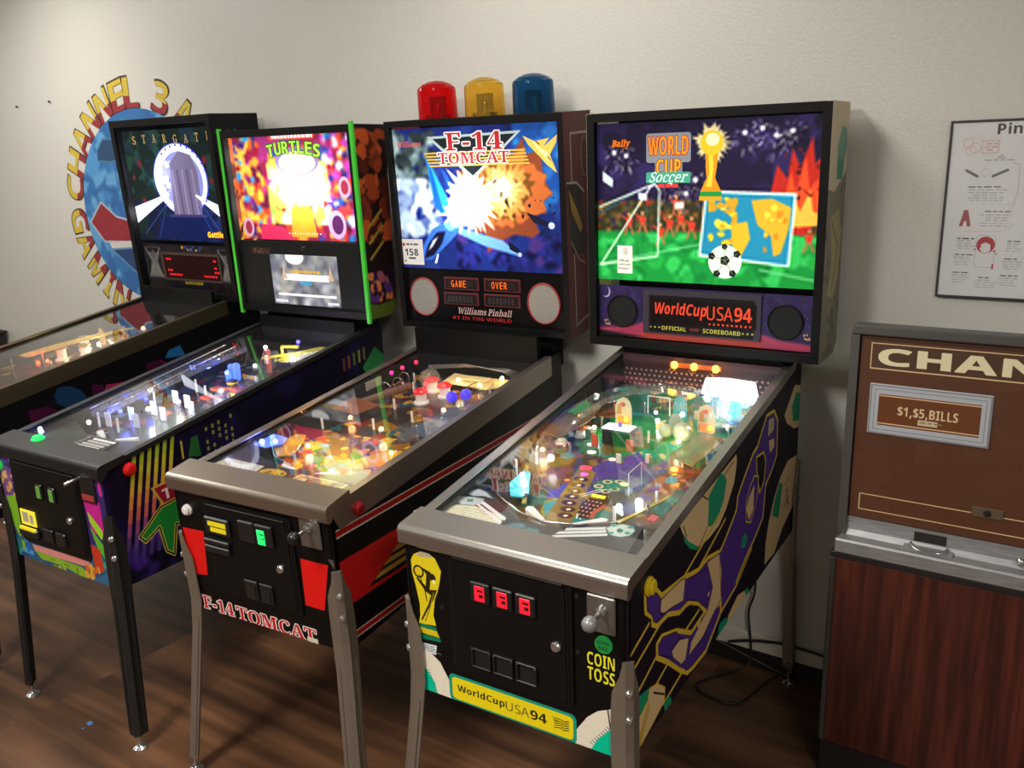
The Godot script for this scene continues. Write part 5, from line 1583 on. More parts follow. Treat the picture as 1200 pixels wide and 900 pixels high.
	for i in 4:
		wire(mc, [-0.16, 1.08, 0.045 + i * 0.004, -0.02, 1.115, 0.055 + i * 0.003, 0.15, 1.125 - i * 0.01, 0.058, 0.20, 1.11 - i * 0.015, 0.055, 0.212, 1.06 - i * 0.015, 0.052], 0.0028, chrome)
	wire(mc, [-0.25, 0.35, 0.03, -0.15, 0.26, 0.03, -0.05, 0.225, 0.03], 0.003, chrome)
	for q in [[-0.225, 0.335, 0.052, "5a6aff", 6.0, 0.004], [-0.195, 0.315, 0.050, "8a9aff", 6.0, 0.0], [-0.235, 0.30, 0.05, "c8d0ff", 6.0, 0.0], [0.17, 0.40, 0.03, "ffd8a0", 7.0, 0.0045], [-0.13, 0.38, 0.02, "ffe0b0", 5.0, 0.0035], [0.02, 0.55, 0.03, "ffd090", 4.0, 0.0030], [0.16, 0.68, 0.03, "ffe0b0", 4.0, 0.0026], [0.03, 0.985, 0.050, "ffe4a8", 8.0, 0.0050], [0.13, 0.965, 0.050, "ffe4a8", 8.0, 0.0050], [0.17, 1.05, 0.05, "ffe8b8", 6.0, 0.0030], [-0.05, 0.90, 0.055, "ff3030", 4.0, 0.0016], [-0.235, 1.02, 0.06, "ff2a6a", 3.0, 0.0], [-0.215, 1.08, 0.065, "ff2a4a", 3.0, 0.0], [-0.248, 0.97, 0.055, "ff2a8a", 3.0, 0.0], [0.10, 0.78, 0.02, "ffe8c8", 4.0, 0.0024], [-0.16, 0.62, 0.02, "ffb070", 4.0, 0.0028]]:
		bulb(mc, q[0], q[1], q[2], col(q[3]), q[4], q[5], 0.008)
	ramp(mc, [0.13, 0.50, 0.03, 0.19, 0.62, 0.035, 0.20, 0.80, 0.045, 0.17, 0.95, 0.05], 0.05, clear)

# ================================================================ machine with the green trim (second from the left)
func sewer_machine() -> void:
	var s := Art.new(self, -1.32, 0.02, 0.5, 1.16, 900, col("120f22"))
	s.blobs(-1.32, 0.5, 1.34, 0.66, 90, 0.03, 0.09, [col("14112a"), col("0f0d1c"), col("1a1436")], 51)
	s.blobs(-0.34, 0.52, 0.35, 0.2, 20, 0.02, 0.05, [col("2c1a58"), col("3a2070"), col("241848")], 52)
	s.soften(14)
	var band := ["9aa82a", "b8b02c", "c8a032", "c87a3a", "b85a4c", "8a4470", "5a3a7c", "3f2f6c"]
	for i in 6:
		var t0 := Vector2(-0.105 - i * 0.028, 0.925 + i * 0.004)
		var t1 := Vector2(-0.030 - i * 0.028, 0.60)
		for k in 8:
			var p := t0.lerp(t1, k / 8.0)
			var q := t0.lerp(t1, (k + 1) / 8.0)
			s.poly([p.x, p.y, p.x - 0.014, p.y, q.x - 0.014, q.y, q.x, q.y], col(band[k]))
	s.edged(D.ts_sign, col("8c1a2c"), 0.008, col("b89a3a"))
	s.text("T", -0.190, 0.752, -0.034, 0.036, col("e0c8c8"), "sb", 0.0, -0.1)
	s.edged(D.ts_T, col("1c7a2e"), 0.012, col("b8a844"))
	s.loop(D.ts_T, 0.005, col("0c2a14"))
	for r in 6:
		for c in 5:
			if (r * 3 + c) % 4 != 0:
				s.rect(-0.49 + c * 0.026, 0.83 + r * 0.022 - c * 0.004, 0.010, 0.013, col("7d7a3c"))
	s.poly([-0.30, 0.86, -0.32, 0.92, -0.345, 0.92, -0.35, 0.85], col("245a2c"))
	s.rect(-0.285, 0.86, 0.008, 0.06, col("a8a03a"))
	s.poly([-1.16, 0.96, -1.24, 1.03, -1.30, 0.98, -1.30, 0.88, -1.2, 0.90], col("2c8a4a"))
	for i in 5:
		s.rect(-1.06 - i * 0.03, 0.97 + i * 0.005, 0.012, 0.05, col(["6a3a2a", "7a4a2c", "5a6a3a", "8a8a3a", "6a6a3a"][i]))
	var f := Art.new(self, -0.285, 0.285, 0.525, 0.96, 1300, col("3a2a66"))
	f.blobs(-0.285, 0.80, 0.57, 0.15, 90, 0.006, 0.02, [col("5a3a9a"), col("3c2878"), col("7a5ac0"), col("4a3088")], 53)
	f.poly([-0.285, 0.525, 0.285, 0.525, 0.285, 0.66, -0.285, 0.66], col("2a5a78"))
	f.blobs(-0.285, 0.525, 0.57, 0.13, 60, 0.01, 0.03, [col("2c7a80"), col("2a4a80"), col("3a9a8a"), col("2a5a90")], 54)
	f.poly([-0.285, 0.62, -0.225, 0.62, -0.205, 0.84, -0.285, 0.86], col("6a4a86"))
	f.blobs(-0.285, 0.70, 0.08, 0.13, 30, 0.006, 0.016, [col("c89a4a"), col("8a5a9a"), col("e0b86a"), col("7a4a7a")], 55)
	f.soften(6)
	f.poly([-0.26, 0.74, -0.21, 0.75, -0.19, 0.63, -0.225, 0.60, -0.25, 0.65], col("7fb82c"))
	f.poly([0.165, 0.80, 0.245, 0.81, 0.245, 0.70, 0.185, 0.70], col("c4268c"))
	f.poly([0.19, 0.90, 0.262, 0.905, 0.262, 0.83, 0.252, 0.83, 0.25, 0.895, 0.19, 0.892], col("e0307a"))
	f.poly([0.175, 0.77, 0.235, 0.72, 0.245, 0.68, 0.22, 0.69, 0.18, 0.735], col("9ad02c"))
	f.poly([0.175, 0.72, 0.24, 0.66, 0.245, 0.61, 0.20, 0.65], col("5fb034"))
	f.poly([0.165, 0.66, 0.21, 0.65, 0.215, 0.58, 0.17, 0.56], col("c43a24"))
	f.poly([-0.16, 0.59, 0.14, 0.60, 0.15, 0.575, -0.15, 0.565], col("d88a86"))
	f.poly([-0.15, 0.570, 0.10, 0.568, 0.14, 0.545, 0.10, 0.530, 0.0, 0.548, -0.12, 0.545], col("86b02a"))
	f.blobs(0.11, 0.528, 0.09, 0.07, 10, 0.012, 0.022, [col("c8642a"), col("86b02a"), col("d8a03a")], 57)
	f.blobs(-0.22, 0.55, 0.09, 0.06, 10, 0.012, 0.022, [col("2a62b8"), col("4aa0c8"), col("86b02a")], 58)
	f.blobs(-0.1, 0.530, 0.2, 0.03, 12, 0.006, 0.014, [col("6a8a24"), col("a0b03c")], 56)
	f.poly([0.17, 0.55, 0.285, 0.60, 0.285, 0.525, 0.13, 0.525], col("35688c"))
	f.soften(4)
	var hs := Art.new(self, -1.31, -1.11, 1.158, 1.886, 700, col("1c1214"))
	hs.blobs(-1.31, 1.45, 0.2, 0.42, 60, 0.012, 0.05, [col("8a3a1c"), col("6a2a18"), col("a84a22"), col("4a1c14")], 61)
	for i in 6:
		hs.line([-1.17, 1.36 + i * 0.03, -1.25, 1.42 + i * 0.03], 0.012, col("8a7a2c") if i % 2 else col("1a1612"))
	hs.blobs(-1.30, 1.22, 0.19, 0.12, 24, 0.01, 0.04, [col("4a2a6a"), col("2c1c48"), col("8a4a5c"), col("b86a3a")], 62)
	hs.soften(5)
	hs.poly([-1.115, 1.16, -1.31, 1.16, -1.31, 1.22, -1.2, 1.21, -1.115, 1.23], col("4c5a1e"))
	var fa := Art.new(self, -0.26, 0.26, 0.0, 1.15, 900, col("20242a"))
	fa.blobs(-0.26, 0.1, 0.52, 1.05, 240, 0.012, 0.045, [col("2c3a44"), col("5a2a30"), col("2f5a3a"), col("3a3f6a"), col("8a4a3a"), col("6a7a8a"), col("23343c")], 64)
	var blk := mat("powder_black", col("161616"), 0.45)
	var mc := machine("pinball machine with bright green head trim and a small lit screen", {
		"at": Vector2(-1.6389, 1.4696), "turn": 0.0514, "tilt": 0.0212, "w": 0.5587, "yb": 0.5313, "yt": 0.930, "long": 1.293, "m": 0.157,
		"p0": 0.862, "pm": 0.09, "rail": 0.010, "bw": 0.7088, "by0": 1.1585, "by1": 1.8858, "bz0": -1.1387, "bz1": -1.1153, "deep": 0.165, "frame": 0.028,
		"side": printed("sewer_side", s, 0.35, {"metallic_specular": 0.3}), "front": printed("sewer_front", f, 0.35, {"metallic_specular": 0.3}), "head_side": printed("sewer_head_side", hs, 0.4, {"metallic_specular": 0.3}),
		"field": printed("sewer_field", fa, 0.25), "rail_mat": blk, "bar_mat": blk, "leg_mat": mat("leg_black", col("1b1b1a"), 0.45), "head_mat": mat("head_black_c", col("0e0e0e"), 0.5, 0.0, {"metallic_specular": 0.3})})
	# green trim along the front edges of the head
	for sd in [1.0, -1.0]:
		bp(mc, "green_trim", MB.new().prism([mc.fz.call(1.145, -0.003), 1.145, mc.fz.call(1.895, -0.003), 1.895, mc.fz.call(1.895, 0.010), 1.895, mc.fz.call(1.145, 0.010), 1.145], "x", sd * 0.3555, sd * 0.341), mat("trim_green", col("42c234"), 0.4))
	var a := Art.new(self, -0.290, 0.332, 1.458, 1.868, 1300, col("7a2040"))
	a.blobs(-0.29, 1.458, 0.622, 0.41, 200, 0.015, 0.045, [col("c8402a"), col("8a2a6a"), col("3a3a8c"), col("e08a2c"), col("5a1c38"), col("b03a70"), col("d8b048")], 71)
	a.blobs(-0.29, 1.458, 0.14, 0.41, 60, 0.012, 0.03, [col("d8641c"), col("3a8ac8"), col("8a1c30"), col("e8a83a"), col("4a2a6a")], 72)
	a.blobs(0.18, 1.458, 0.15, 0.41, 60, 0.012, 0.03, [col("3a2a70"), col("c83a40"), col("c8c8e0"), col("2a6ab8"), col("a83aa0")], 73)
	a.blobs(-0.12, 1.52, 0.32, 0.24, 80, 0.018, 0.045, [col("e8e47a"), col("c8d84a"), col("f0c84a"), col("8ac84a"), col("f6f2b8")], 74)
	a.soften(16)
	a.star(0.02, 1.68, 0.12, 0.08, 14, col("f4f0b0"), 3)  # pale bursts paint the overlit hot centre into the print
	a.star(0.12, 1.66, 0.09, 0.06, 12, col("f8f4c8"), 5)
	a.disc(0.05, 1.76, 0.115, 0.055, col("6a5a86"))
	a.disc(0.05, 1.755, 0.095, 0.042, col("e6e29a"))
	a.poly([-0.02, 1.47, 0.12, 1.47, 0.10, 1.59, 0.0, 1.59], col("c8862a"))
	a.poly([-0.19, 1.458, 0.0, 1.458, -0.06, 1.51, -0.18, 1.52], col("c02a54"))
	a.disc(0.225, 1.52, 0.045, 0.055, col("b090c0"))
	a.disc(0.228, 1.52, 0.028, 0.036, col("4a2050"))
	for q in [[-0.255, 1.505], [0.28, 1.66]]:
		a.disc(q[0], q[1], 0.030, 0.040, col("b890a8"))
		a.disc(q[0], q[1], 0.018, 0.026, col("8a2a40"))
	a.soften(6)
	for i in 12:
		a.star(-0.03 + i * 0.015, 1.484, 0.004, 0.002, 5, col("f6f2e0"), i)
	a.poly([-0.085, 1.842, 0.150, 1.842, 0.156, 1.866, -0.090, 1.866], col("d83a34"))
	a.lines(-0.075, 1.847, 0.215, 1, 0.01, 0.014, col("f8e8e4"), 4)
	for i in 7:
		var k := (i - 3) / 3.0
		a.otext("TURTLES"[i], -0.098 + i * 0.0395, 1.776 + 0.016 * (1.0 - k * k), 0.034, 0.044 + 0.004 * absf(k), col("8ac83a"), col("1c4a1c"), 0.004, "sb", 0.0, -0.12 * k)
	sheet(mc, "backglass_screen", -0.290, 1.458, 0.332, 1.868, 0.012, backlit("sewer_glass", a, 1.0, 0.9))
	hot(mc, -0.03, 1.68, 0.070, 0.13, col("fffbe8"), 0.03)
	hot(mc, 0.13, 1.66, 0.070, 0.13, col("fffbe8"), 0.03)
	hot(mc, 0.05, 1.60, 0.08, 0.06, col("fff6d8"), 0.03)
	for q in [[-0.22, 1.78], [-0.22, 1.58], [0.25, 1.75], [0.25, 1.55]]:
		hot(mc, q[0], q[1], 0.10, 0.014)
	# lower panel with screen
	var lp := Art.new(self, -0.322, 0.345, 1.170, 1.452, 700, col("1a1b1a"))
	lp.poly(rrect(-0.258, 1.398, -0.150, 1.424, 0.008), col("3a2a22"))
	lp.blobs(-0.25, 1.402, 0.095, 0.018, 16, 0.003, 0.007, [col("8a5a48"), col("5a4038")], 3)
	sheet(mc, "lower_panel", -0.322, 1.170, 0.336, 1.452, 0.012, printed("sewer_lower", lp, 0.4, {"metallic_specular": 0.3}))
	var lc := Art.new(self, -0.155, 0.204, 1.196, 1.398, 1300, col("7b7f86"))
	lc.blobs(-0.155, 1.196, 0.359, 0.202, 160, 0.008, 0.025, [col("8a8a8a"), col("5a5a62"), col("a8a49a"), col("6a6a78"), col("b8b8bc")], 75)
	lc.soften(22)
	lc.disc(-0.02, 1.39, 0.05, 0.03, col("f4f6f4"))
	lc.rect(-0.09, 1.296, 0.245, 0.026, col("eef0f2"))
	lc.lines(-0.05, 1.326, 0.15, 1, 0.01, 0.012, col("d8a83a"), 4)
	lc.rect(0.0, 1.280, 0.06, 0.012, col("3a9ac8"))
	lc.rect(-0.13, 1.232, 0.315, 0.010, col("e8eaf0"))
	lc.rect(-0.15, 1.203, 0.07, 0.012, col("d0d2d8"))
	lc.rect(0.135, 1.203, 0.06, 0.012, col("d0d2d8"))
	lc.poly([-0.10, 1.30, -0.085, 1.36, -0.07, 1.30], col("c8a88a"))
	lc.poly([0.15, 1.30, 0.165, 1.36, 0.18, 1.30], col("c8a88a"))
	sheet(mc, "lcd_screen", -0.155, 1.196, 0.204, 1.398, 0.0095, backlit("sewer_lcd", lc, 1.05))
	button(mc, "lens", Vector3(0.041, 1.426, mc.fz.call(1.426, 0.012)), Vector3.BACK, 0.007, mat("knob_black", col("141414"), 0.35))
	# front
	var door := coin_door(mc, -0.195, 0.600, 0.165, 0.885)
	for x in [-0.038, 0.028]:
		part(door, "coin_slot", MB.new().cbox(Vector3(x, 0.796, 0.013), Vector3(0.030, 0.050, 0.008), 0.003), mat("slot_black", col("1a1b1c"), 0.3))
		part(door, "coin_light", MB.new().cbox(Vector3(x, 0.796, 0.018), Vector3(0.020, 0.040, 0.003), 0.004), glow("slot_green", col("5a8a3a"), 0.35))
	var bs := part(door, "bill_slot", MB.new().cbox(Vector3(-0.130, 0.642, 0.016), Vector3(0.10, 0.030, 0.014), 0.004), mat("slot_black", col("1a1b1c"), 0.3))
	part(bs, "lit_sign", MB.new().cbox(Vector3(-0.128, 0.692, 0.013), Vector3(0.080, 0.052, 0.004), 0.001), glow("bill_yellow", col("e8d83a"), 0.5))
	part(bs, "bill_print", MB.new().cbox(Vector3(-0.140, 0.694, 0.0155), Vector3(0.03, 0.034, 0.001)).cbox(Vector3(-0.108, 0.69, 0.0155), Vector3(0.018, 0.03, 0.001)), mat("print_pale", col("b8b49a"), 0.5))
	part(bs, "yellow_label", MB.new().cbox(Vector3(-0.128, 0.656, 0.020), Vector3(0.085, 0.012, 0.012), 0.003), glow("label_yellow", col("d8c81e"), 0.25))
	for x in [-0.03, 0.035]:
		part(door, "reject_slot", MB.new().cbox(Vector3(x, 0.65, 0.013), Vector3(0.05, 0.045, 0.008), 0.003), mat("slot_black", col("1a1b1c"), 0.3))
	lock(door, 0.098, 0.725)
	var pn := bp(mc, "plunger_plate", MB.new().cbox(Vector3(0.205, 0.845, 0.004), Vector3(0.07, 0.085, 0.008), 0.003), mat("slot_black", col("1a1b1c"), 0.3))
	part(pn, "red_label", MB.new().cbox(Vector3(0.208, 0.820, 0.009), Vector3(0.055, 0.018, 0.002)), mat("label_red", col("a83a3a"), 0.5))
	part(pn, "rod", MB.new().tube([Vector3(0.17, 0.875, 0.006), Vector3(0.168, 0.868, 0.05)], 0.006, 8), mat("bolt_chrome", col("c4c4c2"), 0.2, 0.9))
	button(mc, "start_button", Vector3(-0.262, 0.845, 0.0), Vector3.BACK, 0.014, glow("start_green", col("25b04c"), 0.35))
	button(mc, "flipper_button", Vector3(0.280, 0.890, -0.088), Vector3.RIGHT, 0.017, mat("button_bright_red", col("c81c1c"), 0.25))
	button(mc, "flipper_button", Vector3(-0.280, 0.890, -0.088), Vector3.LEFT, 0.017, mat("button_bright_red", col("c81c1c"), 0.25))
	button(mc, "action_button", Vector3(-0.112, 0.936, -0.052), Vector3.UP, 0.017, glow("action_green", col("2ad86a"), 0.6))
	# playfield
	var ap := Art.new(self, -0.262, 0.262, 0.06, 0.36, 1200, col("26272a"))
	ap.blobs(-0.25, 0.10, 0.5, 0.2, 70, 0.008, 0.03, [col("2f3a34"), col("1f2224"), col("45403a"), col("3a463c")], 78)
	for i in 8:
		ap.line([-0.22, 0.12 + i * 0.010, -0.12, 0.12 + i * 0.010], 0.003, col("556a58"))
	for i in 5:
		ap.rect(-0.055 + i * 0.004, 0.112 + i * 0.014, 0.118, 0.010, col("dcdcd8") if i in [0, 4] else col("8f908e"))
	apron(mc, ap, "sewer_apron", 0.040, 0.25)
	var tl := Art.new(self, 0.02, 0.16, 0.085, 0.150, 1600, col("1c1d1f"))
	for i in 4:
		tl.rect(0.024 + i * 0.006, 0.089 + i * 0.0155, 0.108, 0.011, col("dcdcd8") if i in [0, 3] else col("a2a3a2"))
		tl.lines(0.03 + i * 0.006, 0.093 + i * 0.0155, 0.09, 1, 0.01, 0.003, col("8a8a88"), i)
	var gy := func(d: float) -> float:
		return mc.yt - 0.018 + mc.m * d + 0.0004
	bp(mc, "paper_label", MB.new().prism([-0.085, gy.call(0.085), -0.150, gy.call(0.150), -0.150, gy.call(0.150) + 0.0008, -0.085, gy.call(0.085) + 0.0008], "x", 0.02, 0.16).planar("xz", 0.02, 0.16, -0.085, -0.150), printed("sewer_label", tl, 0.6))
	var white := mat("white_plastic", col("e9e9e4"), 0.35)
	var chrome := mat("bolt_chrome", col("c4c4c2"), 0.2, 0.9)
	var clear := mat("clear_plastic", Color(0.9, 0.92, 0.95, 0.03), 0.06, 0.0, {"transparency": BaseMaterial3D.TRANSPARENCY_ALPHA})
	flipper(mc, -0.085, 0.245, -0.02, 0.215, white)
	flipper(mc, 0.10, 0.25, 0.04, 0.215, white)
	ramp(mc, [-0.17, 0.30, 0.045, -0.19, 0.42, 0.05, -0.18, 0.60, 0.06, -0.17, 0.78, 0.075, -0.16, 0.95, 0.085], 0.055, clear)
	ramp(mc, [0.12, 0.32, 0.045, 0.16, 0.45, 0.05, 0.17, 0.62, 0.06, 0.12, 0.80, 0.07, 0.0, 0.95, 0.08], 0.055, clear)
	wire(mc, [-0.21, 0.30, 0.07, -0.21, 0.60, 0.09, -0.20, 0.90, 0.12], 0.003, chrome)
	wire(mc, [-0.15, 0.30, 0.07, -0.15, 0.60, 0.09, -0.14, 0.90, 0.12], 0.003, chrome)
	for i in 5:
		wire(mc, [0.02 + i * 0.02, 0.95, 0.06, 0.06 + i * 0.02, 1.03, 0.075, 0.14 + i * 0.015, 1.09, 0.085], 0.0035, mat("wire_gold", col("b8b24a"), 0.25, 0.7) if i < 3 else chrome)
	for q in [[-0.16, 0.33, "f0f4ff"], [-0.13, 0.40, "e8f0ff"], [-0.05, 0.36, "d8e4ff"], [-0.10, 0.47, "f4f6ff"], [-0.01, 0.44, "eef2ff"], [0.04, 0.52, "f2f2ff"], [-0.03, 0.56, "fff0ec"], [-0.12, 0.58, "f0f4ff"]]:
		part(mc.field, "target_plastic", MB.new().cbox(pf(mc, q[0], q[1], 0.026), Vector3(0.032, 0.05, 0.004), 0.002), mat("tw_" + q[2], col(q[2]), 0.3))
	for q in [[0.04, 0.60, "c84a3a"], [0.0, 0.68, "c86a4a"], [0.08, 0.70, "b83a30"], [0.10, 0.58, "8a6a6a"]]:
		part(mc.field, "wedge_plastic", MB.new().cbox(pf(mc, q[0], q[1], 0.035), Vector3(0.06, 0.012, 0.04), 0.004), mat("tr_" + q[2], col(q[2]), 0.3))
	part(mc.field, "coil_tower", MB.new().tube([pf(mc, 0.03, 0.72, 0.0), pf(mc, 0.03, 0.72, 0.06)], 0.020, 14), mat("tower_dark", col("2a2a24"), 0.4))
	for i in 3:
		part(mc.field, "tower_band", MB.new().tube([pf(mc, 0.03, 0.72, 0.012 + i * 0.018), pf(mc, 0.03, 0.72, 0.018 + i * 0.018)], 0.0215, 14), mat("band_yellow", col("d8b83a"), 0.4))
	# blue-lit figure-free crystal stack
	for q in [[-0.10, 0.82, 0.05], [-0.08, 0.84, 0.07], [-0.12, 0.85, 0.06]]:
		part(mc.field, "crystal_light", MB.new().cbox(pf(mc, q[0], q[1], q[2] * 0.6), Vector3(0.03, q[2], 0.025), 0.008), glow("crystal_blue", col("4a6aff"), 1.6))
	for q in [[-0.13, 0.36, 0.05, "4a5aff", 6.0, 0.006], [-0.06, 0.42, 0.045, "ffffff", 8.0, 0.006], [-0.15, 0.48, 0.05, "2a3aff", 5.0, 0.004], [0.0, 0.50, 0.05, "ffffff", 8.0, 0.006], [-0.08, 0.55, 0.05, "ffffff", 8.0, 0.005], [0.06, 0.64, 0.05, "ffe8e0", 6.0, 0.004], [-0.09, 0.80, 0.05, "6a80ff", 8.0, 0.010], [-0.02, 0.88, 0.06, "e8ecff", 6.0, 0.004], [0.09, 0.97, 0.075, "fff8e8", 14.0, 0.016], [-0.06, 0.98, 0.10, "fff0f0", 8.0, 0.003], [0.02, 1.08, 0.10, "5a4aff", 6.0, 0.004], [-0.23, 0.13, 0.06, "8a9aff", 6.0, 0.002], [-0.13, 0.24, 0.055, "ffffff", 6.0, 0.0], [0.10, 1.05, 0.05, "f0f4ff", 5.0, 0.006], [0.05, 0.70, 0.01, "ffc040", 5.0, 0.0]]:
		bulb(mc, q[0], q[1], q[2], col(q[3]), q[4], q[5], 0.008)
	part(mc.field, "lamp_holder", MB.new().tube([pf(mc, -0.05, 0.98, 0.0), pf(mc, -0.05, 0.98, 0.09)], 0.010, 10), mat("target_red", col("c8442e"), 0.35))
	for q in [[[-0.02, 0.93, 0.075], [0.07, 1.0, 0.08]], [[0.03, 0.98, 0.11], [0.10, 1.0, 0.11]], [[0.03, 0.98, 0.05], [0.03, 0.98, 0.11]]]:
		part(mc.field, "yellow_beam", MB.new().tube([pf(mc, q[0][0], q[0][1], q[0][2]), pf(mc, q[1][0], q[1][1], q[1][2])], 0.006, 6), mat("beam_yellow", col("d8b82a"), 0.35))
	for q in [[-0.2, 0.32], [-0.08, 0.31], [0.08, 0.34], [0.15, 0.42], [-0.2, 0.55], [0.12, 0.62], [-0.05, 0.66], [0.18, 0.75], [-0.15, 0.7]]:
		post(mc, q[0], q[1], 0.05, chrome if i_of(q[1]) % 2 else white, 0.004)

# ================================================================ machine with the glowing ring (far left)
func ring_machine() -> void:
	var s := Art.new(self, -1.32, 0.02, 0.5, 1.16, 500, col("0d0c0f"))
	s.blobs(-1.3, 0.55, 1.3, 0.4, 40, 0.02, 0.07, [col("5a1236"), col("3a0e2c"), col("14304c"), col("120f16"), col("17131c")], 81)
	s.poly([-0.55, 0.86, -0.68, 0.84, -0.66, 0.90, -0.58, 0.91], col("8a1c4c"))
	s.poly([-0.86, 0.95, -0.96, 0.94, -0.94, 0.99, -0.88, 0.98], col("1c5a8a"))
	var f := Art.new(self, -0.285, 0.285, 0.525, 0.96, 500, col("111014"))
	f.blobs(-0.28, 0.53, 0.56, 0.4, 30, 0.02, 0.05, [col("1a1630"), col("2a1230"), col("15131a")], 82)
	var hs := Art.new(self, -1.46, -1.18, 1.128, 1.935, 400, col("121114"))
	hs.blobs(-1.33, 1.82, 0.09, 0.06, 8, 0.008, 0.02, [col("2a4a50"), col("3a2a2a")], 3)
	var fa := Art.new(self, -0.26, 0.26, 0.0, 1.15, 800, col("3a2a1c"))
	fa.blobs(-0.26, 0.1, 0.52, 1.05, 220, 0.012, 0.045, [col("5a3a1c"), col("8a6a2c"), col("3a2a3c"), col("7a2a1c"), col("2a3a4c"), col("a8843a")], 84)
	var steel := mat("brushed_steel_bronze", col("6a5f4a"), 0.36, 0.85)
	var dz := 0.10
	var mc := machine("pinball machine with glowing blue ring backglass, in front of the painted wall mural", {
		"at": Vector2(-2.5409 + 0.0015, 1.3467 + dz), "turn": 0.0147, "tilt": 0.048, "w": 0.5587, "yb": 0.5313, "yt": 0.983, "long": 1.393, "m": 0.130,
		"p0": 0.915, "pm": 0.08, "rail": 0.055, "bw": 0.7088, "by0": 1.1281, "by1": 1.9344, "bz0": -1.1168 - dz, "bz1": -1.0909 - dz, "deep": 0.235, "frame": 0.03, "splay": 0.05,
		"side": printed("ring_side", s, 0.35, {"metallic_specular": 0.3}), "front": printed("ring_front", f, 0.4), "head_side": printed("ring_head_side", hs, 0.45, {"metallic_specular": 0.3}),
		"field": printed("ring_field", fa, 0.25), "rail_mat": steel, "bar_mat": steel, "leg_mat": mat("leg_black", col("1b1b1a"), 0.45), "head_mat": mat("head_black_c", col("0e0e0e"), 0.5, 0.0, {"metallic_specular": 0.3})})
	var a := Art.new(self, -0.295, 0.335, 1.392, 1.884, 1000, col("10201e"))
	a.blobs(-0.295, 1.60, 0.63, 0.284, 90, 0.015, 0.05, [col("14302c"), col("0e1c1e"), col("1c3a34"), col("182a3a")], 91)
	a.blobs(-0.295, 1.392, 0.63, 0.18, 60, 0.02, 0.05, [col("101a3c"), col("0c1430"), col("16244c")], 92)
	a.poly([-0.12, 1.50, 0.22, 1.50, 0.30, 1.40, -0.15, 1.40], col("0c1a4c"))
	for q in [[-0.20, 1.74, 0.012], [0.26, 1.75, 0.012], [-0.21, 1.57, 0.012], [-0.26, 1.68, 0.008], [0.285, 1.66, 0.010]]:
		a.star(q[0], q[1], q[2] * 2.2, q[2], 6, col("6a2028"), i_of(q[0]))
	a.soften(10)
	# the ring, a pale corridor seen through it and its beams
	var ph: Array = ring(0.075, 1.665, 0.187, 40, 0.86)
	a.poly(ph, col("3a3ad0"))
	a.poly(ring(0.075, 1.665, 0.182, 40, 0.86), col("dfe6ff"))
	a.poly(ring(0.085, 1.660, 0.142, 40, 0.90), col("8a8cc8"))
	a.blobs(-0.05, 1.56, 0.10, 0.19, 26, 0.008, 0.02, [col("b8bcf4"), col("e8ecff"), col("6a70d8")], 93)
	a.poly([-0.01, 1.50, 0.19, 1.50, 0.20, 1.70, 0.17, 1.77, 0.09, 1.79, 0.02, 1.74], col("6f6684"))
	for i in 5:
		a.rect(0.02 + i * 0.034, 1.51, 0.014, 0.20, col("5a5070") if i % 2 else col("857a94"))
	a.rect(-0.04, 1.50, 0.26, 0.012, col("3a3468"))
	a.poly([-0.295, 1.545, -0.295, 1.470, -0.02, 1.598, -0.03, 1.606], col("eef4ff"))
	a.poly([0.335, 1.545, 0.335, 1.485, 0.160, 1.592, 0.165, 1.602], col("eef4ff"))
	for q in [[-0.25, 1.42, -0.05, 1.56], [0.30, 1.43, 0.19, 1.56], [-0.15, 1.40, -0.06, 1.55], [0.25, 1.41, 0.17, 1.55]]:
		a.line([q[0], q[1], q[2], q[3]], 0.004, col("2a4a86"))
	a.soften(4)
	for i in 14:
		var an := -0.6 + i * 0.22
		a.disc(0.085 + cos(an) * 0.175, 1.660 + sin(an) * 0.155, 0.006, 0.006, col("3a3aff"), 8)
	for i in 8:
		a.text("STARGATE"[i], -0.222 + i * 0.074, 1.826 + 0.004 * sin(i), 0.024, 0.036, col("c8a45a"), "rr")
	a.otext("Gottlieb", 0.200, 1.412, 0.126, 0.026, col("f0e02a"), col("c83a1c"), 0.002, "sb", 0.1)
	sheet(mc, "backglass_screen", -0.295, 1.392, 0.335, 1.884, 0.016, backlit("ring_glass", a, 0.9, 0.8))
	hot(mc, -0.07, 1.67, 0.06, 0.08, col("dfe6ff"), 0.03)
	hot(mc, 0.22, 1.57, 0.07, 0.008, col("6a70ff"), 0.02)
	hot(mc, -0.26, 1.51, 0.06, 0.012, col("f0f4ff"), 0.02)
	hot(mc, 0.29, 1.52, 0.06, 0.010, col("f0f4ff"), 0.02)
	hot(mc, 0.08, 1.79, 0.09, 0.008, col("e8f0ff"))
	hot(mc, 0.25, 1.44, 0.08, 0.006)
	var p := Art.new(self, -0.30, 0.335, 1.150, 1.372, 900, col("14121a"))
	p.blobs(-0.30, 1.15, 0.635, 0.222, 60, 0.01, 0.03, [col("1a1424"), col("2a1c14"), col("141a2c"), col("241420")], 95)
	p.soften(6)
	p.blobs(-0.02, 1.338, 0.16, 0.03, 8, 0.008, 0.016, [col("2a3a7a"), col("c88a2a"), col("3a5aa0")], 96)
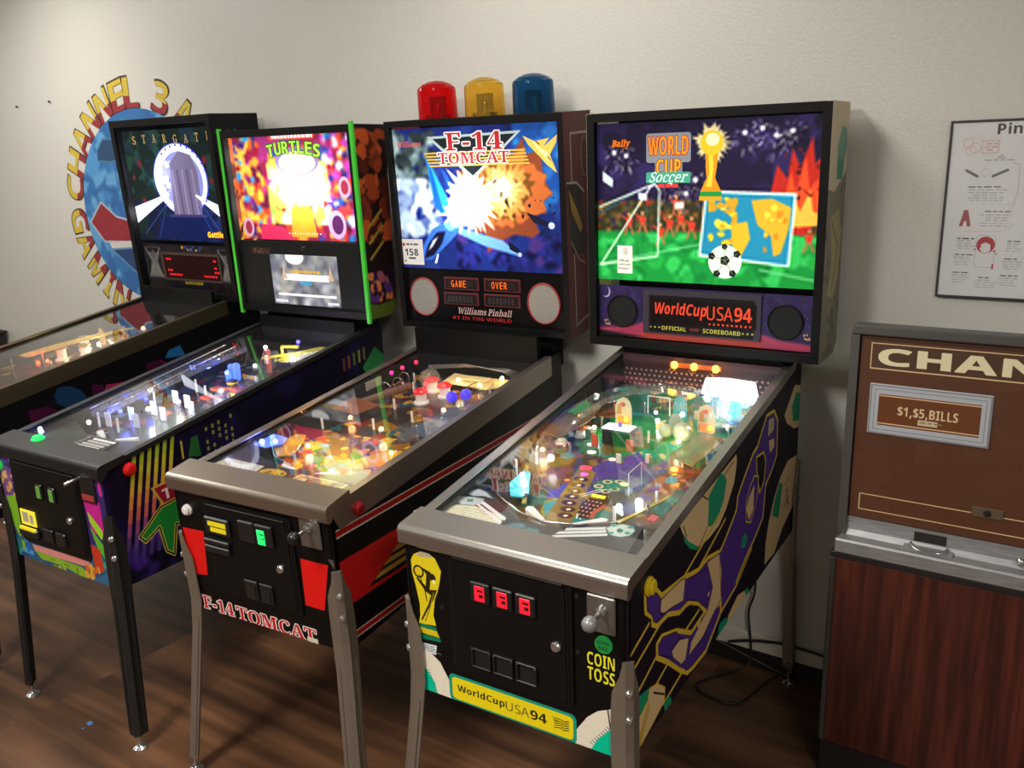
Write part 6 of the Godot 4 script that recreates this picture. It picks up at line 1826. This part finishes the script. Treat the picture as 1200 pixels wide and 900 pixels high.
	for x in [-0.228, 0.300]:
		p.poly([x - 0.055, 1.205, x + 0.05, 1.205, x, 1.345], col("6a6a68"))
		p.poly([x - 0.05, 1.33, x + 0.05, 1.33, x + 0.012, 1.26, x - 0.012, 1.26], col("54545a"))
		p.line([x - 0.055, 1.35, x + 0.05, 1.20], 0.006, col("7c7c78"))
		p.line([x + 0.05, 1.35, x - 0.055, 1.20], 0.006, col("7c7c78"))
		p.loop([x - 0.06, 1.20, x - 0.06, 1.355, x + 0.055, 1.355, x + 0.055, 1.20], 0.004, col("4a4a4c"))
	p.text("Gottlieb", -0.026, 1.176, 0.128, 0.022, col("c8b82a"), "sb", 0.1)
	sheet(mc, "speaker_panel", -0.30, 1.165, 0.335, 1.372, 0.020, printed("ring_panel", p, 0.3))
	sheet(mc, "display_frame", -0.165, 1.205, 0.250, 1.336, 0.016, mat("frame_bronze", col("5a4a44"), 0.35, 0.4), 0.005)
	var dm := Art.new(self, -0.152, 0.238, 1.216, 1.325, 900, col("1c0508"))
	for q in [[-0.135, 1.300, 0.03], [0.205, 1.300, 0.02], [0.205, 1.268, 0.02], [-0.13, 1.248, 0.03], [-0.13, 1.228, 0.11], [0.12, 1.228, 0.10], [0.205, 1.248, 0.02]]:
		dm.lines(q[0], q[1], q[2], 1, 0.01, 0.009, col("e01c28"), i_of(q[1]))
	sheet(mc, "dot_display", -0.152, 1.216, 0.238, 1.325, 0.0145, backlit("ring_dots", dm, 1.1))
	var blank := Art.new(self, -0.262, 0.262, 0.06, 0.36, 400, col("1a1814"))
	blank.rect(-0.2, 0.12, 0.12, 0.06, col("b8b4a0"))
	apron(mc, blank, "ring_apron", 0.035, 0.25)
	var gold := mat("wire_brass", col("c8a84a"), 0.25, 0.85)
	var chrome := mat("bolt_chrome", col("c4c4c2"), 0.2, 0.9)
	for i in 4:
		wire(mc, [-0.15 + i * 0.02, 0.48, 0.055, -0.10 + i * 0.02, 0.62, 0.065, -0.02 + i * 0.015, 0.76, 0.075, 0.08, 0.86, 0.08], 0.0035, gold)
	for q in [[-0.02, 0.70, 0.05, "ffe8b0", 8.0, 0.010], [0.04, 0.72, 0.05, "fff0c8", 10.0, 0.010], [-0.05, 0.50, 0.03, "ff4a2a", 5.0, 0.002], [-0.03, 0.53, 0.03, "ff5a3a", 5.0, 0.002], [0.08, 0.55, 0.03, "ffc888", 5.0, 0.004], [0.12, 0.62, 0.03, "ffd8a0", 5.0, 0.004], [0.12, 0.90, 0.05, "ffe0a0", 6.0, 0.004], [0.15, 0.80, 0.04, "ffffff", 6.0, 0.0], [0.02, 0.95, 0.05, "ffd080", 5.0, 0.003]]:
		bulb(mc, q[0], q[1], q[2], col(q[3]), q[4], q[5], 0.008)
	for q in [[-0.08, 0.62], [0.0, 0.68], [0.06, 0.78], [0.13, 0.70], [-0.12, 0.75]]:
		bumper(mc, q[0], q[1], 0.026, 0.055, mat("cap_bronze", col("8a6a3a"), 0.3), mat("white_plastic", col("e9e9e4"), 0.35))
	for q in [[-0.16, 0.45], [-0.1, 0.55], [0.05, 0.5], [0.1, 0.6], [0.16, 0.75], [0.18, 0.9]]:
		post(mc, q[0], q[1], 0.05, chrome, 0.004)
	for q in [[-0.06, 0.80], [0.02, 0.86]]:
		var c := pf(mc, q[0], q[1], 0.06)
		part(mc.field, "fin_plastic", MB.new().prism([c.x - 0.03, c.y - 0.06, c.x + 0.03, c.y - 0.06, c.x + 0.018, c.y + 0.02, c.x - 0.012, c.y + 0.03], "z", c.z, c.z + 0.003), mat("smoke_amber", Color(0.75, 0.6, 0.4, 0.35), 0.1, 0.0, {"transparency": BaseMaterial3D.TRANSPARENCY_ALPHA}))
	var door := coin_door(mc, -0.16, 0.61, 0.15, 0.89)
	lock(door, 0.10, 0.74)

# ================================================================ change machine
func change_machine() -> void:
	var o := thing("change_machine", "brown bill change machine with cream lettering on a wood-grain pedestal", "change machine", Vector3(0.825, 0.0, 0.0))
	var hw := 0.377
	var wood := Image.create(512, 512, false, Image.FORMAT_RGB8)
	var z := FastNoiseLite.new()
	z.seed = 17
	z.frequency = 0.02
	z.fractal_octaves = 4
	for y in 512:
		for x in 512:
			var k := clampf(z.get_noise_2d(x * 1.6, y * 0.10) * 0.9 + z.get_noise_2d(x * 6.0, y * 0.3 + 900.0) * 0.45 + 0.45, 0.0, 1.0)
			wood.set_pixel(x, y, col("34150e").lerp(col("5a271b"), k))
	var wm := mat("pedestal_wood", Color.WHITE, 0.4, 0.0, {"albedo_texture": ImageTexture.create_from_image(wood), "uv1_triplanar": true, "uv1_scale": Vector3(1.4, 1.4, 1.4)})
	var dark := mat("trim_charcoal", col("3a3836"), 0.5)
	part(o, "base", MB.new().cbox(Vector3(0, 0.06, 0.245), Vector3(hw * 2 - 0.004, 0.12, 0.41), 0.004), mat("base_dark", col("1d1a1a"), 0.5))
	var ped := part(o, "pedestal", MB.new().cbox(Vector3(0, 0.405, 0.24), Vector3(hw * 2 - 0.03, 0.57, 0.45), 0.002), wm)
	for sd in [-1.0, 1.0]:
		part(ped, "edge_strip", MB.new().cbox(Vector3(sd * (hw - 0.008), 0.405, 0.24), Vector3(0.014, 0.57, 0.456), 0.003), dark)
	part(o, "ledge", MB.new().cbox(Vector3(0, 0.699, 0.24), Vector3(hw * 2, 0.018, 0.456), 0.003), mat("base_dark", col("1d1a1a"), 0.5))
	var alu := grained("brushed_aluminium", col("8f9092"), col("a8a9aa"), Vector3(1.2, 14.0, 14.0), 0.42, 0.02, 3, 6)
	alu.metallic = 0.55
	var tray := part(o, "tray", MB.new().prism([0.470, 0.708, 0.474, 0.712, 0.474, 0.744, 0.470, 0.749, 0.405, 0.738, 0.395, 0.752, 0.395, 0.790, 0.390, 0.790, 0.390, 0.708], "x", -hw + 0.012, hw - 0.012), alu)
	var cup := []
	for i in 13:
		var an := PI * i / 12
		cup.append(Vector3(-0.144 + cos(an) * 0.045, 0.752 - sin(an) * 0.010, 0.405 + sin(an) * 0.028))
	part(tray, "coin_cup", MB.new().tube(cup, 0.004, 8), mat("bolt_chrome", col("c4c4c2"), 0.2, 0.9))
	part(tray, "cup_plate", MB.new().cbox(Vector3(-0.144, 0.7435, 0.43), Vector3(0.12, 0.003, 0.06), 0.001), alu)
	part(tray, "coin_hole", MB.new().cbox(Vector3(-0.144, 0.768, 0.3955), Vector3(0.078, 0.026, 0.004), 0.001), mat("hole_dark", col("191716"), 0.6))
	part(tray, "knob", MB.new().ball(Vector3(0.066, 0.760, 0.41), 0.012, 12), mat("bolt_chrome", col("c4c4c2"), 0.2, 0.9))
	# head: a wedge, deepest at its foot
	var hd := part(o, "head", MB.new().prism([0.388, 0.790, 0.388, 1.318, 0.355, 1.318, 0.06, 1.05, 0.06, 0.708, 0.388, 0.708], "x", -hw + 0.006, hw - 0.006), dark)
	var fr := MB.new()
	fr.cbox(Vector3(0, 1.311, 0.382), Vector3(hw * 2, 0.026, 0.055), 0.004)
	for sd in [-1.0, 1.0]:
		fr.prism([0.408, 0.712, 0.408, 1.298, 0.33, 1.298, 0.33, 0.712], "x", sd * hw, sd * (hw - 0.022))
	part(hd, "head_frame", fr, mat("frame_grey", col("4a4846"), 0.45))
	var a := Art.new(self, -0.355, 0.355, 0.790, 1.298, 1500, col("54301c"))
	a.blobs(-0.355, 0.79, 0.710, 0.508, 60, 0.03, 0.08, [col("56321d"), col("522f1b"), col("583420")], 101)
	var cr := col("d8bd8f")
	a.rect(-0.355, 1.286, 0.710, 0.006, col("3a2012"))
	a.loop([-0.325, 1.211, 0.325, 1.211, 0.325, 1.278, -0.325, 1.278], 0.0032, cr)
	a.rect(-0.323, 1.213, 0.646, 0.063, col("4b3120"))
	a.loop([-0.325, 1.211, 0.325, 1.211, 0.325, 1.278, -0.325, 1.278], 0.0032, cr)
	a.otext("CHANGE", -0.306, 1.2225, 0.552, 0.043, col("e0d6b0"), col("e0d6b0"), 0.0016, "sb")
	a.loop([-0.327, 0.818, 0.327, 0.818, 0.327, 0.862, -0.327, 0.862], 0.0028, cr)
	part(hd, "face_panel", MB.new().cbox(Vector3(0, 1.044, 0.394), Vector3(0.706, 0.504, 0.012), 0.003).planar("xy", -0.355, 0.355, 0.790, 1.298), printed("change_face", a, 0.5))
	for sd in [-0.177, 0.170]:
		var b := Art.new(self, sd - 0.144 if sd < 0 else sd - 0.10, sd + 0.144 if sd < 0 else sd + 0.10, 1.036, 1.172, 1600, col("aeb4bc"))
		b.loop([b.x0 + 0.004, 1.040, b.x1 - 0.004, 1.040, b.x1 - 0.004, 1.168, b.x0 + 0.004, 1.168], 0.004, col("84888c"))
		b.loop([b.x0 + 0.014, 1.050, b.x1 - 0.014, 1.050, b.x1 - 0.014, 1.158, b.x0 + 0.014, 1.158], 0.002, col("7a7e84"))
		b.rect(b.x0 + 0.024, 1.062, b.x1 - b.x0 - 0.048, 0.084, col("6a3c20"))
		b.rect(b.x0 + 0.024, 1.140, b.x1 - b.x0 - 0.048, 0.003, col("d8b890"))
		b.rect(b.x0 + 0.024, 1.066, b.x1 - b.x0 - 0.048, 0.003, col("d8b890"))
		if sd < 0:
			b.text("$1,$5,BILLS", sd - 0.072, 1.089, 0.142, 0.030, col("dcc49c"), "sb")
			b.rect(sd - 0.022, 1.074, 0.046, 0.014, col("c8b89a"))
			b.lines(sd - 0.02, 1.080, 0.042, 1, 0.01, 0.004, col("8a7a60"), 2)
		part(hd, "bill_plate", MB.new().cbox(Vector3((b.x0 + b.x1) / 2, 1.104, 0.402), Vector3(b.x1 - b.x0, 0.136, 0.006), 0.002).planar("xy", b.x0, b.x1, 1.036, 1.172), printed("change_plate" + str(sd), b, 0.35))
	var lk := part(hd, "lock_plate", MB.new().cbox(Vector3(-0.019, 0.868, 0.402), Vector3(0.072, 0.026, 0.005), 0.001), mat("lock_brass", col("7a6e5c"), 0.4, 0.7))
	var lm := MB.new()
	lm.xf = knob_at(Vector3(-0.019, 0.868, 0.404), Vector3.BACK)
	lm.lathe([[0.009, 0.0], [0.009, 0.003], [0.006, 0.004], [0.0, 0.004]], 12)
	part(lk, "keyhole", lm, mat("slot_black", col("1a1b1c"), 0.3))

# ================================================================ poster
func poster() -> void:
	var x0 := 0.5814
	var y0 := 1.3553
	var w := 0.66
	var h := 0.4854
	var o := thing("framed_poster", "white framed instruction poster hanging on the wall above the change machine", "poster", Vector3(x0 + w / 2, y0, 0.0))
	var a := Art.new(self, 0.0, w, 0.0, h, 1500, col("d3d4d6"))
	a.blobs(0, 0, w, h, 40, 0.02, 0.06, [col("d1d2d4"), col("d5d6d8")], 3)
	var ink := col("4a4a4e")
	var gr := col("a6a6aa")
	a.text("Pinball", 0.116, 0.446, 0.135, 0.029, ink, "sb")
	a.lines(0.168, 0.436, 0.10, 1, 0.01, 0.004, gr, 1)
	for q in [[0.048, 0.425], [0.066, 0.412], [0.056, 0.405]]:
		a.loop(ring(q[0], q[1], 0.013, 16), 0.0015, col("d0a098"))
	a.loop([0.082, 0.398, 0.122, 0.398, 0.122, 0.430, 0.082, 0.430], 0.002, col("d0a098"))
	a.lines(0.09, 0.420, 0.026, 3, 0.008, 0.003, col("c88a84"), 2)
	a.poly([0.118, 0.382, 0.132, 0.395, 0.146, 0.382], col("b8b8bc"))
	a.lines(0.085, 0.377, 0.08, 1, 0.01, 0.003, gr, 3)
	a.line([0.050, 0.352, 0.078, 0.336], 0.007, col("6a6a70"))
	a.line([0.150, 0.352, 0.116, 0.336], 0.007, col("6a6a70"))
	a.loop(ring(0.098, 0.346, 0.010, 16), 0.0015, col("b8b8bc"))
	a.loop([0.0, 0.0, 0.0, 0.0], 0.001, gr)
	a.lines(0.050, 0.306, 0.10, 1, 0.008, 0.003, ink, 5)
	a.lines(0.055, 0.298, 0.09, 5, 0.007, 0.0025, gr, 6)
	a.line([0.16, 0.372, 0.178, 0.365, 0.180, 0.30, 0.172, 0.255], 0.003, col("bcbcc0"))
	a.lines(0.085, 0.260, 0.10, 1, 0.01, 0.002, col("c0c0c4"), 5)
	a.poly([0.044, 0.200, 0.054, 0.245, 0.064, 0.245, 0.074, 0.200, 0.064, 0.200, 0.062, 0.214, 0.056, 0.214, 0.053, 0.200], col("9a5a5c"))
	a.lines(0.098, 0.240, 0.07, 1, 0.008, 0.003, ink, 8)
	a.lines(0.094, 0.231, 0.075, 5, 0.0075, 0.0025, gr, 9)
	a.line([0.06, 0.187, 0.15, 0.188, 0.18, 0.208], 0.002, col("bcbcc0"))
	a.poly(ring(0.116, 0.150, 0.023, 20), col("a84448"))
	a.poly(ring(0.116, 0.142, 0.014, 20), col("d3d4d6"))
	a.loop(rrect(0.092, 0.088, 0.140, 0.176, 0.01), 0.0015, col("a8a8ac"))
	a.blobs(0.085, 0.125, 0.06, 0.03, 8, 0.002, 0.004, [col("a84448"), col("5a4a4c")], 4)
	a.rect(0.136, 0.084, 0.004, 0.014, col("a83a40"))
	for q in [[0.040, 0.165], [0.036, 0.120], [0.034, 0.070], [0.160, 0.160], [0.158, 0.112], [0.156, 0.066], [0.098, 0.058]]:
		a.lines(q[0], q[1], 0.044, 1, 0.007, 0.003, ink, i_of(q[1]))
		a.lines(q[0], q[1] - 0.007, 0.044, 4, 0.0066, 0.0024, gr, i_of(q[0]))
	for i in 3:
		for j in 4:
			a.lines(0.24 + i * 0.13, 0.36 - j * 0.1, 0.1, 6, 0.008, 0.0026, gr, i * 5 + j)
	part(o, "sheet", MB.new().cbox(Vector3(0, h / 2, 0.010), Vector3(w - 0.012, h - 0.012, 0.004)).planar("xy", -w / 2, w / 2, 0.0, h), printed("poster_print", a, 0.3))
	var fm := MB.new()
	for q in [[0.003, w], [h - 0.003, w]]:
		fm.cbox(Vector3(0, q[0], 0.008), Vector3(w, 0.006, 0.016), 0.001)
	for sx in [-1.0, 1.0]:
		fm.cbox(Vector3(sx * (w / 2 - 0.003), h / 2, 0.008), Vector3(0.006, h - 0.012, 0.016), 0.001)
	part(o, "frame", fm, mat("poster_frame", col("33343a"), 0.4))

# ================================================================ painted mural behind the far left machine
func mural() -> void:
	var cx := -3.20
	var cy := 1.59
	var o := thing("wall_mural", "painted blue disc with yellow and red block lettering on the wall", "mural", Vector3(cx, 0.0, 0.0))
	var a := Art.new(self, -0.56, 0.56, cy - 0.5, cy + 0.5, 600, col("2c6aa8"))
	a.blobs(-0.56, cy - 0.5, 1.12, 1.0, 200, 0.03, 0.09, [col("2a62a0"), col("3a7cb8"), col("4a8cc4"), col("2f70ac"), col("5a98c8")], 111)
	var sh := func(f: Array) -> Array:
		var r := []
		for i in range(0, f.size(), 2):
			r.append(f[i] - cx)
			r.append(f[i + 1])
		return r
	a.soften(10)
	a.edged(sh.call(D.mu_hex), col("1f4468"), 0.01, col("3f7090"))
	a.edged(sh.call(D.mu_red), col("8c2230"), 0.012, col("9fb0c0"))
	a.poly(sh.call(D.mu_whi), col("c9c4be"))
	a.edged(sh.call(D.mu_navy), col("1c3c6c"), 0.010, col("5a88b0"))
	a.blobs(-0.4, cy - 0.15, 0.3, 0.1, 16, 0.01, 0.03, [col("842030"), col("94283a")], 3)
	var disc := MB.new()
	var el := []
	for i in 64:
		el.append(0.55 * cos(TAU * i / 64))
		el.append(cy + 0.487 * sin(TAU * i / 64))
	disc.prism(el, "z", 0.0, 0.002).planar("xy", -0.56, 0.56, cy - 0.5, cy + 0.5)
	part(o, "disc", disc, printed("mural_disc", a, 0.75))
	# two-tone lettering: yellow away from the disc, red towards it
	var outer := Art.new(self, 0.0, 0.1, 0.0, 1.0, 100, col("c9b23c"))
	outer.blobs(0, 0.5, 0.1, 0.5, 20, 0.02, 0.05, [col("d2bc46"), col("bfa634")], 2)
	outer.rect(0.0, 0.0, 0.1, 0.40, col("8f2a30"))
	var inner := Art.new(self, 0.0, 0.1, 0.0, 1.0, 100, col("c9b23c"))
	inner.blobs(0, 0.0, 0.1, 0.5, 20, 0.02, 0.05, [col("d2bc46"), col("bfa634")], 2)
	inner.rect(0.0, 0.60, 0.1, 0.40, col("8f2a30"))
	var mo := printed("letter_outer", outer, 0.75)
	var mi := printed("letter_inner", inner, 0.75)
	var edge := mat("letter_edge", col("3a3020"), 0.8)
	var up := [["C", 170.0], ["H", 156.0], ["A", 142.0], ["N", 128.0], ["N", 114.5], ["E", 101.5], ["L", 90.5], ["3", 68.0], ["A", 50.0]]
	var dn := [["G", 188.5], ["A", 202.0], ["M", 217.0], ["I", 229.5], ["N", 241.0]]
	for q in up + dn:
		var above: bool = q in up
		var an: float = deg_to_rad(q[1])
		var g: Array = glyph(q[0], "sb")
		var bb: Rect2 = g[1]
		var pts: PackedVector2Array = g[0]
		var lw := 0.055 if q[0] == "I" else 0.122
		var lh := 0.150
		var m := MB.new()
		var e := MB.new()
		for k in [[m, 1.0, 0.003], [e, 1.13, 0.0015]]:
			var mb: MB = k[0]
			for i in range(0, pts.size(), 3):
				var t3 := []
				for j in 3:
					var u: float = ((pts[i + j].x - bb.position.x) / bb.size.x - 0.5) * k[1]
					var v: float = ((pts[i + j].y - bb.position.y) / bb.size.y - 0.5) * k[1]
					var rad: float = 0.078 + v * lh * (1.0 if above else -1.0)
					var side: float = u * lw * (1.0 if above else -1.0)
					var c := Vector2(0.55 * cos(an), 0.487 * sin(an))
					var nrm := Vector2(cos(an), sin(an))
					var p := c + nrm * rad + Vector2(nrm.y, -nrm.x) * side
					t3.append(Vector3(p.x, cy + p.y, k[2]))
					if k[2] > 0.002:
						m.t.append(Vector2(0.5, 1.0 - (v + 0.5)))
				var base := mb.v.size()
				mb.flat(t3, Vector3.BACK)
				if k[2] > 0.002 and mb.v.size() == base:
					m.t.resize(base)
		var lt := part(o, "letter", m, mo if above else mi)
		part(lt, "outline", e, edge)

# ================================================================ cords and small things
func smooth(p: Array) -> Array:
	var c := Curve3D.new()
	for i in p.size():
		var t: Vector3 = (p[mini(i + 1, p.size() - 1)] - p[maxi(i - 1, 0)]) / 6.0
		c.add_point(p[i], -t, t)
	c.bake_interval = 0.02
	return Array(c.get_baked_points())

func odds() -> void:
	var rub := mat("cord_black", col("161514"), 0.5)
	var c1 := part(self, "power_cord", MB.new().tube(smooth([Vector3(0.085, 0.56, 0.12), Vector3(0.105, 0.45, 0.06), Vector3(0.108, 0.31, 0.035), Vector3(0.088, 0.22, 0.03), Vector3(0.096, 0.11, 0.022), Vector3(0.10, 0.03, 0.03), Vector3(0.06, 0.0045, 0.08), Vector3(-0.02, 0.0045, 0.22), Vector3(0.06, 0.0045, 0.27), Vector3(0.14, 0.0045, 0.25), Vector3(0.18, 0.0045, 0.08), Vector3(0.20, 0.0045, 0.03)]), 0.004, 6), rub)
	tag(c1, "black power cord hanging from the right machine and looping on the floor", "cord")
	var c2 := part(self, "extension_cord", MB.new().tube(smooth([Vector3(0.02, 0.085, 0.030), Vector3(0.09, 0.112, 0.034), Vector3(0.16, 0.125, 0.028), Vector3(0.22, 0.128, 0.0195), Vector3(0.33, 0.125, 0.0195), Vector3(0.42, 0.112, 0.020), Vector3(0.435, 0.118, 0.020)]), 0.005, 6), rub)
	tag(c2, "thick black extension cord running along the baseboard behind the rear leg", "cord")
	var c3 := part(self, "power_cord_001", MB.new().tube(smooth([Vector3(0.335, 0.010, 0.03), Vector3(0.34, 0.06, 0.022), Vector3(0.37, 0.10, 0.022), Vector3(0.42, 0.12, 0.03)]), 0.004, 6), rub)
	tag(c3, "short black cord rising to the change machine's left side", "cord")
	var c4 := part(self, "thin_cord", MB.new().tube(smooth([Vector3(-0.12, 0.085, 0.018), Vector3(0.0, 0.06, 0.012), Vector3(0.12, 0.03, 0.012), Vector3(0.24, 0.006, 0.014)]), 0.0022, 5), mat("cord_grey", col("6a655c"), 0.5))
	tag(c4, "thin grey cord slanting down the black baseboard strip", "cord")
	var b := MB.new()
	b.flat([Vector3(-0.012, 0.0015, -0.006), Vector3(0.002, 0.004, -0.010), Vector3(0.013, 0.002, -0.002), Vector3(0.008, 0.0015, 0.008), Vector3(-0.006, 0.005, 0.007)], Vector3.UP)
	b.prism([-0.012, -0.006, 0.002, -0.010, 0.013, -0.002, 0.008, 0.008, -0.006, 0.007], "y", 0.0003, 0.0014)
	b.xf = Transform3D(Basis(), Vector3(0.006, 0.0, 0.028))
	b.prism([-0.004, -0.002, 0.003, -0.003, 0.004, 0.002, -0.003, 0.003], "y", 0.0003, 0.0010)
	var sc := part(self, "paper_scrap", b, mat("scrap_blue", col("4a7ab0"), 0.6), Transform3D(Basis(), Vector3(-1.606, 0.0, 1.481)))
	tag(sc, "tiny crumpled blue scrap on the floor near the black leg", "scrap")
	for q in [[-4.303, 2.145, "small dark nail in the wall, left of the pair"], [-3.956, 2.153, "small dark nail in the wall, nearer the mural"]]:
		var nm := MB.new()
		nm.xf = knob_at(Vector3(q[0], q[1], 0.0), Vector3.BACK)
		nm.lathe([[0.003, 0.0], [0.003, 0.008], [0.007, 0.009], [0.006, 0.012], [0.0, 0.013]], 10)
		var nl := part(self, numbered("wall_nail"), nm, mat("nail_dark", col("2a2622"), 0.5))
		tag(nl, q[2], "nail", "nails in the wall")
	var cb := thing("low_cabinet", "dark low cabinet at the left edge against the wall", "cabinet", Vector3(-5.215, 0.0, 0.111))
	part(cb, "body", MB.new().cbox(Vector3(0, 0.3925, 0.0), Vector3(0.78, 0.785, 0.18), 0.006), mat("cabinet_brown", col("1c1614"), 0.5))
	part(cb, "top", MB.new().cbox(Vector3(0, 0.794, 0.0), Vector3(0.81, 0.016, 0.20), 0.004), mat("cabinet_brown", col("1c1614"), 0.5))
